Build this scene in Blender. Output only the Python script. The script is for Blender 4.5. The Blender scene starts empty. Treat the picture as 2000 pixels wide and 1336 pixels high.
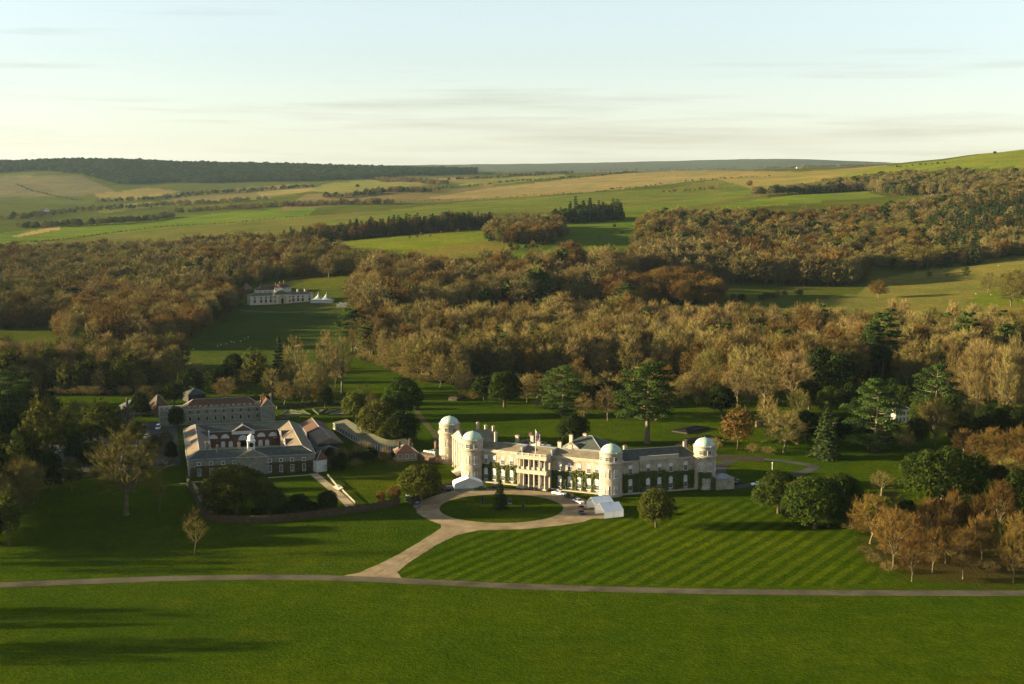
import bpy, bmesh, math, random
import numpy as np
from mathutils import Vector, Matrix

# ------------------------------------------------------------------ camera, sky, sun, exposure
scene = bpy.context.scene
COL = scene.collection
F = 2778.0; CAMH = 124.0; HOR = 335.0
PITCH = math.atan((668.0 - HOR) / F)
cam_data = bpy.data.cameras.new('camera')
cam_data.lens = 50.0; cam_data.sensor_width = 36.0
cam_data.clip_start = 1.0; cam_data.clip_end = 60000.0
cam = bpy.data.objects.new('camera', cam_data)
cam.location = (0, 0, CAMH)
cam.rotation_euler = (math.radians(90) - PITCH, 0, 0)
COL.objects.link(cam); scene.camera = cam

SUN_EL = math.radians(10.0)
SUN_AZ = math.radians(-91.5)            # direction the sun stands in, clockwise from +y
sun_dir = Vector((math.sin(SUN_AZ) * math.cos(SUN_EL), math.cos(SUN_AZ) * math.cos(SUN_EL), math.sin(SUN_EL)))
world = bpy.data.worlds.new('World'); scene.world = world
world.use_nodes = True
wn, wl = world.node_tree.nodes, world.node_tree.links
wn.clear()
w_out = wn.new('ShaderNodeOutputWorld'); w_bg = wn.new('ShaderNodeBackground')
sky = wn.new('ShaderNodeTexSky'); sky.sky_type = 'NISHITA'; sky.sun_disc = False
sky.sun_elevation = SUN_EL; sky.sun_rotation = SUN_AZ % (2 * math.pi)
sky.altitude = 100; sky.air_density = 1.0; sky.dust_density = 0.4; sky.ozone_density = 3.0
w_bg.inputs['Strength'].default_value = 0.056
# thin streaks of cloud low over the horizon
tc = wn.new('ShaderNodeTexCoord'); mp = wn.new('ShaderNodeMapping'); mp.inputs['Scale'].default_value = (3.0, 3.0, 62.0)
mp.inputs['Rotation'].default_value = (0, math.radians(-1.2), 0)
nz = wn.new('ShaderNodeTexNoise'); nz.inputs['Scale'].default_value = 1.5; nz.inputs['Detail'].default_value = 5; nz.inputs['Roughness'].default_value = 0.55
cr = wn.new('ShaderNodeValToRGB'); cr.color_ramp.elements[0].position = 0.58; cr.color_ramp.elements[1].position = 0.80
cr.color_ramp.elements[1].color = (0.55, 0.55, 0.55, 1)
mx = wn.new('ShaderNodeMix'); mx.data_type = 'RGBA'; mx.blend_type = 'MULTIPLY'
mx.inputs['B'].default_value = (0.70, 0.65, 0.62, 1)
wl.new(tc.outputs['Generated'], mp.inputs['Vector']); wl.new(mp.outputs['Vector'], nz.inputs['Vector'])
sxyz = wn.new('ShaderNodeSeparateXYZ'); wl.new(tc.outputs['Generated'], sxyz.inputs[0])
low = wn.new('ShaderNodeMapRange'); low.inputs['From Min'].default_value = 0.0; low.inputs['From Max'].default_value = 0.10
low.inputs['To Min'].default_value = 0.10; low.inputs['To Max'].default_value = -0.02; wl.new(sxyz.outputs['Z'], low.inputs['Value'])
addn = wn.new('ShaderNodeMath'); addn.operation = 'ADD'; wl.new(nz.outputs['Fac'], addn.inputs[0]); wl.new(low.outputs['Result'], addn.inputs[1])
wl.new(addn.outputs[0], cr.inputs['Fac']); wl.new(cr.outputs['Color'], mx.inputs['Factor'])
hs = wn.new('ShaderNodeHueSaturation'); hs.inputs['Saturation'].default_value = 0.5
wl.new(sky.outputs['Color'], hs.inputs['Color']); wl.new(hs.outputs['Color'], mx.inputs['A'])
tint = wn.new('ShaderNodeMix'); tint.data_type = 'RGBA'; tint.blend_type = 'MULTIPLY'; tint.inputs['Factor'].default_value = 1.0; tint.inputs['B'].default_value = (1.0, 0.985, 0.94, 1)
wl.new(mx.outputs['Result'], tint.inputs['A']); wl.new(tint.outputs['Result'], w_bg.inputs['Color']); wl.new(w_bg.outputs['Background'], w_out.inputs['Surface'])

sd = bpy.data.lights.new('sun', 'SUN'); sd.energy = 5.0; sd.angle = math.radians(0.6); sd.color = (1.0, 0.81, 0.47)
sun = bpy.data.objects.new('sun', sd); COL.objects.link(sun)
sun.rotation_euler = sun_dir.to_track_quat('Z', 'Y').to_euler()

vs = scene.view_settings
scene.display_settings.display_device = 'sRGB'
vs.view_transform = 'Standard'; vs.look = 'None'; vs.gamma = 1.0; vs.use_curve_mapping = False
vs.exposure = 2.38
cy = scene.cycles
scene.render.engine = 'CYCLES'
cy.use_denoising = True; cy.denoiser = 'OPENIMAGEDENOISE'; cy.denoising_prefilter = 'NONE'; cy.denoising_input_passes = 'RGB_ALBEDO_NORMAL'; cy.max_bounces = 5; cy.diffuse_bounces = 2; cy.glossy_bounces = 2
cy.transmission_bounces = 2; cy.transparent_max_bounces = 6; cy.volume_bounces = 1
cy.use_adaptive_sampling = True; cy.adaptive_threshold = 0.01
cy.sample_clamp_indirect = 8.0
scene.render.use_persistent_data = False

# ------------------------------------------------------------------ projection helpers (layout only)
CP, SP = math.cos(PITCH), math.sin(PITCH)
def G(px, py, z=0.0):
    """point on the level z that the photograph shows at pixel (px, py)"""
    u = (px - 1000) / F; v = (668 - py) / F
    dx, dy, dz = u, CP + v * SP, -SP + v * CP
    t = (z - CAMH) / dz
    return dx * t, dy * t
def proj(x, y, z):
    dz = z - CAMH
    d = y * CP - dz * SP
    return 1000 + F * x / d, 668 - F * (y * SP + dz * CP) / d
def zpix(Y, py):
    return CAMH - Y * math.tan(PITCH + math.atan((py - 668) / F))

# ------------------------------------------------------------------ terrain heights
COLS = [  # image column, then (distance, pixel row of the ground there)
 (-900, [(1900, None), (3300, 445), (5500, 395), (6600, 350), (7600, 322), (9500, 340), (12000, 331), (18000, 329)]),
 (0,    [(2000, None), (2900, 458), (3500, 438), (5000, 402), (5900, 378), (6500, 358), (7100, 332), (7500, 323), (8200, 326), (10000, 345), (13000, 331), (18000, 329)]),
 (120,  [(2000, None), (2850, 456), (3400, 436), (4900, 402), (5800, 374), (6400, 350), (7000, 319), (7400, 309), (8200, 319), (10000, 345), (13000, 331), (18000, 329)]),
 (300,  [(2050, None), (2800, 455), (3350, 432), (4450, 405), (5500, 384), (6300, 364), (7000, 330), (7400, 320), (8200, 325), (10000, 345), (13000, 331), (18000, 329)]),
 (600,  [(1350, None), (1610, 512), (1950, 471), (2200, 466), (2900, 440), (3650, 402), (4450, 379), (5500, 366), (6300, 356), (7000, 335), (7500, 327), (8300, 330), (11000, 340), (14000, 326), (16500, 325), (18000, 328)]),
 (900,  [(1200, None), (1500, 522), (1960, 455), (2100, 448), (2900, 412), (3550, 393), (4450, 372), (5500, 351), (6600, 344), (8600, 334), (10000, 338), (14000, 320.5), (16500, 324), (18000, 328)]),
 (1050, [(1180, None), (1500, 522), (1800, 478), (2100, 440), (2900, 404), (3400, 389), (4300, 364), (5200, 346), (6600, 343), (8600, 335), (10000, 338), (14000, 320), (16500, 321), (18000, 328)]),
 (1200, [(1150, None), (1500, 528), (1780, 482), (2100, 432), (2700, 405), (3300, 386), (4000, 371), (5000, 346), (5900, 337), (7000, 340), (10000, 338), (14000, 317), (16500, 318), (18000, 328)]),
 (1350, [(1120, None), (1450, 548), (1780, 482), (2100, 436), (2500, 416), (2800, 397), (3200, 386), (3900, 365), (4700, 338), (5600, 331), (7000, 338), (10000, 338), (14000, 313), (16500, 316), (18000, 328)]),
 (1550, [(1150, None), (1450, 562), (1780, 492), (2100, 442), (2500, 412), (2850, 386), (3050, 379), (3400, 374), (3900, 342), (4700, 329), (5500, 334), (8000, 338), (14000, 306), (16500, 312), (18000, 328)]),
 (1800, [(1150, None), (1280, 590), (1450, 556), (1610, 532), (1900, 472), (2200, 430), (2500, 401), (2850, 374), (3300, 336), (3750, 316), (4200, 311), (5500, 345), (9000, 340), (14000, 322), (18000, 328)]),
 (2000, [(1100, None), (1250, 592), (1450, 534), (1610, 508), (1900, 452), (2200, 405), (2500, 371), (2850, 346), (3200, 318), (3550, 292), (3900, 289), (4600, 305), (6000, 340), (12000, 326), (18000, 328)]),
 (2500, [(1100, None), (1250, 580), (1450, 515), (1900, 430), (2500, 345), (3200, 290), (3550, 262), (4600, 280), (7000, 330), (18000, 328)]),
]
NY = 420; LY0, LY1 = math.log(60.0), math.log(18000.0)
lys = np.linspace(LY0, LY1, NY); ys = np.exp(lys)
us_c = np.array([(c[0] - 1000) / F for c in COLS])
zc = []
for px, prof in COLS:
    yy = [0.0, prof[0][0]]; zz = [0.0, 0.0]
    for Yd, py in prof[1:]:
        yy.append(Yd); zz.append(zpix(Yd, py))
    zc.append(np.interp(ys, yy, zz))
zc = np.array(zc)
k = np.exp(-0.5 * (np.arange(-8, 9) / 2.6) ** 2); k /= k.sum()
zc = np.array([np.convolve(np.pad(r, 8, mode='edge'), k, mode='valid') for r in zc])
du = 0.0009
us = np.concatenate([np.linspace(-2.2, -0.44, 40)[:-1], np.arange(-0.44, 0.44 + 1e-9, du), np.linspace(0.44, 2.2, 40)[1:]])
NU = len(us)
uu = np.arange(-0.8, 0.8, 0.004)
zfine = np.array([np.interp(uu, us_c, zc[:, j]) for j in range(NY)])       # NY x len(uu)
k2 = np.exp(-0.5 * (np.arange(-30, 31) / 9.0) ** 2); k2 /= k2.sum()
zfine = np.array([np.convolve(np.pad(r, 30, mode='edge'), k2, mode='valid') for r in zfine])
Z = np.array([np.interp(us, uu, zfine[j]) for j in range(NY)])
YY = ys[:, None] * np.ones(NU)[None, :]; XX = us[None, :] * ys[:, None]
def roll(x, y):
    r = (np.sin(x / 141.0 + 0.7) * np.cos(y / 187.0 + 0.3) + 0.6 * np.sin(x / 67.0 + y / 93.0) + 0.35 * np.sin(y / 41.0 - x / 53.0 + 1.0))
    w = np.clip((y - 1250) / 900.0, 0, 1)
    return r * w * 2.6 + np.clip((y - 1900) / 900.0, 0, 1) * np.clip((6400 - y) / 900.0, 0, 1) * 5.0 * np.sin(x / 230.0 + y / 410.0) * np.cos(y / 350.0 - x / 520.0)
flat = np.clip((YY - 900) / 250, 0, 1)
Z = Z * flat + roll(XX, YY)
def ground_z(x, y):
    ly = (math.log(max(y, 61.0)) - LY0) / (LY1 - LY0) * (NY - 1)
    j = int(min(max(ly, 0), NY - 2)); fy = min(max(ly - j, 0), 1)
    u = x / max(y, 61.0)
    i = int(np.searchsorted(us, u)) - 1; i = min(max(i, 0), NU - 2)
    fx = min(max((u - us[i]) / (us[i + 1] - us[i]), 0), 1)
    return float((Z[j, i] * (1 - fx) + Z[j, i + 1] * fx) * (1 - fy) + (Z[j + 1, i] * (1 - fx) + Z[j + 1, i + 1] * fx) * fy)
def UY(px, Y):
    """column of the photograph and a distance -> point on the ground"""
    z = 0.0
    for _ in range(3):
        d = Y * CP - (z - CAMH) * SP
        x = (px - 1000) / F * d
        z = ground_z(x, Y)
    return x, Y, z
def hit(px, py, near=250.0, far=9000.0):
    """first point where the line of sight through the pixel meets the ground"""
    Y = near; step = 1.004
    while Y < far:
        x, _, z = UY(px, Y)
        if proj(x, Y, z)[1] <= py:
            return x, Y, z
        Y *= step
    return UY(px, far)

# ------------------------------------------------------------------ materials
MATS = {}
def nd(nt, t, **kw):
    n = nt.nodes.new(t)
    for k_, v in kw.items(): setattr(n, k_, v)
    return n
def mat(name, c, c2=None, rough=0.8, scale=1.0, detail=4.0, bump=0.0, bscale=None, bdist=0.1, spec=0.3, rnd=0.0, hue=0.0, trans=0.0, metal=0.0, coord='Object', contrast=(0.35, 0.65), emit=0.0):
    if name in MATS: return MATS[name]
    m = bpy.data.materials.new(name); m.use_nodes = True
    nt = m.node_tree; L = nt.links
    b = nt.nodes['Principled BSDF']; out = nt.nodes['Material Output']
    b.inputs['Roughness'].default_value = rough
    b.inputs['Specular IOR Level'].default_value = spec
    b.inputs['Metallic'].default_value = metal
    c = tuple(c) + (1,)
    co = nd(nt, 'ShaderNodeTexCoord')
    src = co.outputs[coord] if coord in co.outputs else co.outputs['Object']
    if coord == 'World':
        src = nd(nt, 'ShaderNodeNewGeometry').outputs['Position']
    col = None
    if c2 is not None:
        n1 = nd(nt, 'ShaderNodeTexNoise'); n1.inputs['Scale'].default_value = scale; n1.inputs['Detail'].default_value = detail
        n1.inputs['Roughness'].default_value = 0.6
        L.new(src, n1.inputs['Vector'])
        r = nd(nt, 'ShaderNodeValToRGB'); r.color_ramp.elements[0].position = contrast[0]; r.color_ramp.elements[1].position = contrast[1]
        r.color_ramp.elements[0].color = c; r.color_ramp.elements[1].color = tuple(c2) + (1,)
        L.new(n1.outputs['Fac'], r.inputs['Fac']); col = r.outputs['Color']
    else:
        rgb = nd(nt, 'ShaderNodeRGB'); rgb.outputs[0].default_value = c; col = rgb.outputs[0]
    if rnd or hue:
        oi = nd(nt, 'ShaderNodeObjectInfo')
        hs = nd(nt, 'ShaderNodeHueSaturation')
        mr = nd(nt, 'ShaderNodeMapRange'); mr.inputs['To Min'].default_value = 1 - rnd; mr.inputs['To Max'].default_value = 1 + rnd
        L.new(oi.outputs['Random'], mr.inputs['Value']); L.new(mr.outputs['Result'], hs.inputs['Value'])
        mu = nd(nt, 'ShaderNodeMath', operation='MULTIPLY'); mu.inputs[1].default_value = 7.31
        fr = nd(nt, 'ShaderNodeMath', operation='FRACT')
        mr2 = nd(nt, 'ShaderNodeMapRange'); mr2.inputs['To Min'].default_value = 0.5 - hue; mr2.inputs['To Max'].default_value = 0.5 + hue
        L.new(oi.outputs['Random'], mu.inputs[0]); L.new(mu.outputs[0], fr.inputs[0]); L.new(fr.outputs[0], mr2.inputs['Value'])
        L.new(mr2.outputs['Result'], hs.inputs['Hue']); L.new(col, hs.inputs['Color']); col = hs.outputs['Color']
    L.new(col, b.inputs['Base Color'])
    if bump:
        n2 = nd(nt, 'ShaderNodeTexNoise'); n2.inputs['Scale'].default_value = bscale or scale * 3; n2.inputs['Detail'].default_value = 5
        L.new(src, n2.inputs['Vector'])
        bp = nd(nt, 'ShaderNodeBump'); bp.inputs['Strength'].default_value = bump; bp.inputs['Distance'].default_value = bdist
        L.new(n2.outputs['Fac'], bp.inputs['Height']); L.new(bp.outputs['Normal'], b.inputs['Normal'])
    if trans:
        tr = nd(nt, 'ShaderNodeBsdfTranslucent'); L.new(col, tr.inputs['Color'])
        ms = nd(nt, 'ShaderNodeMixShader'); ms.inputs['Fac'].default_value = trans
        L.new(b.outputs['BSDF'], ms.inputs[1]); L.new(tr.outputs['BSDF'], ms.inputs[2]); L.new(ms.outputs['Shader'], out.inputs['Surface'])
    if emit:
        b.inputs['Emission Color'].default_value = c; b.inputs['Emission Strength'].default_value = emit
    MATS[name] = m
    return m

# ------------------------------------------------------------------ objects
ROOTS = {}
def tag(o, label=None, cat=None, group=None, kind=None):
    if label: o['label'] = label
    if cat: o['category'] = cat
    if group: o['group'] = group
    if kind: o['kind'] = kind
    return o
def empty(name, loc, rz=0.0):
    o = bpy.data.objects.new(name, None); o.location = loc; o.rotation_euler = (0, 0, rz); o.empty_display_size = 1
    COL.objects.link(o); return o
def adopt(o, parent):
    """parent o while its vertices stay in world coordinates"""
    o.parent = parent
    m = Matrix.Identity(4); q = parent
    chain = []
    while q is not None:
        chain.append(q); q = q.parent
    for q in reversed(chain):
        m = m @ q.matrix_parent_inverse @ Matrix.LocRotScale(q.location, q.rotation_euler.to_quaternion(), q.scale)
    o.matrix_parent_inverse = m.inverted()
    return o
class MB:
    """collects polygons for one mesh object"""
    def __init__(s): s.v = []; s.f = []; s.m = []; s.mi = 0
    def add(s, vs_, fs_):
        n = len(s.v); s.v += [tuple(p) for p in vs_]
        for f in fs_: s.f.append(tuple(i + n for i in f)); s.m.append(s.mi)
        return s
    def quad(s, a, b, c, d): return s.add([a, b, c, d], [(0, 1, 2, 3)])
    def poly(s, pts): return s.add(pts, [tuple(range(len(pts)))])
    def box(s, O, t, n, x0, x1, y0, y1, z0, z1):
        """box in the frame: origin O, t along, n across (unit 2-vectors)"""
        P = []
        for z in (z0, z1):
            for x, y in ((x0, y0), (x1, y0), (x1, y1), (x0, y1)):
                P.append((O[0] + t[0] * x + n[0] * y, O[1] + t[1] * x + n[1] * y, (O[2] if len(O) > 2 else 0) + z))
        flip = (t[0] * n[1] - t[1] * n[0]) * (x1 - x0) * (y1 - y0) < 0
        fs_ = [(3, 2, 1, 0), (4, 5, 6, 7), (0, 1, 5, 4), (1, 2, 6, 5), (2, 3, 7, 6), (3, 0, 4, 7)]
        if flip: fs_ = [tuple(reversed(f)) for f in fs_]
        return s.add(P, fs_)
    def bx(s, x0, x1, y0, y1, z0, z1): return s.box((0, 0, 0), (1, 0), (0, 1), x0, x1, y0, y1, z0, z1)
    def lathe(s, cx, cy, prof, n=32, a0=0.0):
        P = []; fs_ = []
        for r, z in prof:
            for i in range(n):
                a = a0 + 2 * math.pi * i / n
                P.append((cx + r * math.cos(a), cy + r * math.sin(a), z))
        for j in range(len(prof) - 1):
            for i in range(n):
                i2 = (i + 1) % n
                fs_.append((j * n + i, j * n + i2, (j + 1) * n + i2, (j + 1) * n + i))
        return s.add(P, fs_)
    def tube(s, a, b, r0, r1, n=5):
        a = Vector(a); b = Vector(b); d = (b - a)
        if d.length < 1e-6: return s
        d.normalize(); x = d.orthogonal().normalized(); y = d.cross(x)
        P = []
        for c, r in ((a, r0), (b, r1)):
            for i in range(n):
                q = 2 * math.pi * i / n
                P.append(c + x * (r * math.cos(q)) + y * (r * math.sin(q)))
        fs_ = [(i, (i + 1) % n, n + (i + 1) % n, n + i) for i in range(n)]
        return s.add(P, fs_ + [tuple(range(2 * n - 1, n - 1, -1))])
    def mesh(s, name, mats, smooth=False):
        me = bpy.data.meshes.new(name)
        me.from_pydata(s.v, [], s.f)
        for m in (mats if isinstance(mats, (list, tuple)) else [mats]): me.materials.append(m)
        if len(me.materials) > 1: me.polygons.foreach_set('material_index', s.m)
        if smooth: me.polygons.foreach_set('use_smooth', [True] * len(me.polygons))
        me.update(); return me
    def build(s, name, mats, parent=None, smooth=False):
        o = bpy.data.objects.new(name, s.mesh(name, mats, smooth)); COL.objects.link(o)
        if parent is not None: adopt(o, parent)
        return o
def link(name, me, parent=None, loc=(0, 0, 0), rz=0.0, sc=1.0):
    o = bpy.data.objects.new(name, me); COL.objects.link(o)
    o.location = loc; o.rotation_euler = (0, 0, rz)
    o.scale = sc if isinstance(sc, (tuple, list)) else (sc, sc, sc)
    if parent is not None: o.parent = parent
    return o
def np_mesh(name, V, T, mats, midx=None, smooth=False):
    """mesh of triangles from numpy arrays"""
    me = bpy.data.meshes.new(name)
    V = np.asarray(V, dtype=np.float32); T = np.asarray(T, dtype=np.int32)
    nk = T.shape[1]
    me.vertices.add(len(V)); me.vertices.foreach_set('co', V.ravel())
    me.loops.add(T.size); me.loops.foreach_set('vertex_index', T.ravel())
    me.polygons.add(len(T)); me.polygons.foreach_set('loop_start', np.arange(0, T.size, nk, dtype=np.int32))
    for m in (mats if isinstance(mats, (list, tuple)) else [mats]): me.materials.append(m)
    if midx is not None: me.polygons.foreach_set('material_index', np.asarray(midx, dtype=np.int32))
    if smooth: me.polygons.foreach_set('use_smooth', np.ones(len(T), dtype=bool))
    me.update(calc_edges=True); me.validate()
    return me
def unit(x, y):
    l = math.hypot(x, y); return (x / l, y / l)

# ------------------------------------------------------------------ the ground: one sheet to the horizon
FIELDS = [  # outline in photograph columns and rows, colour of the crop or grass
 ([(-400, 484), (0, 479), (350, 441), (600, 422), (960, 396), (1300, 370), (1400, 350), (1500, 345), (1500, 400), (1230, 434), (1100, 415), (960, 416), (700, 452), (550, 472), (300, 500), (-400, 520)], (0.105, 0.118, 0.035)),
 ([(-400, 484), (0, 480), (200, 459), (350, 443), (600, 423), (620, 404), (450, 414), (300, 428), (110, 441), (0, 455), (-400, 470)], (0.095, 0.150, 0.020)),
 ([(20, 462), (60, 452), (115, 441), (118, 448), (40, 462)], (0.30, 0.24, 0.14)),
 ([(600, 440), (830, 402), (1000, 388), (1330, 366), (1480, 358), (1480, 372), (1200, 400), (1000, 412)], (0.100, 0.130, 0.030)),
 ([(540, 486), (700, 470), (950, 446), (975, 470), (1010, 482), (960, 503), (880, 514), (740, 500), (600, 500)], (0.125, 0.165, 0.022)),
 ([(800, 490), (960, 470), (1010, 482), (960, 503), (880, 514)], (0.150, 0.145, 0.040)),
 ([(1000, 440), (1240, 430), (1260, 480), (1100, 500), (920, 525), (870, 520), (1010, 482)], (0.080, 0.130, 0.018)),
 ([(690, 398), (840, 374), (960, 362), (1000, 372), (1000, 386), (840, 396)], (0.125, 0.115, 0.065)),
 ([(830, 388), (960, 366), (1080, 353), (1190, 341), (1340, 332), (1560, 335), (1400, 349), (1200, 371), (1000, 386)], (0.205, 0.180, 0.095)),
 ([(1180, 408), (1300, 396), (1420, 376), (1480, 372), (1470, 380), (1340, 405), (1240, 432), (1180, 430)], (0.105, 0.145, 0.028)),
 ([(1290, 432), (1340, 414), (1430, 396), (1560, 380), (1690, 374), (1730, 384), (1600, 394), (1480, 404), (1360, 428)], (0.115, 0.165, 0.022)),
 ([(1480, 372), (1400, 349), (1560, 335), (1640, 330), (1740, 322), (1640, 345), (1560, 362)], (0.190, 0.175, 0.070)),
 ([(1600, 352), (1720, 326), (1850, 312), (2100, 270), (2400, 240), (2400, 330), (2000, 326), (1850, 331), (1760, 336)], (0.130, 0.165, 0.025)),
 ([(1400, 640), (1560, 592), (1680, 572), (1700, 548), (1950, 500), (2400, 470), (2400, 660), (1400, 660)], (0.135, 0.140, 0.044)),
 ([(1900, 575), (1960, 565), (2400, 560), (2400, 600), (1900, 598)], (0.10, 0.14, 0.02)),
 ([(-400, 365), (0, 345), (60, 343), (160, 343), (235, 378), (100, 384), (-400, 390)], (0.120, 0.115, 0.070)),
 ([(185, 380), (290, 366), (352, 374), (260, 392), (200, 392)], (0.180, 0.160, 0.070)),
 ([(180, 410), (250, 398), (335, 391), (338, 400), (200, 416)], (0.150, 0.170, 0.040)),
 ([(330, 380), (480, 366), (600, 358), (620, 372), (500, 390), (340, 402)], (0.130, 0.125, 0.060)),
 ([(500, 376), (640, 364), (650, 370), (510, 384)], (0.200, 0.180, 0.080)),
 ([(600, 372), (640, 358), (740, 351), (840, 360), (760, 372), (650, 378)], (0.150, 0.165, 0.050)),
 ([(600, 378), (760, 374), (840, 376), (700, 398), (540, 412)], (0.140, 0.120, 0.065)),
 ([(740, 352), (960, 344), (970, 350), (800, 358)], (0.200, 0.140, 0.090)),
 ([(850, 356), (950, 349), (1100, 340), (1110, 345), (960, 362), (860, 362)], (0.150, 0.165, 0.060)),
]
def in_poly(px, py, poly):
    r = np.zeros(px.shape, bool); n = len(poly); j = n - 1
    for i in range(n):
        xi, yi = poly[i]; xj, yj = poly[j]
        with np.errstate(divide='ignore', invalid='ignore'):
            c = ((yi > py) != (yj > py)) & (px < (xj - xi) * (py - yi) / (yj - yi + 1e-12) + xi)
        r ^= c; j = i
    return r
dzz = Z - CAMH; dep = YY * CP - dzz * SP
PX = 1000 + F * XX / dep; PY = 668 - F * (YY * SP + dzz * CP) / dep
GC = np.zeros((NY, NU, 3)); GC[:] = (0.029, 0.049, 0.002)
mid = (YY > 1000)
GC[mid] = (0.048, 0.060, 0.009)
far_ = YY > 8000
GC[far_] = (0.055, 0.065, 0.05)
for poly, c in FIELDS:
    mk = in_poly(PX, PY, poly) & (YY > 1150) & (YY < 9000)
    GC[mk] = np.array(c) * (0.74, 0.70, 0.60)
# leaf litter under the limes at the right and the paddock below the kennels
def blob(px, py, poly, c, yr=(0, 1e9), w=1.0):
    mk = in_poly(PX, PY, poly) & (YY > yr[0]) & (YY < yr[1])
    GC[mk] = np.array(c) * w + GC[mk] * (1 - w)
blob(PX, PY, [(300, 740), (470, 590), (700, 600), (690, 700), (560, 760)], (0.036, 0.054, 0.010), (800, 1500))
idx = np.arange(NY * NU).reshape(NY, NU)
Q = np.stack([idx[:-1, :-1], idx[:-1, 1:], idx[1:, 1:], idx[1:, :-1]], -1).reshape(-1, 4)
V = np.stack([XX, YY, Z], -1).reshape(-1, 3)

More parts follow.
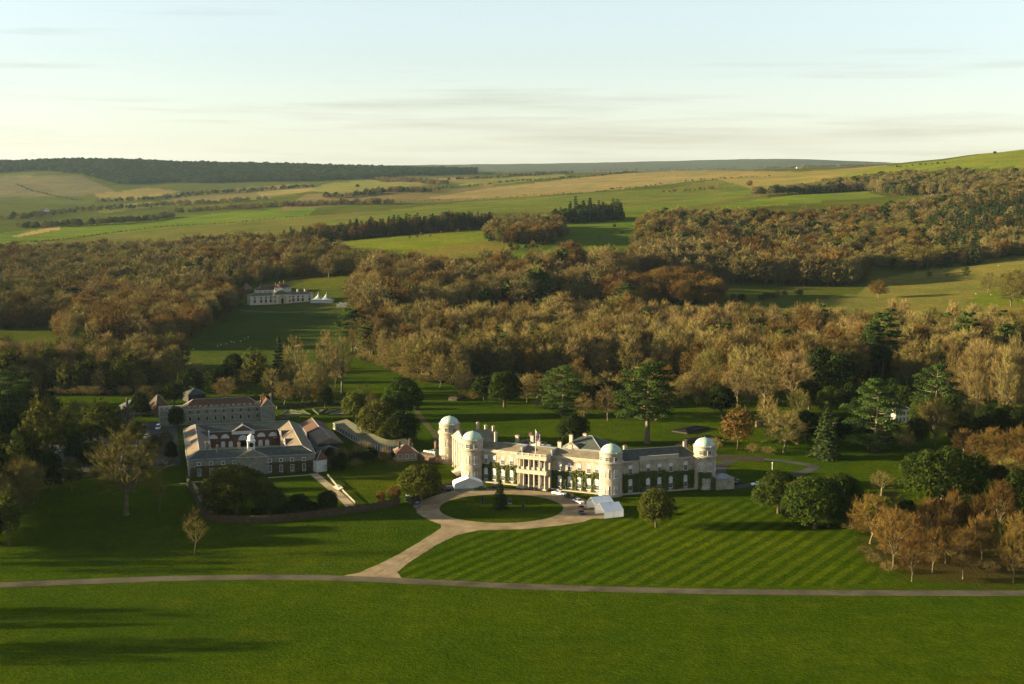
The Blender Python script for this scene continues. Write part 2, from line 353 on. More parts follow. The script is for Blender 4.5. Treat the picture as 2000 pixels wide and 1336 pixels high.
def grass_mat(name, vcol=True, c=(0.05, 0.08, 0.012), stripes=None, litter=None, bump=1.0):
    m = bpy.data.materials.new(name); m.use_nodes = True
    nt = m.node_tree; L = nt.links; b = nt.nodes['Principled BSDF']
    b.inputs['Roughness'].default_value = 0.9; b.inputs['Specular IOR Level'].default_value = 0.0
    pos = nd(nt, 'ShaderNodeNewGeometry').outputs['Position']
    if vcol:
        col = nd(nt, 'ShaderNodeAttribute', attribute_name='field').outputs['Color']
    else:
        rgb = nd(nt, 'ShaderNodeRGB'); rgb.outputs[0].default_value = tuple(c) + (1,); col = rgb.outputs[0]
    def noise(scale, det=4, rough=0.6, vec=None):
        n = nd(nt, 'ShaderNodeTexNoise'); n.inputs['Scale'].default_value = scale; n.inputs['Detail'].default_value = det; n.inputs['Roughness'].default_value = rough
        L.new(vec or pos, n.inputs['Vector']); return n.outputs['Fac']
    def mulmix(col, fac, lo, hi, a=0.3, z=0.7):
        r = nd(nt, 'ShaderNodeValToRGB'); r.color_ramp.elements[0].position = a; r.color_ramp.elements[1].position = z
        r.color_ramp.elements[0].color = tuple(lo) + (1,); r.color_ramp.elements[1].color = tuple(hi) + (1,)
        L.new(fac, r.inputs['Fac'])
        x = nd(nt, 'ShaderNodeMix', data_type='RGBA', blend_type='MULTIPLY'); x.inputs['Factor'].default_value = 1
        L.new(col, x.inputs['A']); L.new(r.outputs['Color'], x.inputs['B']); return x.outputs['Result']
    col = mulmix(col, noise(0.012, 5), (0.70, 0.84, 0.8), (1.32, 1.14, 1.1))
    col = mulmix(col, noise(0.10, 6, 0.7), (0.75, 0.85, 0.8), (1.25, 1.14, 1.1))
    col = mulmix(col, noise(0.27, 5, 0.65), (0.78, 0.84, 0.8), (1.24, 1.16, 1.1))
    col = mulmix(col, noise(0.7, 4, 0.7), (0.62, 0.70, 0.7), (1.36, 1.26, 1.1), 0.28, 0.72)
    if vcol:
        wr_ = nd(nt, 'ShaderNodeValToRGB'); wr_.color_ramp.elements[0].position = 0.54; wr_.color_ramp.elements[1].position = 0.72
        wr_.color_ramp.elements[1].color = (0.5, 0.5, 0.5, 1); L.new(noise(0.022, 7, 0.62), wr_.inputs['Fac'])
        wm_ = nd(nt, 'ShaderNodeMix', data_type='RGBA', blend_type='MULTIPLY'); L.new(wr_.outputs['Color'], wm_.inputs['Factor']); L.new(col, wm_.inputs['A']); wm_.inputs['B'].default_value = (1.75, 1.15, 1.3, 1)
        col = wm_.outputs['Result']
    if stripes:
        ang, per = stripes
        mpn = nd(nt, 'ShaderNodeMapping'); mpn.inputs['Rotation'].default_value = (0, 0, -ang); L.new(pos, mpn.inputs['Vector'])
        sx = nd(nt, 'ShaderNodeSeparateXYZ'); L.new(mpn.outputs['Vector'], sx.inputs[0])
        wob = nd(nt, 'ShaderNodeMath', operation='MULTIPLY_ADD'); L.new(noise(0.15, 3), wob.inputs[0]); wob.inputs[1].default_value = 2.2
        L.new(sx.outputs['Y'], wob.inputs[2])
        w = nd(nt, 'ShaderNodeMath', operation='MULTIPLY'); L.new(wob.outputs[0], w.inputs[0]); w.inputs[1].default_value = 2 * math.pi / per
        sn = nd(nt, 'ShaderNodeMath', operation='SINE'); L.new(w.outputs[0], sn.inputs[0])
        ad = nd(nt, 'ShaderNodeMath', operation='MULTIPLY_ADD'); L.new(sn.outputs[0], ad.inputs[0]); ad.inputs[1].default_value = 0.5; ad.inputs[2].default_value = 0.5
        w2 = nd(nt, 'ShaderNodeMath', operation='MULTIPLY'); L.new(wob.outputs[0], w2.inputs[0]); w2.inputs[1].default_value = 2 * math.pi / (per * 0.31)
        sn2 = nd(nt, 'ShaderNodeMath', operation='SINE'); L.new(w2.outputs[0], sn2.inputs[0])
        ad2 = nd(nt, 'ShaderNodeMath', operation='MULTIPLY_ADD'); L.new(sn2.outputs[0], ad2.inputs[0]); ad2.inputs[1].default_value = 0.16; L.new(ad.outputs[0], ad2.inputs[2])
        col = mulmix(col, ad2.outputs[0], (0.66, 0.76, 0.75), (1.27, 1.15, 1.0), 0.32, 0.68)
    if litter:
        (cx, cy, rx, ry), lc = litter
        mpn = nd(nt, 'ShaderNodeMapping'); mpn.vector_type = 'POINT'
        mpn.inputs['Location'].default_value = (-cx / rx, -cy / ry, 0); mpn.inputs['Scale'].default_value = (1 / rx, 1 / ry, 0); L.new(pos, mpn.inputs['Vector'])
        ln = nd(nt, 'ShaderNodeVectorMath', operation='LENGTH'); L.new(mpn.outputs['Vector'], ln.inputs[0])
        sb = nd(nt, 'ShaderNodeMath', operation='MULTIPLY_ADD'); L.new(noise(0.35, 6, 0.75), sb.inputs[0]); sb.inputs[1].default_value = -2.2; L.new(ln.outputs['Value'], sb.inputs[2])
        r = nd(nt, 'ShaderNodeValToRGB'); r.color_ramp.elements[0].position = 0.0; r.color_ramp.elements[1].position = 0.55
        r.color_ramp.elements[0].color = (0.85, 0.85, 0.85, 1); r.color_ramp.elements[1].color = (0, 0, 0, 1); L.new(sb.outputs[0], r.inputs['Fac'])
        x = nd(nt, 'ShaderNodeMix', data_type='RGBA'); L.new(r.outputs['Color'], x.inputs['Factor']); L.new(col, x.inputs['A']); x.inputs['B'].default_value = tuple(lc) + (1,)
        col = x.outputs['Result']
    L.new(col, b.inputs['Base Color'])
    bp = nd(nt, 'ShaderNodeBump'); bp.inputs['Strength'].default_value = 1.0 * bump; bp.inputs['Distance'].default_value = 0.85
    L.new(noise(0.9, 5, 0.65), bp.inputs['Height'])
    bp2 = nd(nt, 'ShaderNodeBump'); bp2.inputs['Strength'].default_value = 0.5 * bump; bp2.inputs['Distance'].default_value = 1.2
    L.new(noise(0.11, 3, 0.5), bp2.inputs['Height']); L.new(bp.outputs['Normal'], bp2.inputs['Normal'])
    L.new(bp2.outputs['Normal'], b.inputs['Normal'])
    return m
lit_c = G(1862, 1085)
LIT = ((lit_c[0], lit_c[1], 20, 24), (0.040, 0.027, 0.009))
M_grass = grass_mat('meadow_grass', True, litter=LIT)
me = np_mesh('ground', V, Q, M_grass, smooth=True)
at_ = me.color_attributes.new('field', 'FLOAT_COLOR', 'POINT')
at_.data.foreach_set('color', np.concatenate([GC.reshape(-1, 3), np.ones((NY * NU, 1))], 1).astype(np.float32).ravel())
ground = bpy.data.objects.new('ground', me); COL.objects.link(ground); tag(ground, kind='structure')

# ------------------------------------------------------------------ haze: the air of the valley
hz = MB().bx(-17000, 17000, -600, 19000, -12, 330).build('haze', [])
tag(hz, kind='stuff')
hm = bpy.data.materials.new('valley_air'); hm.use_nodes = True
hm.node_tree.nodes.clear()
ho = hm.node_tree.nodes.new('ShaderNodeOutputMaterial'); hv = hm.node_tree.nodes.new('ShaderNodeVolumePrincipled')
hv.inputs['Color'].default_value = (0.58, 0.80, 1.0, 1); hv.inputs['Density'].default_value = 0.000009; hv.inputs['Anisotropy'].default_value = 0.2
hm.node_tree.links.new(hv.outputs['Volume'], ho.inputs['Volume'])
hz.data.materials.append(hm)

# ------------------------------------------------------------------ sheets on the flat park
def sheet(name, pts, m, z, kind='structure'):
    o = MB().poly([(x, y, z) for x, y in pts]).build(name, m)
    bm = bmesh.new(); bm.from_mesh(o.data); bmesh.ops.triangulate(bm, faces=bm.faces[:])
    for f in bm.faces:
        if f.normal.z < 0: f.normal_flip()
    bm.to_mesh(o.data); bm.free()
    tag(o, kind=kind); return o
def smooth_line(pts, n=10, closed=False):
    P = [Vector(p) for p in pts]; out = []
    N = len(P)
    rng_ = range(N if closed else N - 1)
    for i in rng_:
        if closed: a, b, c, d = P[(i - 1) % N], P[i], P[(i + 1) % N], P[(i + 2) % N]
        else: a, b, c, d = P[max(i - 1, 0)], P[i], P[i + 1], P[min(i + 2, N - 1)]
        for k_ in range(n):
            t = k_ / n
            out.append(0.5 * ((2 * b) + (c - a) * t + (2 * a - 5 * b + 4 * c - d) * t * t + (3 * b - a - 3 * c + d) * t ** 3))
    if not closed: out.append(P[-1])
    return [tuple(p) for p in out]
def ribbon(line, w):
    L_, R_ = [], []
    for i, p in enumerate(line):
        a = line[max(i - 1, 0)]; b = line[min(i + 1, len(line) - 1)]
        t = unit(b[0] - a[0], b[1] - a[1]); ww = w[i] if isinstance(w, (list, tuple)) else w
        L_.append((p[0] - t[1] * ww / 2, p[1] + t[0] * ww / 2)); R_.append((p[0] + t[1] * ww / 2, p[1] - t[0] * ww / 2))
    return L_ + R_[::-1]
def strip(name, line, w, m, z):
    """a road laid as quads that follow the ground"""
    pts = ribbon(line, w); n = len(line); L_ = pts[:n]; R_ = pts[n:][::-1]
    mb = MB()
    for i in range(n - 1):
        q = [L_[i], R_[i], R_[i + 1], L_[i + 1]]
        if (q[1][0] - q[0][0]) * (q[2][1] - q[1][1]) - (q[1][1] - q[0][1]) * (q[2][0] - q[1][0]) < 0: q = q[::-1]
        mb.poly([(x, y, z + (ground_z(x, y) if y > 900 else 0)) for x, y in q])
    return tag(mb.build(name, m), kind='structure')
M_gravel = mat('gravel', (0.155, 0.117, 0.066), (0.27, 0.205, 0.120), rough=0.95, scale=0.16, detail=8, bump=0.3, bscale=2.0, bdist=0.05, coord='World', spec=0.02)
M_asph = mat('worn_asphalt', (0.046, 0.039, 0.027), (0.096, 0.081, 0.057), rough=0.95, scale=0.10, detail=9, bump=0.2, bscale=3.0, bdist=0.03, coord='World', spec=0.03)
M_path = mat('path_gravel', (0.22, 0.17, 0.10), (0.33, 0.26, 0.16), rough=0.95, scale=0.3, detail=6, coord='World', spec=0.02)
M_yard = mat('yard_tarmac', (0.035, 0.035, 0.030), (0.065, 0.064, 0.055), rough=0.95, scale=0.08, detail=7, coord='World', spec=0.03)
# mown lawn with diagonal stripes between drive and road
LAWN = [(790, 1108), (780, 1125), (800, 1131), (1000, 1138), (1250, 1144), (1500, 1146), (1720, 1140), (1700, 1080), (1660, 1035), (1560, 1010), (1440, 975), (1330, 985), (1250, 1002), (1180, 1018), (1100, 1030), (1020, 1036), (930, 1038)]
sa = G(1403, 1134); sb_ = G(1519, 1065)
M_lawn = grass_mat('mown_stripes', False, (0.032, 0.053, 0.002), litter=LIT, stripes=(math.atan2(sb_[1] - sa[1], sb_[0] - sa[0]), 5.6), bump=0.6)
sheet('mown_lawn', [G(*p) for p in LAWN], M_lawn, 0.03)
# estate road
RD = [(-700, 1163), (-300, 1152), (0, 1143), (150, 1137), (350, 1130), (550, 1128), (700, 1131), (850, 1138), (1050, 1147), (1300, 1154), (1600, 1158), (2000, 1159), (2500, 1158)]
road_line = smooth_line([G(*p) for p in RD], 8)
ER = random.Random(21)
strip('estate_road', road_line, [5.6 + ER.uniform(-0.3, 0.3) for _ in road_line], M_asph, 0.07)
# forecourt: ring of gravel round the oval and the avenue to the road
RING = [(809, 985), (815, 1003), (840, 1017), (861, 1024), (862, 1031), (830, 1052), (780, 1082), (735, 1104), (700, 1119), (665, 1126), (690, 1134), (760, 1138), (800, 1136), (783, 1128), (776, 1118), (800, 1098), (850, 1066), (890, 1046), (935, 1036), (1020, 1034), (1100, 1026), (1137, 1020), (1158, 1013), (1180, 1013), (1222, 1005), (1190, 985), (1155, 980), (1120, 968), (1080, 962), (1010, 956), (960, 952), (900, 955), (860, 965), (830, 975)]
ring_pts = []
RG_ = [G(*p) for p in RING]
for a, b in zip(RG_, RG_[1:] + RG_[:1]):
    n = max(1, int(math.hypot(b[0] - a[0], b[1] - a[1]) / 1.2))
    for i in range(n): ring_pts.append((a[0] + (b[0] - a[0]) * i / n + ER.uniform(-0.16, 0.16), a[1] + (b[1] - a[1]) * i / n + ER.uniform(-0.16, 0.16)))
sheet('gravel_drive', ring_pts, M_gravel, 0.045)
M_track = mat('rolled_gravel', (0.130, 0.098, 0.056), (0.255, 0.195, 0.115), rough=0.95, scale=0.35, detail=8, spec=0.02, coord='World')
oc = G(979, 992.5); 
OV = [(oc[0] + 22.9 * math.cos(a), oc[1] + 22.6 * math.sin(a)) for a in np.linspace(0, 2 * math.pi, 65)[:-1]]
for off in (-1.1, 0.9):
    ln = smooth_line([G(*p) for p in ((905, 1032), (880, 1044), (850, 1061), (805, 1087), (760, 1111), (728, 1129))], 8)
    rb_ = ribbon(ln, 2 * abs(off)); ln2 = rb_[:len(ln)] if off > 0 else rb_[len(ln):][::-1]
    strip('wheel_track', ln2, [0.62 + ER.uniform(-0.2, 0.2) for _ in ln2], M_track, 0.062)
for rr_ in (25.2, 27.0):
    ln2 = [(oc[0] + rr_ * math.cos(a), oc[1] + rr_ * math.sin(a)) for a in np.linspace(math.radians(-115), math.radians(172), 70)]
    strip('wheel_track', ln2, [0.6 + ER.uniform(-0.2, 0.2) for _ in ln2], M_track, 0.058)
M_lawn2 = grass_mat('oval_grass', False, (0.029, 0.048, 0.002), bump=0.6)
ol = MB(); ol.poly([(x, y, 0.12) for x, y in OV])
for i in range(64):
    a, b = OV[i], OV[(i + 1) % 64]; ol.quad((a[0], a[1], 0.0), (b[0], b[1], 0.0), (b[0], b[1], 0.12), (a[0], a[1], 0.12))
tag(ol.build('oval_lawn', M_lawn2), kind='structure')

# ------------------------------------------------------------------ tree meshes
M_bark = mat('bark', (0.075, 0.062, 0.036), (0.150, 0.122, 0.072), rough=0.95, scale=0.8, rnd=0.2, spec=0.0)
M_bark_dark = mat('dark_bark', (0.0630, 0.0455, 0.0315), (0.1120, 0.0840, 0.0560), rough=0.95, scale=0.8, rnd=0.2, spec=0.0)
M_twig = mat('twigs_tan', (0.098, 0.074, 0.024), (0.172, 0.132, 0.046), rough=0.95, scale=0.35, rnd=0.42, hue=0.014, spec=0.0)
M_twig_olive = mat('twigs_olive', (0.068, 0.058, 0.014), (0.122, 0.104, 0.028), rough=0.95, scale=0.35, rnd=0.42, hue=0.014, spec=0.0)
M_twig_rust = mat('twigs_rust', (0.066, 0.040, 0.010), (0.115, 0.069, 0.018), rough=0.95, scale=0.35, rnd=0.38, hue=0.012, spec=0.0)
M_twig_dull = mat('twigs_dull', (0.076, 0.062, 0.022), (0.140, 0.112, 0.042), rough=0.95, scale=0.3, rnd=0.42, hue=0.014, spec=0.0)
M_russet = mat('russet_leaves', (0.0943, 0.0541, 0.0148), (0.1476, 0.0820, 0.0230), rough=0.9, scale=0.5, rnd=0.2, hue=0.015, trans=0.3, spec=0.02)
M_amber = mat('amber_leaves', (0.3690, 0.1640, 0.0164), (0.4510, 0.2460, 0.0246), rough=0.9, scale=0.6, trans=0.35, spec=0.02)
M_oak = mat('evergreen_oak_leaves', (0.010, 0.018, 0.003), (0.034, 0.046, 0.006), rough=0.9, scale=0.45, rnd=0.2, hue=0.012, trans=0.2, spec=0.02)
M_olive = mat('olive_leaves', (0.026, 0.031, 0.005), (0.068, 0.070, 0.011), rough=0.9, scale=0.5, rnd=0.2, hue=0.012, trans=0.2, spec=0.02)
M_dark = mat('yew_leaves', (0.006, 0.011, 0.002), (0.020, 0.028, 0.005), rough=0.9, scale=0.5, rnd=0.2, trans=0.12, spec=0.02)
M_pine = mat('pine_needles', (0.0180, 0.0328, 0.0066), (0.0443, 0.0640, 0.0123), rough=0.9, scale=0.5, rnd=0.2, hue=0.012, trans=0.2, spec=0.02)
M_spruce = mat('spruce_needles', (0.0153, 0.0271, 0.0083), (0.0354, 0.0502, 0.0142), rough=0.9, scale=0.7, rnd=0.25, hue=0.012, trans=0.15, spec=0.02)

def rand_unit(R, n):
    v = R.normal(size=(n, 3)); return v / np.linalg.norm(v, axis=1)[:, None]
def tris_at(R, P, D, ln, w):
    """thin spikes: base at P, along D"""
    n = len(P); S = np.cross(D, rand_unit(R, n)); S /= np.linalg.norm(S, axis=1)[:, None] + 1e-9
    ln = np.asarray(ln)[:, None]; w = np.asarray(w)[:, None]
    V = np.stack([P - S * w / 2, P + S * w / 2, P + D * ln], 1).reshape(-1, 3)
    return V, np.arange(3 * n).reshape(-1, 3)
def leaves_at(R, P, N, s, flat_=0.6):
    """leaf sprays: triangles facing roughly along N"""
    n = len(P); N = N + rand_unit(R, n) * flat_; N /= np.linalg.norm(N, axis=1)[:, None] + 1e-9
    A = np.cross(N, rand_unit(R, n)); A /= np.linalg.norm(A, axis=1)[:, None] + 1e-9
    B = np.cross(N, A); s = np.asarray(s)[:, None]
    V = np.stack([P - A * s * 0.55 - B * s * 0.35, P + A * s * 0.55 - B * s * 0.35, P + B * s * 0.7], 1).reshape(-1, 3)
    return V, np.arange(3 * n).reshape(-1, 3)
def tubes(segs, n=4):
    """segs: array of (p0, p1, r0, r1) -> open tubes as triangles"""
    p0 = np.array([s[0] for s in segs], float); p1 = np.array([s[1] for s in segs], float)
    r0 = np.array([s[2] for s in segs]); r1 = np.array([s[3] for s in segs])
    d = p1 - p0; d /= np.linalg.norm(d, axis=1)[:, None] + 1e-9
    ref = np.where(np.abs(d[:, 2:3]) > 0.9, np.array([[1.0, 0, 0]]), np.array([[0, 0, 1.0]]))
    x = np.cross(d, ref); x /= np.linalg.norm(x, axis=1)[:, None]; y = np.cross(d, x)
    rings = []
    for p, r in ((p0, r0), (p1, r1)):
        for i in range(n):
            a = 2 * math.pi * i / n
            rings.append(p + x * (r * math.cos(a))[:, None] + y * (r * math.sin(a))[:, None])
    V = np.stack(rings, 1).reshape(-1, 3)
    base = np.arange(len(segs))[:, None] * (2 * n); T = []
    for i in range(n):
        j = (i + 1) % n
        T.append(np.concatenate([base + i, base + j, base + n + j], 1)); T.append(np.concatenate([base + i, base + n + j, base + n + i], 1))
    return V, np.concatenate(T, 0)
def join(parts):
    Vs, Ts, Ms, n = [], [], [], 0
    for V, T, mi in parts:
        Vs.append(V); Ts.append(T + n); Ms.append(np.full(len(T), mi)); n += len(V)
    return np.concatenate(Vs), np.concatenate(Ts), np.concatenate(Ms)
class Tree:
    """trunk geometry and crown geometry of one kind of tree, standing at the origin"""
    def __init__(s, name, H, W, trunk, crown, mt, mc):
        s.name, s.H, s.W = name, H, W
        s.tV, s.tT = trunk; s.cV, s.cT = crown; s.mt, s.mc = mt, mc
        s.me_t = s.me_c = s.me_all = None
    def parts(s):
        if s.me_t is None:
            s.me_t = np_mesh(s.name + '_trunk', s.tV, s.tT, s.mt, smooth=True); s.me_c = np_mesh(s.name + '_crown', s.cV, s.cT, s.mc)
        return s.me_t, s.me_c
    def whole(s):
        if s.me_all is None:
            V, T, Mi = join([(s.tV, s.tT, 0), (s.cV, s.cT, 1)])
            s.me_all = np_mesh(s.name, V, T, [s.mt, s.mc], Mi)
        return s.me_all
def limb_path(R, a, b, n, wob):
    a = np.array(a, float); b = np.array(b, float); pts = [a]
    L_ = np.linalg.norm(b - a)
    for i in range(1, n):
        t = i / n; pts.append(a + (b - a) * t + R.normal(size=3) * wob * L_ * (1 - abs(2 * t - 1)) + np.array([0, 0, -0.06 * L_ * math.sin(math.pi * t)]))
    pts.append(b); return pts
def bare_tree(name, seed, H=16.0, W=5.0, cb=0.28, nl=7, nb=150, nt=16, tw=0.085, mc=None, mt=None, top=1.0, tr=0.26, tl=1.5, ascend=0.5, inner=0.25, jit=0.16):
    R = np.random.default_rng(seed)
    zc_ = H * (cb + (1 - cb) * 0.46); rz = H - zc_; rzl = zc_ - H * cb
    ph = R.uniform(0, 6.28, 6)
    def shell(d, k_=1.0):
        az = np.arctan2(d[:, 1], d[:, 0])
        lob = 1 + 0.13 * np.sin(2 * az + ph[0]) + 0.10 * np.sin(3 * az + ph[1] + 3 * d[:, 2]) + 0.07 * np.sin(5 * az + ph[2] - 4 * d[:, 2])
        r = np.stack([d[:, 0] * W * lob, d[:, 1] * W * lob, np.where(d[:, 2] > 0, d[:, 2] * rz * top, d[:, 2] * rzl)], 1)
        return r * k_[:, None] + np.array([0, 0, zc_])
    i = np.arange(nb) + 0.5
    zz = 1 - 1.75 * i / nb; az = math.pi * (1 + 5 ** 0.5) * i
    D = np.stack([np.sqrt(np.clip(1 - zz ** 2, 0, 1)) * np.cos(az), np.sqrt(np.clip(1 - zz ** 2, 0, 1)) * np.sin(az), zz], 1) + R.normal(size=(nb, 3)) * 0.10
    kk = np.where(R.random(nb) < inner, R.uniform(0.35, 0.75, nb), R.uniform(0.72, 0.95, nb))
    T_ = shell(D, kk)
    th = H * (cb + 0.10)
    trunk = []; lean = R.normal(size=2) * 0.02 * H
    tp = [np.array([0, 0, -0.3]), np.array([0, 0, 0.05 * H]), np.array([lean[0] * 0.5, lean[1] * 0.5, th * 0.6]), np.array([lean[0], lean[1], th])]
    rr = [tr * 1.7, tr * 1.05, tr * 0.9, tr * 0.75]
    for a in range(3): trunk.append((tp[a], tp[a + 1], rr[a], rr[a + 1]))
    # leader and limbs
    limbs = []
    for l in range(nl):
        a = 2 * math.pi * l / max(nl - 1, 1) + R.uniform(-0.3, 0.3); el = 0.0 if l == nl - 1 else 1.0
        tip = np.array([math.cos(a) * W * 0.50 * el + lean[0], math.sin(a) * W * 0.50 * el + lean[1], zc_ + rz * (0.50 if el == 0 else R.uniform(-0.25, 0.30))])
        st = tp[3] if R.random() < 0.5 or el == 0 else tp[2] + (tp[3] - tp[2]) * R.uniform(0.3, 1)
        P_ = limb_path(R, st, tip, 3, 0.07); r_ = [tr * 0.55, tr * 0.42, tr * 0.3, tr * 0.18]
        for q in range(3): trunk.append((P_[q], P_[q + 1], r_[q], r_[q + 1]))
        limbs.append(P_)
    LP = np.array(limbs)                                            # nl x 4 x 3
    segs = []; tb = []; td = []
    flatp = LP[:, 1:, :].reshape(-1, 3)
    for b in range(nb):
        dd = np.linalg.norm(flatp - T_[b], axis=1) + 0.4 * np.maximum(0, flatp[:, 2] - T_[b][2] + 0.5)
        s_ = flatp[int(np.argmin(dd))]
        P_ = limb_path(R, s_, T_[b], 2, 0.10)
        bs = trunk if b % 3 == 0 else segs
        bs.append((P_[0], P_[1], tr * 0.20, tr * 0.13)); bs.append((P_[1], P_[2], tr * 0.13, tr * 0.05))
        t = R.uniform(0.25, 1.0, nt) ** 0.7
        base = np.where((t < 0.5)[:, None], P_[0] + (P_[1] - P_[0]) * (t * 2)[:, None], P_[1] + (P_[2] - P_[1]) * ((t - 0.5) * 2)[:, None])
        out = P_[2] - np.array([0, 0, zc_ - 0.25 * H]); out = out / (np.linalg.norm(out) + 1e-6)
        br = P_[2] - P_[0]; br = br / (np.linalg.norm(br) + 1e-6)
        dirs = out * 0.55 + br * 0.35 + np.array([0, 0, ascend]) + rand_unit(R, nt) * 0.85
        base = base + R.normal(size=(nt, 3)) * jit
        tb.append(base); td.append(dirs / np.linalg.norm(dirs, axis=1)[:, None])
    tb = np.concatenate(tb); td = np.concatenate(td)
    tv = tris_at(R, tb, td, R.uniform(0.6, 1.25, len(tb)) * tl, R.uniform(0.7, 1.3, len(tb)) * tw)
    sv = tubes(segs, 3)
    V, T, _ = join([(sv[0], sv[1], 0), (tv[0], tv[1], 0)])
    return Tree(name, H, W, tubes(trunk, 6), (V, T), mt or M_bark, mc or M_twig)
def clump_crown(R, centers, radii, n, s, squash=0.75):
    Ps, Ns, Ss = [], [], []
    tot = sum(r ** 2 for r in radii)
    for c, r in zip(centers, radii):
        m_ = max(12, int(n * r * r / tot)); d = rand_unit(R, m_); d[:, 2] = np.where(d[:, 2] < -0.3, -d[:, 2], d[:, 2])
        rad = r * R.uniform(0.78, 1.06, m_)
        P = np.array(c) + d * rad[:, None] * np.array([1, 1, squash])
        Ps.append(P); Ns.append(d); Ss.append(R.uniform(0.65, 1.35, m_) * s)
    return leaves_at(R, np.concatenate(Ps), np.concatenate(Ns), np.concatenate(Ss))
def broad_evergreen(name, seed, H=12.0, W=6.5, cb=0.03, nc=56, n=9500, s=0.38, mc=None, cr=0.30, shape=0.9):
    R = np.random.default_rng(seed); cen = []; rad = []
    zc_ = H * (cb + (1 - cb) * 0.42); rz = H - zc_; rzl = zc_ - H * cb
    ph = R.uniform(0, 6.28, 4)
    i = np.arange(nc) + 0.5; zz = 1 - 1.7 * i / nc; az = math.pi * (1 + 5 ** 0.5) * i
    for q in range(nc):
        h = math.sqrt(max(0, 1 - zz[q] ** 2)); r = W * cr * R.uniform(0.7, 1.25)
        lob = 1 + 0.10 * math.sin(2 * az[q] + ph[0]) + 0.10 * math.sin(3 * az[q] + ph[1])
        k_ = R.uniform(0.78, 1.0)
        cen.append((h * math.cos(az[q]) * (W - r * 0.8) * lob * k_, h * math.sin(az[q]) * (W - r * 0.8) * lob * k_, zc_ + (zz[q] * (rz - r * 0.7) * k_ if zz[q] > 0 else zz[q] * (rzl - r * 0.5))))
        rad.append(r)
    cen.append((0, 0, zc_)); rad.append(W * 0.55)
    segs = [((0, 0, -0.3), (0, 0, H * 0.3), W * 0.075, W * 0.05)]
    for q in range(0, nc, 4): segs.append(((0, 0, H * 0.22), cen[q], W * 0.03, W * 0.012))
    return Tree(name, H, W, tubes(segs, 6), clump_crown(R, cen, rad, n, s, shape), M_bark_dark, mc or M_oak)
def cedar(name, seed, H=26.0, W=11.0, cb=0.3, tiers=11, n=15000, mc=None, s=0.45, tr=0.85):
    R = np.random.default_rng(seed); cen = []; rad = []
    segs = []; lean = R.normal(size=2) * 0.3
    tp = [np.array([lean[0] * t * 2, lean[1] * t * 2, H * t * 0.95]) for t in (-0.01, 0.2, 0.45, 0.7, 1.0)]
    for a in range(4): segs.append((tp[a], tp[a + 1], tr * (1.25, 0.9, 0.62, 0.36)[a], tr * (0.9, 0.62, 0.36, 0.12)[a]))
    for t in range(tiers):
        f = t / (tiers - 1); z = H * (cb + (0.97 - cb) * f)
        wr = W * (0.66 + 0.42 * math.sin(math.pi * min(1, f * 0.8 + 0.15))) * (1 - 0.42 * f ** 3)
        nb = 7 if f < 0.85 else 5
        a0 = R.uniform(0, 6.28)
        for b in range(nb):
            if R.random() < 0.14: continue
            a = a0 + 2 * math.pi * b / nb + R.uniform(-0.4, 0.4); L_ = wr * R.uniform(0.55, 1.08)
            zt = z + R.uniform(-0.02, 0.05) * H; tip = np.array([math.cos(a) * L_, math.sin(a) * L_, zt])
            P_ = limb_path(R, (0, 0, z - 0.05 * H), tip, 3, 0.05); r0 = tr * 0.30 * (1 - 0.6 * f)
            for q in range(3): segs.append((P_[q], P_[q + 1], r0 * (1 - q * 0.3), r0 * (0.7 - q * 0.28)))
            for q in range(4):
                k_ = R.uniform(0.40, 1.0); p = np.array([tip[0] * k_, tip[1] * k_, zt - (1 - k_) * 0.03 * H]) + R.normal(size=3) * np.array([0.08, 0.08, 0.012]) * wr
                cen.append(p); rad.append(W * R.uniform(0.16, 0.27))
    return Tree(name, H, W, tubes(segs, 6), clump_crown(R, cen, rad, n, s, 0.42), M_bark, mc or M_pine)
def spruce(name, seed, H=15.0, W=3.6, cb=0.04, whorls=17, n=4200, mc=None, s=0.55):
    R = np.random.default_rng(seed); segs = [((0, 0, -0.2), (0, 0, H * 0.97), 0.24, 0.03)]; P, N = [], []
    for w_ in range(whorls):
        f = w_ / whorls; z = H * (cb + (0.98 - cb) * f); L0 = W * (1 - f) ** 0.85 + 0.18
        nb = max(4, int(9 * (1 - f)) + 3)
        for b in range(nb):
            a = 2 * math.pi * (b + R.uniform(-0.3, 0.3)) / nb + w_; L_ = L0 * R.uniform(0.72, 1.15)
            m_ = max(6, int(n / (whorls * nb) * (1.6 * (1 - f) + 0.35)))
            t = R.uniform(0.15, 1, m_); dr = -0.28 * t * L_ + 0.12 * (t * L_) ** 1.2
            wd = (1 - t * 0.6) * 0.30 * L_
            o = R.uniform(-1, 1, m_) * wd
            x = math.cos(a) * t * L_ - math.sin(a) * o; y = math.sin(a) * t * L_ + math.cos(a) * o
            P.append(np.stack([x, y, z + dr * 0.8 + R.normal(size=m_) * 0.08 - np.abs(o) * 0.25], 1)); N.append(np.tile([math.cos(a) * 0.5, math.sin(a) * 0.5, 0.9], (m_, 1)))
            if f < 0.8: segs.append(((0, 0, z), (math.cos(a) * L_ * 0.8, math.sin(a) * L_ * 0.8, z - 0.12 * L_), 0.05, 0.02))
    P = np.concatenate(P); N = np.concatenate(N)
    return Tree(name, H, W, tubes(segs, 4), leaves_at(R, P, N, R.uniform(0.6, 1.3, len(P)) * s, 0.7), M_bark_dark, mc or M_spruce)
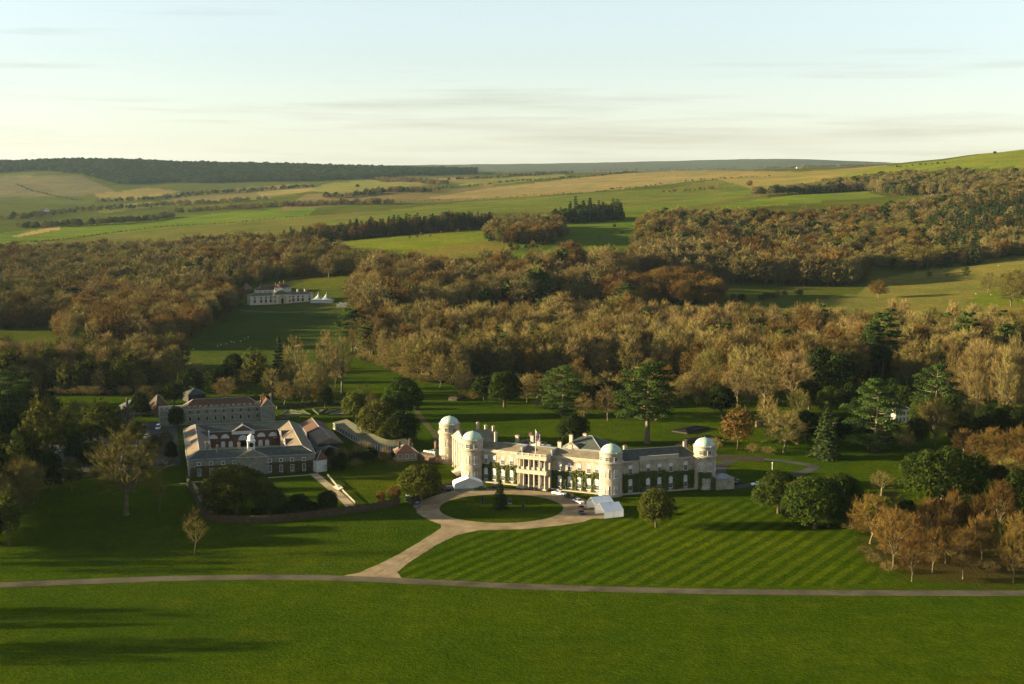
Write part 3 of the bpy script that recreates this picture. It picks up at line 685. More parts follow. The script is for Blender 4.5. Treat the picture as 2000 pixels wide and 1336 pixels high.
def leafy(name, seed, H=10.0, W=4.0, n=2600, s=0.42, mc=None, cb=0.12):
    """a tree that still carries thin autumn foliage over its twigs"""
    b = bare_tree(name, seed, H, W, cb, 6, 110, 7, 0.07, M_russet, tl=1.0)
    R = np.random.default_rng(seed + 7); i = R.integers(0, len(b.cV), n)
    P = b.cV[i] + R.normal(size=(n, 3)) * 0.25; d = P - np.array([0, 0, H * 0.5]); d /= np.linalg.norm(d, axis=1)[:, None] + 1e-6
    lv = leaves_at(R, P, d, R.uniform(0.6, 1.3, n) * s, 0.9)
    V, T, _ = join([(b.cV, b.cT, 0), (lv[0], lv[1], 0)])
    b.cV, b.cT = V, T; b.mc = mc or M_russet; return b
K = {}
K['bare'] = [bare_tree('bare_tan_%d' % i, 10 + i, 16, 5.8, 0.12, 10, 240, 21, tw=0.065, tl=1.25, mc=M_twig) for i in range(4)]
K['lime'] = [bare_tree('bare_rust_%d' % i, 30 + i, 16, 6.2, 0.12, 11, 320, 23, tw=0.06, mc=M_twig_rust, ascend=0.7, tl=1.15) for i in range(3)]
K['olive'] = [bare_tree('bare_olive_%d' % i, 50 + i, 16, 5.6, 0.10, 10, 240, 21, tw=0.065, tl=1.25, mc=M_twig_olive) for i in range(3)]
K['slim'] = [bare_tree('bare_slim_%d' % i, 70 + i, 18, 3.9, 0.06, 9, 230, 22, tw=0.06, mc=M_twig, ascend=0.9, tl=1.25, tr=0.26) for i in range(3)]
K['slimrust'] = [bare_tree('bare_slim_rust_%d' % i, 80 + i, 18, 3.9, 0.06, 9, 230, 22, tw=0.06, tl=1.25, mc=M_twig_rust, ascend=0.9, tr=0.26) for i in range(2)]
K['young'] = [bare_tree('young_bare_%d' % i, 90 + i, 14, 4.2, 0.16, 6, 90, 9, mc=M_twig_olive, tr=0.14, tw=0.06, inner=0.5) for i in range(2)]
K['open'] = [bare_tree('open_bare_%d' % i, 95 + i, 18, 5.5, 0.22, 9, 110, 12, mc=M_twig, tr=0.42, inner=0.45, tw=0.08) for i in range(2)]
K['old'] = [bare_tree('old_bare', 99, 22, 8.4, 0.14, 12, 330, 26, mc=M_twig_olive, tr=0.46, inner=0.45, tw=0.075, tl=1.3)]
K['russet'] = [leafy('russet_%d' % i, 110 + i, 11, 5.0) for i in range(2)]
K['amber'] = [leafy('amber', 115, 9, 2.6, 1800, 0.4, M_amber)]
K['ivy'] = [leafy('ivy_clad_%d' % i, 120 + i, 18, 5.0, 3400, 0.55, M_olive, 0.14) for i in range(2)]
K['oak'] = [broad_evergreen('evergreen_oak_%d' % i, 130 + i) for i in range(3)]
K['oakolive'] = [broad_evergreen('olive_oak_%d' % i, 135 + i, mc=M_olive, nc=38, cr=0.33) for i in range(2)]
K['dome'] = [broad_evergreen('domed_evergreen', 140, 13, 11, 0.02, 90, 14000, 0.42, M_oak, 0.20)]
K['yew'] = [broad_evergreen('yew_%d' % i, 145 + i, 11, 5.0, 0.02, 38, 6500, 0.38, M_dark, 0.36) for i in range(2)]
K['cedar'] = [cedar('cedar_%d' % i, 150 + i, cb=(0.34, 0.12, 0.08)[i]) for i in range(3)]
K['pine'] = [cedar('pine_%d' % i, 160 + i, 19, 5.5, 0.40, 7, 8500, M_pine, 0.42, 0.30) for i in range(2)]
K['spruce'] = [spruce('spruce_%d' % i, 170 + i) for i in range(2)]
K['fir'] = [spruce('fir_%d' % i, 175 + i, 20, 3.4, 0.05, 18, 2600, None, 0.75) for i in range(2)]
K['shrub'] = [broad_evergreen('shrub_%d' % i, 180 + i, 3.0, 2.2, 0.0, 16, 1100, 0.32, M_dark, 0.42) for i in range(2)]
K['brush'] = [bare_tree('brush_%d' % i, 185 + i, 5.0, 3.4, 0.05, 9, 90, 14, 0.05, M_twig, tr=0.08, tl=1.0) for i in range(2)]
# plain small versions for the far woods
K['far_bare'] = [bare_tree('far_bare_%d' % i, 200 + i, 16, 6.4, 0.06, 6, 130, 26, tw=0.17, mc=M_twig_dull, tl=1.35, tr=0.3, jit=0.34) for i in range(3)]
K['far_rust'] = [bare_tree('far_rust_%d' % i, 210 + i, 16, 6.4, 0.06, 6, 130, 26, tw=0.17, mc=M_twig_rust, tl=1.35, tr=0.3, jit=0.34) for i in range(2)]
K['far_olive'] = [bare_tree('far_olive_%d' % i, 215 + i, 16, 6.4, 0.06, 6, 130, 26, tw=0.17, mc=M_twig_olive, tl=1.35, tr=0.3, jit=0.34) for i in range(2)]
K['far_oak'] = [broad_evergreen('far_oak_%d' % i, 220 + i, 14, 6.0, 0.05, 18, 750, 1.3, M_oak, 0.42) for i in range(2)]
K['far_dark'] = [broad_evergreen('far_dark_%d' % i, 240 + i, 14, 6.0, 0.0, 16, 420, 1.7, M_dark, 0.45) for i in range(2)]
K['far_fir'] = [spruce('far_fir_%d' % i, 230 + i, 20, 3.4, 0.05, 11, 420, None, 1.5) for i in range(2)]

TRNG = random.Random(5)
def plant(name, kind, x, y, z, h, label, group=None, cat='tree', w=None, var=None, sq=None):
    ks = K[kind]; t = ks[var] if var is not None else TRNG.choice(ks)
    me_t, me_c = t.parts(); s = h / t.H
    sx = s if w is None else (w / 2) / t.W
    root = empty(name, (x, y, z), TRNG.uniform(0, 6.28)); root.scale = (sx, sx, s)
    link('trunk', me_t, root); link('crown', me_c, root)
    return tag(root, label, cat, group)
def tree_px(name, kind, px, base, top, label, wpx=None, group=None, cat='tree', var=None, hmul=1.0):
    """tree whose foot stands at a pixel of the photograph"""
    x, y, z = hit(px, base) if base < 760 else (*G(px, base), 0.0)
    d = y * CP + CAMH * SP
    m = d / F
    h = (base - top) * m / math.cos(math.atan2(CAMH - z, y)) * hmul
    return plant(name, kind, x, y, z, h, label, group, cat, w=None if wpx is None else wpx * m, var=var)

# ------------------------------------------------------------------ building kit
M_stone = mat('pale_stucco', (0.195, 0.165, 0.115), (0.34, 0.292, 0.215), rough=0.85, scale=0.35, detail=8, bump=0.15, bscale=2.5, bdist=0.03, spec=0.2, coord='World')
M_trim = mat('stone_trim', (0.27, 0.232, 0.172), (0.355, 0.31, 0.235), rough=0.8, scale=0.6, spec=0.2, coord='World')
M_copper = mat('copper_green', (0.24, 0.33, 0.265), (0.33, 0.42, 0.345), rough=0.6, scale=0.5, detail=6, spec=0.3, coord='World')
M_lead = mat('weathered_lead', (0.14, 0.155, 0.15), (0.24, 0.26, 0.25), rough=0.6, scale=0.4, detail=6, spec=0.4, coord='World')
def slate_mat(name, c, c2, per=0.55):
    m = mat(name, c, c2, rough=0.8, scale=0.55, detail=9, spec=0.15, coord='World', contrast=(0.3, 0.7), bump=0.35, bscale=1.6, bdist=0.12)
    return m
M_slate = slate_mat('grey_slate', (0.030, 0.036, 0.030), (0.066, 0.073, 0.060))
M_slate_brown = slate_mat('brown_slate', (0.0900, 0.0750, 0.0488), (0.1800, 0.1500, 0.0975))  # browner and paler than the grey slate
M_tile = slate_mat('clay_tile', (0.1125, 0.0540, 0.0285), (0.1725, 0.0825, 0.0435))
M_tile_dark = slate_mat('mossy_clay_tile', (0.0562, 0.0315, 0.0195), (0.0900, 0.0495, 0.0300))
M_brick = mat('red_brick', (0.075, 0.045, 0.030), (0.12, 0.070, 0.045), rough=0.9, scale=0.8, detail=6, spec=0.15, coord='World')
M_flint = mat('flint_wall', (0.115, 0.113, 0.085), (0.20, 0.195, 0.15), rough=0.9, scale=0.9, detail=8, bump=0.3, bscale=3.0, bdist=0.05, spec=0.15, coord='World')
M_white = mat('white_paint', (0.4420, 0.4420, 0.4080), (0.5270, 0.5270, 0.4930), rough=0.5, scale=0.7, spec=0.4, coord='World')
M_glass = mat('window_glass', (0.012, 0.014, 0.016), rough=0.08, spec=0.6)
M_blind = mat('linen_blind', (0.50, 0.48, 0.42), (0.60, 0.58, 0.52), rough=0.9, scale=1.0)
M_black = mat('black_iron', (0.010, 0.010, 0.010), rough=0.9, spec=0.05)
M_wood = mat('weathered_boards', (0.014, 0.011, 0.008), (0.030, 0.023, 0.016), rough=0.9, scale=1.5, coord='World')

class Wall:
    """a straight wall from A to B; its outside lies to the right of A->B when out=+1"""
    def __init__(s, A, B, out=1, z=0.0):
        s.A, s.B, s.z = A, B, z; s.L = math.hypot(B[0] - A[0], B[1] - A[1]); s.t = unit(B[0] - A[0], B[1] - A[1])
        s.n = (s.t[1] * out, -s.t[0] * out); s.O = (A[0], A[1], z)
    def p(s, x, y=0.0, z=0.0): return (s.A[0] + s.t[0] * x + s.n[0] * y, s.A[1] + s.t[1] * x + s.n[1] * y, s.z + z)
    def box(s, mb, x0, x1, y0, y1, z0, z1): mb.box(s.O, s.t, s.n, x0, x1, y0, y1, z0, z1); return mb
def window(par, wl_, x, z, w, h, blind=0.5, arch=False, bars=(2, 4), surround=0.09, pane_m=None, frame_m=None, name='window', y=0.0):
    """sash window on a wall: surround and glazing bars, with the pane and the blind as pieces of it"""
    f = MB(); s_ = surround
    wl_.box(f, x - w / 2 - s_, x - w / 2, y, y + 0.12, z, z + h); wl_.box(f, x + w / 2, x + w / 2 + s_, y, y + 0.12, z, z + h)
    wl_.box(f, x - w / 2 - s_, x + w / 2 + s_, y, y + 0.14, z + h, z + h + s_); wl_.box(f, x - w / 2 - s_ - 0.1, x + w / 2 + s_ + 0.1, y, y + 0.24, z - 0.18, z)
    if arch:
        n = 8; pts = [wl_.p(x + math.cos(math.pi * i / n) * (w / 2 + s_), y + 0.13, z + h + s_ + math.sin(math.pi * i / n) * (w / 2)) for i in range(n + 1)]
        f.poly(pts)
    for i in range(1, bars[0]): wl_.box(f, x - w / 2 + w * i / bars[0] - 0.03, x - w / 2 + w * i / bars[0] + 0.03, y + 0.03, y + 0.07, z, z + h)
    for i in range(1, bars[1]): wl_.box(f, x - w / 2, x + w / 2, y + 0.032, y + 0.068, z + h * i / bars[1] - 0.03, z + h * i / bars[1] + 0.03)
    o = f.build(name, frame_m or M_white, par)
    g = MB(); g.quad(wl_.p(x - w / 2, y + 0.02, z), wl_.p(x + w / 2, y + 0.02, z), wl_.p(x + w / 2, y + 0.02, z + h * (1 - blind)), wl_.p(x - w / 2, y + 0.02, z + h * (1 - blind)))
    g.build('pane', pane_m or M_glass, o)
    if blind > 0.01:
        g = MB(); zb = z + h * (1 - blind); g.quad(wl_.p(x - w / 2, y + 0.025, zb), wl_.p(x + w / 2, y + 0.025, zb), wl_.p(x + w / 2, y + 0.025, z + h), wl_.p(x - w / 2, y + 0.025, z + h))
        g.build('blind', M_blind, o)
    return o
def body(par, wl_, depth, h, m, name='wall', x0=0.0, x1=None, y0=0.0):
    mb = MB(); wl_.box(mb, x0, wl_.L if x1 is None else x1, y0, -depth, -0.5, h); return mb.build(name, m, par)
def cornice(par, wl_, depth, h, m, t=0.5, o=0.35, x0=0.0, x1=None, name='cornice'):
    x1 = wl_.L if x1 is None else x1; mb = MB()
    wl_.box(mb, x0 - o, x1 + o, o, -depth - o, h, h + t * 0.5); wl_.box(mb, x0 - o * 1.5, x1 + o * 1.5, o * 1.5, -depth - o * 1.5, h + t * 0.5 + 0.002, h + t)
    return mb.build(name, m, par)
def roof(par, wl_, depth, z0, rise, m, x0=0.0, x1=None, hip=(True, True), o=0.4, y0=0.0, name='roof', ridge_m=None):
    """hipped or gabled roof with its ridge along the wall"""
    x1 = wl_.L if x1 is None else x1; a, b = x0 - o, x1 + o; f, k_ = y0 + o, y0 - depth - o; c = y0 - depth / 2
    hl = (depth / 2 + o) if hip[0] else 0.0; hr = (depth / 2 + o) if hip[1] else 0.0
    p = wl_.p; R0, R1 = p(a + hl, c, z0 + rise), p(b - hr, c, z0 + rise)
    A_, B_, C_, D_ = p(a, f, z0), p(b, f, z0), p(b, k_, z0), p(a, k_, z0)
    mb = MB(); mb.quad(A_, B_, R1, R0); mb.quad(C_, D_, R0, R1); mb.poly([B_, C_, R1]); mb.poly([D_, A_, R0]); mb.quad(D_, C_, B_, A_)
    ob = mb.build(name, m, par)
    r = MB(); e = 0.14
    for P_, Q_ in ((R0, R1),) + (((A_, R0), (D_, R0)) if hip[0] else ()) + (((B_, R1), (C_, R1)) if hip[1] else ()):
        r.tube((P_[0], P_[1], P_[2] + 0.05), (Q_[0], Q_[1], Q_[2] + 0.05), e, e, 6)
    r.build('ridge', ridge_m or M_lead, ob); return ob
def chimney(par, wl_, x, y, z0, z1, w=1.2, d=0.9, m=None, pots=2):
    mb = MB(); wl_.box(mb, x - w / 2, x + w / 2, y - d / 2, y + d / 2, z0, z1); wl_.box(mb, x - w / 2 - 0.12, x + w / 2 + 0.12, y - d / 2 - 0.12, y + d / 2 + 0.12, z1, z1 + 0.25)
    o = mb.build('chimney', m or M_trim, par); q = MB()
    for i in range(pots):
        c = wl_.p(x - w / 2 + w * (i + 0.5) / pots, y, 0); q.lathe(c[0], c[1], [(0.16, wl_.z + z1 + 0.2), (0.13, wl_.z + z1 + 0.8), (0.0, wl_.z + z1 + 0.8)], 8)
    q.build('chimney_pot', M_tile, o); return o
def gable(par, wl_, x0, x1, z, rise, y, m, th=0.5, name='pediment', trim=None):
    """triangular gable or pediment standing on a wall"""
    mb = MB(); p = wl_.p; c = (x0 + x1) / 2
    F_ = [p(x0, y, z), p(x1, y, z), p(c, y, z + rise)]; B_ = [p(x0, y - th, z), p(x1, y - th, z), p(c, y - th, z + rise)]
    mb.add(F_ + B_, [(0, 1, 2), (5, 4, 3), (0, 2, 5, 3), (2, 1, 4, 5), (1, 0, 3, 4)]); o = mb.build(name, m, par)
    t = MB(); e = 0.22
    for a, b in ((F_[0], F_[2]), (F_[1], F_[2]), (F_[0], F_[1])): t.tube((a[0] + wl_.n[0] * 0.1, a[1] + wl_.n[1] * 0.1, a[2]), (b[0] + wl_.n[0] * 0.1, b[1] + wl_.n[1] * 0.1, b[2]), e, e, 4)
    t.build('moulding', trim or M_trim, o); return o
def steep(par, wl_, x, y0, y1, z0, rise, hw, m, name='roof'):
    """gabled roof whose ridge runs into the building (behind a pediment)"""
    p = wl_.p; mb = MB()
    A_, B_, C_ = p(x - hw, y0, z0), p(x + hw, y0, z0), p(x, y0, z0 + rise); D_, E_, F_ = p(x - hw, y1, z0), p(x + hw, y1, z0), p(x, y1, z0 + rise)
    mb.add([A_, B_, C_, D_, E_, F_], [(0, 2, 5, 3), (2, 1, 4, 5), (0, 1, 2), (5, 4, 3)]); return mb.build(name, m, par)
M_ivy = mat('ivy_leaves', (0.030, 0.042, 0.007), (0.085, 0.098, 0.016), rough=0.6, scale=1.2, rnd=0.1, trans=0.15, spec=0.25, coord='World')
M_creeper = mat('bare_creeper', (0.050, 0.042, 0.016), (0.10, 0.085, 0.03), rough=0.9, scale=1.0, trans=0.1, spec=0.1, coord='World')
IVN = [0]
def climber(wl_, rects, label, density=52, s=0.40, m=None, y=0.05, th=0.6, group=None):
    """climbing plant on a wall: leaves over the given rectangles, with its stems as a part"""
    IVN[0] += 1; R = np.random.default_rng(700 + IVN[0]); Ps = []
    for (x0, x1, z0, z1) in rects:
        n = int((x1 - x0) * (z1 - z0) * density); e = 0.35
        X = R.uniform(x0, x1, n) + R.normal(size=n) * 0.12; Zz = R.uniform(z0, z1, n) + R.normal(size=n) * 0.15
        edge = np.minimum(np.minimum(X - x0, x1 - X), z1 - Zz); bul = np.clip(edge / e, 0.15, 1)
        Yy = y + R.uniform(0.0, 1, n) * th * bul * (0.6 + 0.4 * np.sin(X * 2.1) * np.sin(Zz * 1.7))
        Ps.append(np.stack([wl_.A[0] + wl_.t[0] * X + wl_.n[0] * Yy, wl_.A[1] + wl_.t[1] * X + wl_.n[1] * Yy, wl_.z + np.maximum(Zz, 0.05)], 1))
    P = np.concatenate(Ps); N = np.tile([wl_.n[0], wl_.n[1], 0.35], (len(P), 1))
    V, T = leaves_at(R, P, N, R.uniform(0.7, 1.4, len(P)) * s, 0.8)
    c = rects[0]; x = (c[0] + c[1]) / 2
    root = empty('climbing_plant', wl_.p(x, 0.1, 0)); tag(root, label, 'climber', group)
    o = bpy.data.objects.new('foliage', np_mesh('foliage', V, T, m or M_ivy)); COL.objects.link(o); adopt(o, root)
    st = MB()
    for (x0, x1, z0, z1) in rects:
        if z0 < 1.0: st.tube(wl_.p((x0 + x1) / 2, 0.1, 0), wl_.p((x0 + x1) / 2 + 0.2, 0.1, z1 * 0.8), 0.09, 0.04, 5)
    if not st.v: st.tube(wl_.p(x, 0.1, c[2]), wl_.p(x, 0.1, c[3]), 0.08, 0.04, 5)
    st.build('stem', M_bark_dark, root); return root

# ------------------------------------------------------------------ the mansion
T0, T1, T2, T3 = (-26.8, 601.0), (-16.0, 565.0), (38.1, 538.5), (75.9, 551.5)
house = empty('mansion', (20.0, 555.0, 0.0))
tag(house, 'pale stone mansion with green domed towers, two-tier columned portico and ivy', 'mansion')
EAVE = 12.2
TR = 4.45
def tower(c, wins, hide=()):
    t = MB().lathe(c[0], c[1], [(TR + 0.25, -0.3), (TR + 0.25, 0.8), (TR, 0.9), (TR, 12.55)], 40).build('tower', M_stone, house, True)
    MB().lathe(c[0], c[1], [(TR, 12.4), (TR + 0.35, 12.6), (TR + 0.55, 13.0), (TR + 0.6, 13.35), (TR - 0.1, 13.5)], 40).build('cornice', M_trim, t)
    MB().lathe(c[0], c[1], [(TR - 0.12, 13.3), (TR - 0.12, 16.5)], 40).build('drum', M_stone, t, True)
    mb = MB().lathe(c[0], c[1], [(TR - 0.1, 16.45), (TR + 0.12, 16.6), (TR + 0.15, 16.9), (TR - 0.5, 17.0)], 40)
    for i in range(28):
        a = 2 * math.pi * i / 28; r = TR + 0.02
        mb.box((c[0] + r * math.cos(a), c[1] + r * math.sin(a), 0), (math.cos(a), math.sin(a)), (-math.sin(a), math.cos(a)), -0.12, 0.12, -0.17, 0.17, 16.9, 17.22)
    mb.build('parapet', M_trim, t)
    n = 8; prof = [(3.95 * math.cos(a), 17.0 + 3.0 * math.sin(a)) for a in np.linspace(0, math.pi / 2, 9)]; prof[-1] = (0.12, 20.0)
    d = MB().lathe(c[0], c[1], prof, 24).build('dome', M_copper, t, True)
    MB().lathe(c[0], c[1], [(0.16, 19.95), (0.1, 20.3), (0.0, 20.4)], 8).build('finial', M_copper, t)
    for a_deg in wins:
        a = math.radians(a_deg); n_ = (math.cos(a), math.sin(a)); tt = (-n_[1], n_[0])
        B_ = (c[0] + n_[0] * (TR - 0.06) - tt[0] * 3, c[1] + n_[1] * (TR - 0.06) - tt[1] * 3)
        wl2 = Wall(B_, (B_[0] + tt[0] * 6, B_[1] + tt[1] * 6), 1)
        if (wl2.n[0] * n_[0] + wl2.n[1] * n_[1]) < 0: wl2 = Wall((B_[0] + tt[0] * 6, B_[1] + tt[1] * 6), B_, 1)
        window(house, wl2, 3, 1.2, 1.3, 3.0, 0.45, bars=(3, 4)); window(house, wl2, 3, 7.4, 1.3, 3.2, 0.3, bars=(3, 4)); window(house, wl2, 3, 13.9, 1.4, 1.5, 0.0, bars=(3, 2), y=-0.06)
    return t
tower(T0, (200, 255, 300)); tower(T1, (200, 245, 290)); tower(T2, (205, 247, 292)); tower(T3, (245, 288, 335))
# main range between the two front towers
wm = Wall(T1, T2, 1)
body(house, wm, 11, EAVE, M_stone); cornice(house, wm, 11, EAVE, M_trim, 0.7, 0.35, 2, wm.L - 2)
L_ = wm.L; PC = L_ * 0.475; PW = 6.5
roof(house, wm, 10.5, EAVE + 0.7, 2.4, M_slate_brown, 3.5, L_ - 3.5, (False, False), 0.15)
for a_, b_ in ((3.6, PC - PW), (PC + PW, L_ - 3.6)): p_ = MB(); wm.box(p_, a_, b_, 0.12, -0.25, EAVE + 0.7, EAVE + 1.1); p_.build('parapet', M_trim, house)
up = [6.2, 9.9, 13.7, 17.6, L_ - 21.4, L_ - 17.3, L_ - 13.2, L_ - 9.2, L_ - 5.8]
for x in up:
    if abs(x - PC) < PW + 1: continue
    window(house, wm, x, 7.6, 1.35, 3.3, 0.45, bars=(3, 4)); window(house, wm, x, 1.3, 1.5, 3.6, 0.55, arch=True, bars=(3, 4))
st = MB(); wm.box(st, 2, L_ - 2, 0.06, 0.0, 6.35, 6.65); st.build('string_course', M_trim, house)
pl = MB(); wm.box(pl, 2, L_ - 2, 1.6, 0.0, 0, 0.35); pl.build('plinth', M_trim, house)
# portico
po = MB(); D = 5.0
wm.box(po, PC - PW, PC + PW, D, 0.02, 0.0, 0.45); wm.box(po, PC - PW, PC + PW, D, 0.02, 6.1, 7.5); wm.box(po, PC - PW - 0.2, PC + PW + 0.2, D + 0.2, 0.03, 7.5, 7.75)
wm.box(po, PC - PW, PC + PW, D, 0.02, 11.9, 13.0); wm.box(po, PC - PW - 0.25, PC + PW + 0.25, D + 0.25, 0.03, 13.0, 13.3)
for sx in (-1, 1):
    a, b = sorted((PC + sx * PW, PC + sx * (PW - 0.7)))
    wm.box(po, a, b, 1.2, 0.02, 0.45, 6.1); wm.box(po, a, b, 1.2, 0.02, 7.75, 11.9)
por = po.build('portico', M_trim, house)
for i in range(6):
    x = PC - PW + 0.75 + (2 * PW - 1.5) * i / 5
    for z0, z1, r in ((0.45, 6.1, 0.36), (7.75, 11.9, 0.32)):
        c = wm.p(x, D - 0.6, 0); cb_ = MB().lathe(c[0], c[1], [(r * 1.35, z0), (r * 1.35, z0 + 0.25), (r, z0 + 0.35), (r * 0.86, z1 - 0.45), (r * 1.2, z1 - 0.3), (r * 1.4, z1)], 14)
        cb_.build('column', M_trim, por, True)
for i in (0, 1):
    for z0, z1, r in ((0.45, 6.1, 0.36), (7.75, 11.9, 0.32)):
        for sx in (-1, 1):
            c = wm.p(PC + sx * (PW - 0.75), 1.9 + i * 1.1, 0); MB().lathe(c[0], c[1], [(r * 1.3, z0), (r, z0 + 0.3), (r * 0.86, z1 - 0.45), (r * 1.4, z1)], 12).build('column', M_trim, por, True)
bal = MB(); n = 44
for i in range(n + 1):
    x = PC - PW + 0.2 + (2 * PW - 0.4) * i / n
    if i % 9 == 0: wm.box(bal, x - 0.35, x + 0.35, D + 0.05, D - 0.45, 13.3, 14.35)
    else: wm.box(bal, x - 0.07, x + 0.07, D - 0.1, D - 0.26, 13.42, 14.1)
wm.box(bal, PC - PW, PC + PW, D + 0.02, D - 0.4, 14.1, 14.3); wm.box(bal, PC - PW, PC + PW, D - 0.02, D - 0.36, 13.302, 13.42)
for sx in (-1, 1): wm.box(bal, PC + sx * PW - 0.15, PC + sx * PW + 0.15, D - 0.45, 0.5, 13.3, 14.28)
bal.build('balustrade', M_trim, por)
bl = MB(); wm.box(bl, PC - PW + 0.3, PC + PW - 0.3, D - 0.75, D - 0.85, 7.76, 8.6); bl.build('railing', M_trim, por)
for i, x in enumerate((PC - 3.9, PC, PC + 3.9)):
    window(house, wm, x, 0.5, 1.6, 4.2, 0.0, bars=(2, 3), name='doorway' if i == 1 else 'window'); window(house, wm, x, 8.0, 1.4, 3.0, 0.0, bars=(3, 4))
# raised roof bay behind the portico with flag staff platform
for a_ in (-PW, PW): rb = MB(); wm.box(rb, PC + a_ - 0.35, PC + a_ + 0.35, 0.2, -5.6, EAVE + 0.6, EAVE + 3.3); rb.build('parapet', M_lead, house)
for x, y in ((PC - 2.0, -6.5), (PC + 12.0, -6.0), (PC + 6.0, -9.0)): chimney(house, wm, x, y, EAVE + 1, EAVE + 4.6, 1.5, 0.9)
# right wing
wr = Wall(T2, T3, 1); LR = wr.L
body(house, wr, 10.5, EAVE, M_stone); cornice(house, wr, 10.5, EAVE, M_trim, 0.6, 0.3, 2.5, LR - 2.5)
roof(house, wr, 10, EAVE + 0.6, 3.4, M_slate, 2.5, LR - 2.5, (False, True), 0.1, ridge_m=M_trim)
bay = MB(); wr.box(bay, 12.0, 28.5, 0.5, 0.02, -0.3, EAVE + 0.45); bay.build('projecting_bay', M_stone, house)
bc = MB(); wr.box(bc, 11.8, 28.7, 0.85, -0.3, EAVE + 0.45, EAVE + 0.95); wr.box(bc, 12.0, 28.5, 0.5, 0.0, EAVE + 0.95, EAVE + 1.9); wr.box(bc, 11.9, 28.6, 0.6, -0.1, EAVE + 1.9, EAVE + 2.1); bc.build('parapet', M_trim, house)
for x, y in ((8.2, 0), (15.5, 0.5), (20.3, 0.5), (25.2, 0.5), (31.8, 0)):
    window(house, wr, x, 7.6, 1.4, 3.3, 0.4, bars=(3, 4), y=y); window(house, wr, x, 1.2, 1.5, 3.6, 0.55, arch=True, bars=(3, 4), y=y)
pl = MB(); wr.box(pl, 3, LR - 3, 2.2, 0.0, 0, 0.3); pl.build('plinth', M_trim, house)
for x, y in ((10.0, -9.5), (LR - 4.0, -9.5)): chimney(house, wr, x, y, EAVE + 0.6, EAVE + 4.4, 1.2, 1.0)
# left wing: temple front facing the evening sun
wlft = Wall(T0, T1, 1); LL = wlft.L
body(house, wlft, 11, EAVE, M_stone); cornice(house, wlft, 11, EAVE, M_trim, 0.6, 0.3, 2.5, LL - 2.5)
PX0, PX1 = LL * 0.5 - 10.5, LL * 0.5 + 10.5
fb = MB(); wlft.box(fb, PX0, PX1, 0.7, 0.02, -0.3, EAVE + 0.3); fb.build('temple_front', M_stone, house)
gable(house, wlft, PX0 - 0.4, PX1 + 0.4, EAVE + 0.62, 4.2, 0.7, M_stone, 0.8)
steep(house, wlft, LL * 0.5, 0.0, -13.0, EAVE + 0.6, 4.2, 10.9, M_slate)
for q in range(6):
    c = wlft.p(PX0 + 1.2 + (PX1 - PX0 - 2.4) * q / 5, 0.75, 0); MB().lathe(c[0], c[1], [(0.62, 0), (0.5, 0.6), (0.44, EAVE - 0.6), (0.65, EAVE)], 12).build('column', M_trim, house, True)
for x in (8.4, 13.0, 18.8, 24.6, 29.2):
    window(house, wlft, x, 7.4, 1.3, 3.1, 0.2, y=0.7 if PX0 < x < PX1 else 0, bars=(3, 4)); window(house, wlft, x, 1.2, 1.4, 3.6, 0.2, y=0.7 if PX0 < x < PX1 else 0, bars=(3, 4))
for x, y in ((LL * 0.35, -12.5), (LL * 0.35 + 3, -15.0), (LL * 0.8, -12), (LL * 0.15, -11)): chimney(house, wlft, x, y, EAVE, EAVE + 5.2, 1.1, 1.0)
# roofs and blocks behind the main range
wb = Wall(wm.p(6, -14)[:2], wm.p(L_ - 6, -14)[:2], 1)
def back_block(x0, x1, y0, d, h, rise, m=M_slate, hip=(True, True)):
    w2 = Wall(wm.p(x0, y0)[:2], wm.p(x1, y0)[:2], 1)
    body(house, w2, d, h, M_stone, 'rear_block'); cornice(house, w2, d, h, M_trim, 0.4, 0.2); roof(house, w2, d, h + 0.4, rise, m, hip=hip); return w2
lf = MB(); wm.box(lf, 5, L_ - 4, -11.02, -20, -0.5, EAVE - 0.5); lf.build('rear_block', M_stone, house)
lf = MB(); wm.box(lf, 4.5, L_ - 3.5, -11.1, -20.3, EAVE - 0.5, EAVE + 0.3); lf.build('leads', M_lead, house)
b1_ = back_block(30, 47, -22, 14, 12.0, 4.2); b2_ = back_block(6, 17, -22, 12, 10.5, 2.0, M_tile_dark); b3_ = back_block(47.5, 57, -19, 9, 11.0, 0.9, M_lead)
for w2, x, y in ((b1_, 7, -7), (b1_, 3, -2), (b2_, 2, -3), (b2_, 8, -5), (b2_, 5, -10)): chimney(house, w2, x, y, 10, 17.0 if w2 is b1_ else 14.6, 1.4, 1.0, M_trim if x != 5 else M_brick)
gable(house, b1_, 0.5, 7.5, 12.4, 2.4, 0.6, M_stone, 1.5)
for x in (20, 23, 26):
    d_ = MB(); wm.box(d_, x - 0.9, x + 0.9, -15.5, -17.5, EAVE + 0.3, EAVE + 1.5); d_.build('skylight', M_white, house)
# low stone lodge at the right end and small service blocks on the left
we = Wall((T3[0] + 4.2, T3[1] - 5.0), (T3[0] + 11.5, T3[1] - 2.8), 1)
body(house, we, 7, 4.4, M_stone, 'lodge_wall'); roof(house, we, 7, 4.4, 1.3, M_lead, o=0.2)
# steps in front of the temple front
stp = MB()
for i in range(6): wlft.box(stp, LL * 0.62 - 4 - i * 0.25, LL * 0.62 + 4 + i * 0.25, 0.7 + 0.55 * (i + 1), 0.71, 0, 1.9 - i * 0.3)
stp.build('steps', M_trim, house)
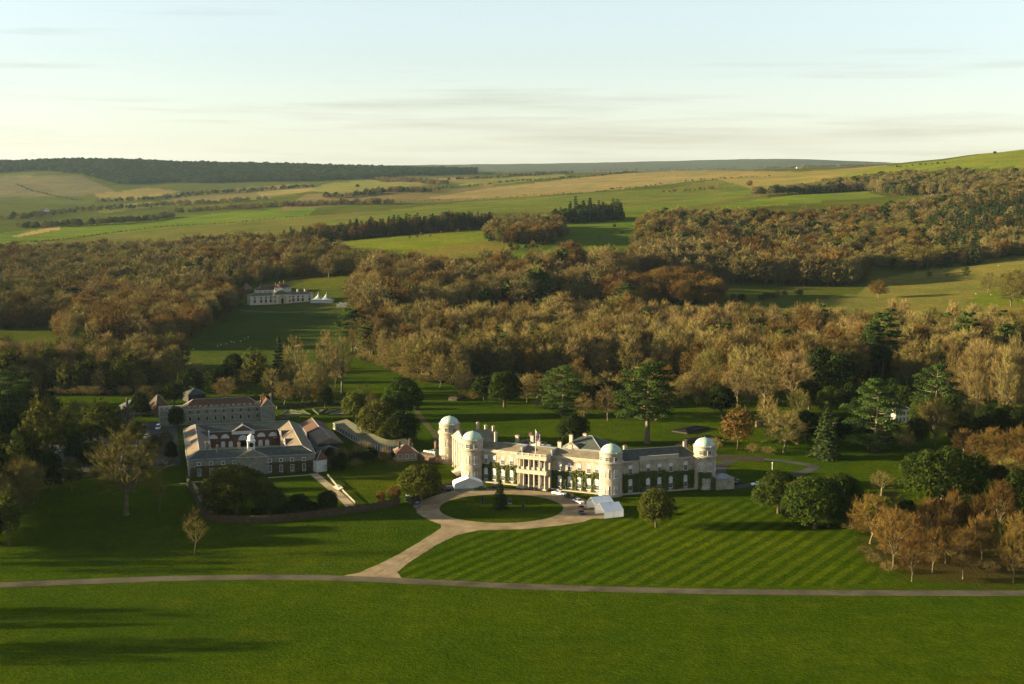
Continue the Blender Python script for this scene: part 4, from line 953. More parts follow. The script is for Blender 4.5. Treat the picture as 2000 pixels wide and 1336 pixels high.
# climbing plants: spans between the lower windows, joined above them
def legs(a, b, xs, z1, w=0.95, hi=None):
    r = []; edges = [a] + [q for x in xs for q in (x - w, x + w)] + [b]
    for i in range(0, len(edges), 2):
        if edges[i + 1] > edges[i] + 0.2: r.append((edges[i], edges[i + 1], 0.0, z1))
    for x in xs: r.append((x - w, x + w, 5.9, z1))
    return r
for (a, b, xs, lb, m_) in [(4.3, 8.0, [6.2], 'dark ivy beside the left front tower', M_ivy), (8.05, 11.9, [9.9], 'sunlit ivy round the second window left of the portico', M_ivy), (11.95, 15.7, [13.7], 'sunlit ivy round the third window left of the portico', M_ivy), (15.75, PC - PW - 0.2, [17.6], 'ivy against the left side of the portico', M_ivy),
                       (PC + PW + 0.2, L_ - 19.4, [L_ - 21.4], 'ivy against the right side of the portico', M_ivy), (L_ - 19.3, L_ - 15.3, [L_ - 17.3], 'ivy round the second window right of the portico', M_ivy), (L_ - 15.2, L_ - 11.2, [L_ - 13.2], 'ivy round the third window right of the portico', M_ivy), (L_ - 11.1, L_ - 7.6, [L_ - 9.2], 'ivy round the fourth window right of the portico', M_ivy), (L_ - 7.5, L_ - 4.0, [L_ - 5.8], 'ivy beside the right front tower', M_ivy)]:
    climber(wm, legs(a, b, xs, 7.7 + 0.6 * math.sin(a)), lb, group='climbers on the main front', m=m_)
for (a, b, xs, lb, y) in [(4.2, 11.8, [8.2], 'dark creeper between the right front tower and the bay', 0.05), (12.0, 17.9, [15.5], 'dark creeper on the left of the projecting bay', 0.55), (18.0, 22.7, [20.3], 'dark creeper in the middle of the projecting bay', 0.55), (22.8, 28.5, [25.2], 'dark creeper on the right of the projecting bay', 0.55), (28.6, LR - 4.3, [31.8], 'dark creeper between the bay and the end tower', 0.05)]:
    climber(wr, legs(a, b, xs, 7.9 + 0.5 * math.cos(a)), lb, y=y, group='climbers on the right wing')
we2 = Wall((T3[0] - 3.4, T3[1] - 4.0), (T3[0] + 3.4, T3[1] - 4.55), 1)
climber(we2, [(0.6, 2.2, 0, 6.5), (0.8, 5.6, 4.8, 7.0), (5.6, 7.0, 0, 5.0)], 'creeper trained round the end tower')
# flag staff
fp = wm.p(PC + 0.4, 1.8, 0); fs = empty('flag_staff', (fp[0], fp[1], 13.3)); tag(fs, 'white flag staff on the portico roof with a drooping union flag', 'flag')
MB().lathe(fp[0], fp[1], [(0.14, 13.25), (0.10, 18), (0.07, 23.0), (0.13, 23.1), (0.13, 23.3), (0.0, 23.4)], 8).build('pole', M_white, fs)
M_red = mat('flag_red', (0.42, 0.03, 0.035), rough=0.8); M_navy = mat('flag_blue', (0.015, 0.02, 0.10), rough=0.8); M_fwhite = mat('flag_white', (0.7, 0.68, 0.66), rough=0.8)
fl = MB(); nx, nz = 8, 14
def fpt(i, j):
    u = i / nx; v = j / nz
    return (fp[0] + 0.12 + 1.7 * u + 0.10 * math.sin(v * 3), fp[1] - 0.28 * math.sin(u * 9 + v * 2) - 0.1, 22.8 - 3.2 * v - 1.5 * u - 0.2 * math.sin(u * 6))
for i in range(nx):
    for j in range(nz):
        cx_, cy_ = abs(i + 0.5 - nx / 2), abs(j + 0.5 - nz / 2); d1 = abs((i + 0.5) / nx - (j + 0.5) / nz); d2 = abs((i + 0.5) / nx + (j + 0.5) / nz - 1)
        fl.mi = 0 if cx_ < 1 or cy_ < 1.2 else (2 if cx_ < 1.6 or cy_ < 2.2 else (2 if min(d1, d2) < 0.09 else 1))
        fl.quad(fpt(i, j), fpt(i + 1, j), fpt(i + 1, j + 1), fpt(i, j + 1))
fl.build('flag', [M_red, M_navy, M_fwhite], fs, True)

# ------------------------------------------------------------------ the stable quadrangle
SA = (-132.0, 569.5); sg = math.radians(14.0); ST = (math.cos(sg), math.sin(sg)); SI = (-ST[1], ST[0]); SL, SD, SW = 51.5, 71.0, 9.5
def sp_(x, y, z=0.0): return (SA[0] + ST[0] * x + SI[0] * y, SA[1] + ST[1] * x + SI[1] * y, z)
stb = empty('stable_block', sp_(SL / 2, SD / 2)); tag(stb, 'flint stable quadrangle with slate roofs, brick courtyard and white clock turret', 'stables')
EV, RG = 7.4, 10.2
ring = MB()
outer = [(0, 0), (SL, 0), (SL, SD), (0, SD)]; inner = [(SW, SW), (SL - SW, SW), (SL - SW, SD - SW), (SW, SD - SW)]
for i in range(4):
    a, b = outer[i], outer[(i + 1) % 4]; ring.mi = 0; ring.quad(sp_(*a, -0.4), sp_(*b, -0.4), sp_(*b, EV), sp_(*a, EV))
    a, b = inner[i], inner[(i + 1) % 4]; ring.mi = 1; ring.quad(sp_(*b, -0.4), sp_(*a, -0.4), sp_(*a, EV), sp_(*b, EV))
ring.build('wall', [M_flint, M_brick], stb)
o_ = 0.45; out2 = [(-o_, -o_), (SL + o_, -o_), (SL + o_, SD + o_), (-o_, SD + o_)]; inn2 = [(SW + o_, SW + o_), (SL - SW - o_, SW + o_), (SL - SW - o_, SD - SW - o_), (SW + o_, SD - SW - o_)]
mid_ = [(SW / 2, SW / 2), (SL - SW / 2, SW / 2), (SL - SW / 2, SD - SW / 2), (SW / 2, SD - SW / 2)]
M_slate_warm = slate_mat('brown_stone_slate', (0.085, 0.064, 0.042), (0.16, 0.12, 0.078))
rf = MB(); rg = MB()
for i in range(4):
    j = (i + 1) % 4; rf.mi = 0 if i in (0, 2) else 1
    rf.quad(sp_(*out2[i], EV), sp_(*out2[j], EV), sp_(*mid_[j], RG), sp_(*mid_[i], RG)); rf.quad(sp_(*inn2[j], EV), sp_(*inn2[i], EV), sp_(*mid_[i], RG), sp_(*mid_[j], RG))
    rf.mi = 0; rf.quad(sp_(*out2[j], EV - 0.002), sp_(*out2[i], EV - 0.002), sp_(*inn2[i], EV - 0.002), sp_(*inn2[j], EV - 0.002))
    rg.tube(sp_(*mid_[i], RG + 0.05), sp_(*mid_[j], RG + 0.05), 0.16, 0.16, 6); rg.tube(sp_(*out2[i], EV + 0.05), sp_(*mid_[i], RG + 0.05), 0.14, 0.14, 6); rg.tube(sp_(*inn2[i], EV + 0.05), sp_(*mid_[i], RG + 0.05), 0.14, 0.14, 6)
srf = rf.build('roof', [M_slate, M_slate_warm], stb); rg.build('ridge', M_lead, srf)
gu = MB()
for i in range(4):
    j = (i + 1) % 4
    gu.tube(sp_(*out2[i], EV), sp_(*out2[j], EV), 0.2, 0.2, 6); gu.tube(sp_(*inn2[i], EV), sp_(*inn2[j], EV), 0.2, 0.2, 6)
gu.build('gutter', M_lead, srf)
wsf = Wall(sp_(0, 0)[:2], sp_(SL, 0)[:2], 1); wsl = Wall(sp_(0, SD)[:2], sp_(0, 0)[:2], 1); wsb = Wall(sp_(SW, SD - SW)[:2], sp_(SL - SW, SD - SW)[:2], 1); wsr = Wall(sp_(SL - SW, SD - SW)[:2], sp_(SL - SW, SW)[:2], 1)
gable(stb, wsf, SL / 2 - 6.8, SL / 2 + 6.8, EV, 3.1, 0.9, M_flint, 1.0); steep(stb, wsf, SL / 2, 0.3, -4.6, EV, 2.85, 6.5, M_slate)
cf = MB(); wsf.box(cf, SL / 2 - 6, SL / 2 + 6, 0.8, 0.02, -0.3, EV - 0.1); cf.build('centre_front', M_flint, stb)
gable(stb, wsb, (SL - 2 * SW) / 2 - 5.2, (SL - 2 * SW) / 2 + 5.2, EV - 0.2, 2.9, 0.8, M_brick, 1.0, trim=M_white); steep(stb, wsb, (SL - 2 * SW) / 2, 0.3, -4.6, EV - 0.1, 2.8, 5.0, M_slate)
fr = MB(); wsb.box(fr, (SL - 2 * SW) / 2 - 5.1, (SL - 2 * SW) / 2 + 5.1, 0.9, 0.02, EV - 1.5, EV - 0.2); fr.build('frieze', M_white, stb)
def half_disc(par, w_, x, z, r, m, y=0.06, door=None, name='lunette'):
    mb = MB(); n = 12; P_ = [w_.p(x + math.cos(math.pi * i / n) * r, y, z + math.sin(math.pi * i / n) * r) for i in range(n + 1)]
    if door: P_ += [w_.p(x - r, y, z - door), w_.p(x + r, y, z - door)]
    B_ = [(p[0] - w_.n[0] * 0.3, p[1] - w_.n[1] * 0.3, p[2]) for p in P_]; k_ = len(P_)
    mb.add(P_ + B_, [tuple(range(k_))] + [(i, (i + 1) % k_, k_ + (i + 1) % k_, k_ + i) for i in range(k_)]); return mb.build(name, m, par)
BL_ = SL - 2 * SW
for x in (3.0, 8.2, BL_ - 8.2, BL_ - 3.0): half_disc(stb, wsb, x, 4.2, 1.9, M_white)
half_disc(stb, wsb, BL_ / 2, 3.0, 2.3, M_white); gd = MB(); wsb.box(gd, BL_ / 2 - 1.5, BL_ / 2 + 1.5, 0.05, 0.02, 0, 2.9); gd.build('gateway', M_black, stb)
for x in (7.2, 10.6, BL_ - 8.6, BL_ - 5.6): half_disc(stb, wsb, x, 1.9, 0.95, M_white, door=1.9, name='door')
window(stb, wsb, BL_ - 2.0, 3.6, 1.2, 2.4, 0.0, bars=(2, 3))
for i in range(8): half_disc(stb, wsr, 6 + i * 5.6, 2.4, 1.1, M_white, door=2.4, name='door')
for x in (4.4, 9.2, 14.0, 18.6, 32.9, 37.5, 42.1, 46.9):
    window(stb, wsf, x, 4.9, 1.15, 1.15, 0.0, bars=(2, 2), surround=0.22); window(stb, wsf, x, 0.9, 1.15, 2.5, 0.0, bars=(2, 4), surround=0.14, arch=False, y=0.42)
for i in range(9): window(stb, wsl, 6 + i * 7.2, 3.8, 1.2, 1.6, 0.0, bars=(2, 2))
# clock turret
ct = sp_(SL / 2, SW / 2); tq = MB(); tq.box(ct, ST, SI, -1.5, 1.5, -1.5, 1.5, RG - 0.8, RG + 2.9); tq.box(ct, ST, SI, -1.75, 1.75, -1.75, 1.75, RG + 2.9, RG + 3.2)
tur = tq.build('clock_turret', M_white, stb)
MB().lathe(ct[0], ct[1], [(1.35, RG + 3.2), (1.35, RG + 4.4), (1.5, RG + 4.5), (1.2, RG + 5.1), (0.6, RG + 5.6), (0.12, RG + 5.8), (0.1, RG + 6.4), (0.0, RG + 6.5)], 16).build('cupola', M_white, tur)
cd = MB(); fc = (ct[0] - SI[0] * 1.53, ct[1] - SI[1] * 1.53, RG + 1.5); k_ = 20
cd.poly([(fc[0] + ST[0] * 0.95 * math.cos(2 * math.pi * i / k_), fc[1] + ST[1] * 0.95 * math.cos(2 * math.pi * i / k_), fc[2] + 0.95 * math.sin(2 * math.pi * i / k_)) for i in range(k_)]); cd.build('clock_face', M_black, tur)
# cross roof and gables on the side ranges
for yy, side in ((30.0, 0), (52.0, 0), (26.0, 1), (46.0, 1)):
    x0 = -0.6 if side == 0 else SL - SW - 0.6; mb = MB(); mb.box(sp_(x0, yy), ST, SI, 0, SW + 1.2, -3.0, 3.0, EV - 0.3, EV + 1.3)
    if side == 0 and yy == 30.0: mb.build('pavilion', M_trim, stb)
    else:
        w2 = Wall(sp_(SW + 0.6 if side == 0 else SL - SW - 0.6, yy + 3.2)[:2], sp_(SW + 0.6 if side == 0 else SL - SW - 0.6, yy - 3.2)[:2], -1 if side == 0 else 1)
        gable(stb, w2, 0, 6.4, EV, 2.2, 0.0, M_brick, 0.5, name='gable', trim=M_white); steep(stb, w2, 3.2, 0, -4.6, EV, 2.1, 3.2, M_slate)
for x, y in ((12, SW / 2 - 1), (21, SW - 2), (SW - 1.5, 12)): chimney(stb, wsf, x, -y, EV + 1, RG + 1.6, 1.0, 0.8, M_flint, 2)
climber(wsf, [(1.0, 3.6, 0, 3.9), (3.6, 5.2, 3.3, 4.5), (5.2, 8.4, 0, 4.4), (8.4, 10.0, 3.3, 4.5), (10.0, 13.2, 0, 4.5), (13.2, 14.8, 3.3, 4.4), (14.8, 18.9, 0, 4.6)], 'dark creeper on the left half of the stable front', m=M_creeper, group='creepers on the stable front')
climber(wsf, [(32.8, 33.6, 3.3, 4.6), (33.7, 36.7, 0, 4.7), (36.7, 38.3, 3.3, 4.6), (38.3, 41.3, 0, 4.6), (41.3, 42.9, 3.3, 4.6), (42.9, 46.1, 0, 4.6), (46.1, 47.7, 3.3, 4.6), (47.7, 50.4, 0, 4.6)], 'dark creeper on the right half of the stable front', m=M_creeper, group='creepers on the stable front')
qn = MB()
for i in range(12):
    for x in (0.0, SL): w = 0.55 if i % 2 else 0.35; wsf.box(qn, x - w if x else -0.04, x + 0.04 if x else w, 0.06, -0.5, i * 0.6, i * 0.6 + 0.52)
qn.build('quoins', M_trim, stb)
sheet('stable_courtyard', [sp_(*p)[:2] for p in inner], M_path, 0.05)

# ------------------------------------------------------------------ battlemented range behind the stables
def simple(name, label, cat, px_a, px_b, depth, h, rise, wm_, rm_, z=0.0, hip=(True, True), wins=None, out=1, chim=(), o=0.35, white=False, length=None):
    A_ = G(*px_a, z); B_ = G(*px_b, z); w_ = Wall(A_, B_, out, z)
    r_ = empty(name, w_.p(w_.L / 2, -depth / 2)); tag(r_, label, cat)
    body(r_, w_, depth, h, wm_); roof(r_, w_, depth, h, rise, rm_, hip=hip, o=o, ridge_m=M_black if rm_ is M_black else None)
    for (n_, z0, w, hh) in (wins or []):
        for i in range(n_): window(r_, w_, w_.L * (i + 0.5) / n_, z0, w, hh, 0.0, bars=(2, 2), surround=0.12)
    for (fx, y, t_) in chim: chimney(r_, w_, w_.L * fx, y, h * 0.7, h + rise + t_, 1.0, 0.8, M_brick)
    return r_, w_
ga = math.radians(17); GA = (-172.3, 686.8); GT = (math.cos(ga), math.sin(ga)); wg = Wall(GA, (GA[0] + GT[0] * 50, GA[1] + GT[1] * 50), 1)
gth = empty('battlemented_range', wg.p(25, -5)); tag(gth, 'long flint range with battlements, pointed windows and a red tiled roof', 'building')
body(gth, wg, 11, 8.4, M_flint); mb = MB()
x = 0.0
while x < 49: wg.box(mb, x, x + 1.5, 0.05, -0.4, 8.4, 9.4); x += 2.7
mb.build('battlements', M_flint, gth)
sc_ = MB(); wg.box(sc_, -0.1, 50.1, 0.12, 0.0, 7.5, 7.75); wg.box(sc_, -0.1, 50.1, 0.08, 0.0, 4.9, 5.1); sc_.build('string_course', M_trim, gth)
roof(gth, wg, 9, 8.5, 3.4, M_tile_dark, 12, 48, y0=-0.8, o=0.0)
for i in range(9):
    x = 14.4 + i * 4.1
    f = MB(); n = 6; P_ = [wg.p(x - 0.75, 0.06, 1.8), wg.p(x + 0.75, 0.06, 1.8), wg.p(x + 0.75, 0.06, 3.3), wg.p(x + 0.5, 0.06, 4.0), wg.p(x, 0.06, 4.7), wg.p(x - 0.5, 0.06, 4.0), wg.p(x - 0.75, 0.06, 3.3)]
    f.poly(P_); fo = f.build('window', M_trim, gth); g = MB(); g.poly([wg.p(x - 0.5, 0.09, 2.0), wg.p(x + 0.5, 0.09, 2.0), wg.p(x + 0.5, 0.09, 3.3), wg.p(x, 0.09, 4.35), wg.p(x - 0.5, 0.09, 3.3)]); g.build('pane', M_glass, fo)
    c_ = MB(); wg.box(c_, x - 0.18, x + 0.18, 0.07, 0.02, 5.7, 6.9); wg.box(c_, x - 0.55, x + 0.55, 0.08, 0.02, 6.12, 6.48); c_.build('cross_slit', M_black, gth)
window(gth, wg, 5.5, 2.2, 1.8, 3.0, 0.4, arch=True, bars=(3, 3), frame_m=M_trim)
wgt = Wall(wg.p(48.5, 3)[:2], wg.p(55.5, 3)[:2], 1); body(gth, wgt, 12, 8.0, M_flint, 'end_tower')
gable(gth, wgt, 0, 7, 8.0, 3.6, 0, M_flint, 0.5, name='gable'); steep(gth, wgt, 3.5, -0.02, -11.9, 8.0, 3.4, 3.4, M_tile)
for x, y in ((1, -3), (2.5, -6), (6.2, -7.5), (5.5, -2)): chimney(gth, wgt, x, y, 8, 12.8, 0.9, 0.9, M_brick if x < 5 else M_flint)
simple('dark_shed', 'long dark-roofed shed at the top of the yard', 'shed', (246, 812), (312, 806), 10, 3.6, 3.8, M_flint, M_slate, chim=((0.08, -2, 1.0),))
simple('oast_tower', 'square dark building with a steep pyramid roof by the yard', 'building', (305, 812), (330, 808), 7.0, 4.0, 6.0, M_brick, M_tile_dark)
simple('dark_barn', 'dark barn with a low hipped roof behind the battlemented range', 'barn', (368, 786), (402, 783), 14, 4.0, 3.6, M_wood, M_slate)
simple('yard_cottage', 'small flint cottage among the trees left of the yard', 'cottage', (236, 830), (262, 826), 7, 4.2, 2.8, M_flint, M_slate, wins=[(2, 1.4, 0.9, 1.3)], chim=((0.2, -3, 1.2),))
# ------------------------------------------------------------------ garden buildings between stables and mansion
def glazed(name, label, a, b, depth, h, rise, rm_, n, cat='pavilion'):
    w_ = Wall(G(*a), G(*b), 1); r_ = empty(name, w_.p(w_.L / 2, -depth / 2)); tag(r_, label, cat)
    body(r_, w_, depth, h, M_wood); roof(r_, w_, depth, h, rise, rm_, hip=(False, False), o=0.3)
    for i in range(n): window(r_, w_, w_.L * (i + 0.5) / n, 0.6, w_.L / n * 0.6, h - 1.2, 0.0, bars=(2, 1), surround=0.12)
    return r_
glazed('garden_shed', 'upper long shed with white windows right of the stables', (587, 843), (601, 862), 11, 3.8, 2.6, M_tile_dark, 7, 'shed')
glazed('garden_shed', 'lower long shed with white windows right of the stables', (604, 862), (622, 884), 11, 3.8, 2.6, M_slate_warm, 7, 'shed')
cur = smooth_line([G(651, 838), G(690, 862), G(728, 880), G(768, 884), G(806, 880)], 4)
cv = empty('curved_pavilion', (*cur[len(cur) // 2], 0)); tag(cv, 'long curved pavilion with a row of white windows and a green-brown roof', 'pavilion')
M_turf = mat('turf_roof', (0.06, 0.065, 0.03), (0.11, 0.10, 0.05), rough=0.95, scale=0.5, coord='World')
for i in range(len(cur) - 1):
    w_ = Wall(cur[i], cur[i + 1], 1); body(cv, w_, 6.5, 3.2, M_wood); rr_ = MB(); p = w_.p
    rr_.quad(p(-0.1, 0.5, 3.2), p(w_.L + 0.3, 0.5, 3.2), p(w_.L + 0.3, -6.8, 4.4), p(-0.1, -6.8, 4.4)); rr_.build('roof', M_turf, cv)
    for q in range(2): window(cv, w_, w_.L * (q + 0.5) / 2, 0.5, w_.L * 0.34, 2.3, 0.0, bars=(2, 1), surround=0.2)
simple('white_shed', 'white rendered gabled shed at the right end of the stable front', 'shed', (619, 923), (639, 920), 10, 5.0, 2.8, mat('dull_white_render', (0.36, 0.37, 0.34), (0.48, 0.48, 0.45), rough=0.9, scale=0.4, coord='World'), M_tile_dark, hip=(True, False))
simple('low_store', 'low pale-walled store among bare branches near the stables', 'shed', (637, 893), (660, 890), 6, 3.0, 1.4, M_flint, M_slate)
simple('red_cottage', 'small cottage with a glowing clay tile roof left of the mansion', 'cottage', (775, 902), (816, 900), 8, 3.6, 3.0, M_flint, M_tile, wins=[(3, 1.4, 1.0, 1.6)], chim=((0.2, -4, 1.0), (0.75, -6, 1.6)))
sv, svw = simple('service_range', 'low slate-roofed service range with roof lights beside the left tower', 'building', (818, 900), (850, 905), 9, 3.2, 1.6, M_brick, M_slate, chim=((0.4, -7, 2.6), (0.9, -8, 3.2)))
for i in range(4):
    k_ = MB(); svw.box(k_, svw.L * (0.2 + 0.18 * i) - 0.5, svw.L * (0.2 + 0.18 * i) + 0.5, -1.6, -2.6, 3.7, 4.5); k_.build('roof_light', M_white, sv)
ch, chw = simple('cream_house', 'cream house half hidden behind the cedars at the right', 'house', (1748, 828), (1776, 826), 9, 7.0, 2.5, mat('cream_render', (0.62, 0.54, 0.38), (0.70, 0.62, 0.46), rough=0.85, scale=0.5, coord='World'), M_slate, wins=[(4, 1.2, 1.0, 1.7), (4, 4.4, 1.0, 1.5)], chim=((0.2, -4, 1.4),))
simple('pool_house', 'low flat shed with a brick front left of the layered cedar', 'shed', (1636, 838), (1668, 836), 6, 2.4, 0.7, M_brick, M_lead)
for (a, b, lb) in [((1342, 848), (1385, 838), 'dark angular canvas shelter behind the right wing'), ((1366, 866), (1408, 858), 'lower dark angular shelter behind the right-hand dome')]:
    simple('shelter', lb, 'shelter', a, b, 9, 0.8, 0.8, M_wood, M_black, hip=(True, True))
# the kennels across the valley
KA, KB = G(489, 598), G(612, 593); wk = Wall(KA, KB, 1, ground_z(-215, 1335)); KL = wk.L
M_kstone = mat('cream_flint', (0.40, 0.37, 0.28), (0.52, 0.48, 0.37), rough=0.9, scale=0.3, coord='World')
kn = empty('kennels', wk.p(KL / 2, -5)); tag(kn, 'long cream classical building with a pedimented centre across the paddock', 'building')
body(kn, wk, 11, 7.6, M_kstone); cornice(kn, wk, 11, 7.6, M_trim, 0.5, 0.3); roof(kn, wk, 11, 8.1, 2.0, M_slate)
kc = MB(); wk.box(kc, KL / 2 - 8.5, KL / 2 + 8.5, 1.2, 0.02, -0.4, 8.6); kc.build('centre_block', mat('yellow_stone', (0.42, 0.36, 0.22), (0.52, 0.45, 0.29), rough=0.9, scale=0.3, coord='World'), kn)
gable(kn, wk, KL / 2 - 3.6, KL / 2 + 3.6, 6.2, 1.9, 1.7, M_trim, 0.6)
kr = Wall(wk.p(KL / 2 - 8.5, 1.2)[:2], wk.p(KL / 2 + 8.5, 1.2)[:2], 1, wk.z); roof(kn, kr, 13, 8.6, 3.2, M_slate)
for sx in (-1, 1):
    k_ = MB(); wk.box(k_, KL / 2 + sx * 2.6 - 0.6, KL / 2 + sx * 2.6 + 0.6, 1.7, 1.22, 0, 6.2); k_.build('pier', M_trim, kn)
dd_ = MB(); wk.box(dd_, KL / 2 - 1.1, KL / 2 + 1.1, 1.28, 1.22, 0, 5.0); dd_.build('doorway', M_black, kn)
for fx in (0.07, 0.17, 0.245, 0.32, 0.68, 0.755, 0.83, 0.94):
    window(kn, wk, KL * fx, 1.6, 1.6, 2.6, 0.0, arch=True, bars=(2, 3), surround=0.25, frame_m=M_trim); window(kn, wk, KL * fx, 5.6, 1.6, 1.0, 0.0, bars=(2, 1), surround=0.2, frame_m=M_trim)
for fx in (0.385, 0.615):
    window(kn, wk, KL * fx, 1.4, 1.4, 2.0, 0.0, y=1.2, frame_m=M_trim); window(kn, wk, KL * fx, 5.8, 1.2, 1.2, 0.0, y=1.2, frame_m=M_trim)
for fx, y in ((0.5, -6), (0.78, -5), (0.9, -5), (0.44, -9)): chimney(kn, wk, KL * fx, y, 8, 12.2, 2.0, 1.2)
kz = wk.z
def at_y(px, py): x, y, z = hit(px, py); return x, y, z
def far_house(name, label, a, b, depth, h, rise, wm_, rm_, **kw):
    z = hit((a[0] + b[0]) / 2, (a[1] + b[1]) / 2)[2]; return simple(name, label, 'house', a, b, depth, h, rise, wm_, rm_, z=z, **kw)
far_house('red_roofed_house', 'gabled pale house with red roof and chimneys behind the kennels', (551, 572), (569, 570), 10, 5.0, 3.6, M_kstone, M_tile_dark, hip=(False, True), wins=[(2, 3.2, 1.2, 1.6)], chim=((0.1, -4, 2), (0.9, -8, 2)))
far_house('red_roofed_house', 'long low house with red roofs behind the kennels', (503, 574), (551, 572), 10, 3.6, 3.6, M_kstone, M_tile_dark, wins=[(5, 1.0, 1.2, 1.4)], chim=((0.2, -4, 2), (0.8, -4, 2.2)))
far_house('red_roofed_house', 'small red pyramid-roofed house left of the kennels cottages', (480, 572), (492, 571), 7, 3.6, 5.4, M_brick, M_tile, chim=((0.5, -3, 1),))
far_house('far_cottage', 'tiny white cottage in the far left valley', (82, 414), (94, 414), 14, 6, 5, M_white, M_slate, wins=[(3, 2, 1.6, 2)])
far_house('far_cottage', 'tiny red-roofed white house on the far skyline', (1556, 331), (1567, 331), 12, 7, 6, M_white, M_tile, wins=[(3, 2, 1.6, 2)])
# big top with two peaks beside the kennels
bt0 = hit(630, 592); btz = bt0[2]; bt = empty('big_top', bt0); tag(bt, 'white twin-peaked marquee beside the kennels', 'marquee')
M_canvas = mat('white_canvas', (0.70, 0.72, 0.72), (0.78, 0.80, 0.80), rough=0.6, scale=0.4, spec=0.3, coord='World', trans=0.1)
tm = MB(); N1, N2 = 36, 14; pk = [(-3.8, 0), (3.8, 0)]
V_, F_ = [], []
for i in range(N1 + 1):
    for j in range(N2 + 1):
        x = -11 + 22 * i / N1; y = -6.5 + 13 * j / N2
        d = min(math.hypot(x - a, y - b) for a, b in pk); e = max(abs(x) / 11, abs(y) / 6.5)
        z = 2.4 + 5.2 * math.exp(-d / 2.2) + 1.6 * (1 - e ** 2); V_.append((bt0[0] + x, bt0[1] + y, btz + z))
for i in range(N1):
    for j in range(N2): q = i * (N2 + 1) + j; F_.append((q, q + N2 + 1, q + N2 + 2, q + 1))
tm.add(V_, F_); tm.build('canopy', mat('shade_toned_canvas', (0.20, 0.215, 0.21), (0.27, 0.285, 0.28), rough=0.8, scale=0.4), bt, True)  # canopy colour darkened to carry the shade lying on the marquee
for a, b in pk: MB().lathe(bt0[0] + a, bt0[1] + b, [(0.18, btz), (0.15, btz + 10.2), (0, btz + 10.3)], 6).build('mast', M_lead, bt)
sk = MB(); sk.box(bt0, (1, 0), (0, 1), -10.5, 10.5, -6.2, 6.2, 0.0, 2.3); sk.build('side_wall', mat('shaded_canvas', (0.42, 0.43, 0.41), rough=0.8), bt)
rz_ = hit(675, 600); ru = empty('stone_ruin', rz_); tag(ru, 'low broken pale stone wall right of the marquee', 'ruin')
for i in range(7): k_ = MB(); k_.box(rz_, (1, 0), (0, 1), -8 + i * 2.3, -8 + i * 2.3 + 2.25, -0.6, 0.6, -0.3, (2.6, 4.2, 3.8, 4.4, 3.0, 4.6, 2.2)[i]); k_.build('wall_piece', M_kstone, ru)
def wall_line(name, label, pts, th, h, m, cat='wall', z=None, seg=6):
    P_ = smooth_line(pts, seg) if seg > 1 else pts; mb = MB(); n = len(P_)
    zz = [0.0 if p[1] < 900 else ground_z(*p) for p in P_]
    Lr = ribbon(P_, th); A_, B_ = Lr[:n], Lr[n:][::-1]
    for i in range(n - 1):
        a, b, c, d = A_[i], A_[i + 1], B_[i + 1], B_[i]; z0, z1 = zz[i], zz[i + 1]
        mb.add([(*a, z0 - 0.3), (*b, z1 - 0.3), (*c, z1 - 0.3), (*d, z0 - 0.3), (*a, z0 + h), (*b, z1 + h), (*c, z1 + h), (*d, z0 + h)], [(4, 5, 6, 7), (0, 1, 5, 4), (2, 3, 7, 6)] + ([(3, 0, 4, 7)] if i == 0 else []) + ([(1, 2, 6, 5)] if i == n - 2 else []))
    o = mb.build(name, m); bm = bmesh.new(); bm.from_mesh(o.data); bmesh.ops.recalc_face_normals(bm, faces=bm.faces[:]); bm.to_mesh(o.data); bm.free()
    return tag(o, label, cat)
wall_line('low_wall', 'low pale wall curving below the kennels lawn', [hit(*p)[:2] for p in ((468, 608), (520, 611), (570, 611), (620, 607), (650, 602))], 0.5, 0.7, M_flint)
# hedges: leafy sides on a solid core
def hedge(name, label, px_pts, th, h, m, seg=6, s=0.4, dens=7):
    P_ = smooth_line([G(*p) for p in px_pts], seg); R = np.random.default_rng(len(P_) * 13 + int(abs(P_[0][0]))); Ps, Ns = [], []
    core = wall_line('core', None, P_, th * 0.8, h * 0.94, M_bark_dark, None, seg=1); del_ = [core.pop(k_) for k_ in list(core.keys()) if k_ in ('label', 'category')]
    root = empty(name, (*P_[len(P_) // 2], 0)); tag(root, label, 'hedge'); adopt(core, root)
    for a, b in zip(P_[:-1], P_[1:]):
        t = unit(b[0] - a[0], b[1] - a[1]); L_ = math.hypot(b[0] - a[0], b[1] - a[1]); n = int(L_ * (2 * h + th) * dens)
        u = R.uniform(0, L_, n); q = R.uniform(0, 2 * h + th, n)
        off = np.where(q < h, -th / 2, np.where(q < h + th, q - h - th / 2, th / 2)); zz = np.where(q < h, q, np.where(q < h + th, h, 2 * h + th - q))
        off = off + R.normal(size=n) * 0.08; zz = zz + R.normal(size=n) * 0.08
        Ps.append(np.stack([a[0] + t[0] * u - t[1] * off, a[1] + t[1] * u + t[0] * off, np.maximum(zz, 0.05)], 1)); Ns.append(np.stack([-t[1] * np.sign(off), t[0] * np.sign(off), np.full(n, 0.5)], 1))
    P2 = np.concatenate(Ps); V, T = leaves_at(R, P2, np.concatenate(Ns), R.uniform(0.7, 1.3, len(P2)) * s, 0.7)
    o = bpy.data.objects.new('foliage', np_mesh('foliage', V, T, m)); COL.objects.link(o); adopt(o, root); return root
M_beech = mat('beech_hedge_leaves', (0.045, 0.030, 0.014), (0.085, 0.055, 0.024), rough=0.9, scale=0.6, trans=0.1, spec=0.1, coord='World')
M_box = mat('box_hedge_leaves', (0.022, 0.032, 0.012), (0.05, 0.06, 0.02), rough=0.8, scale=0.8, spec=0.1, coord='World')
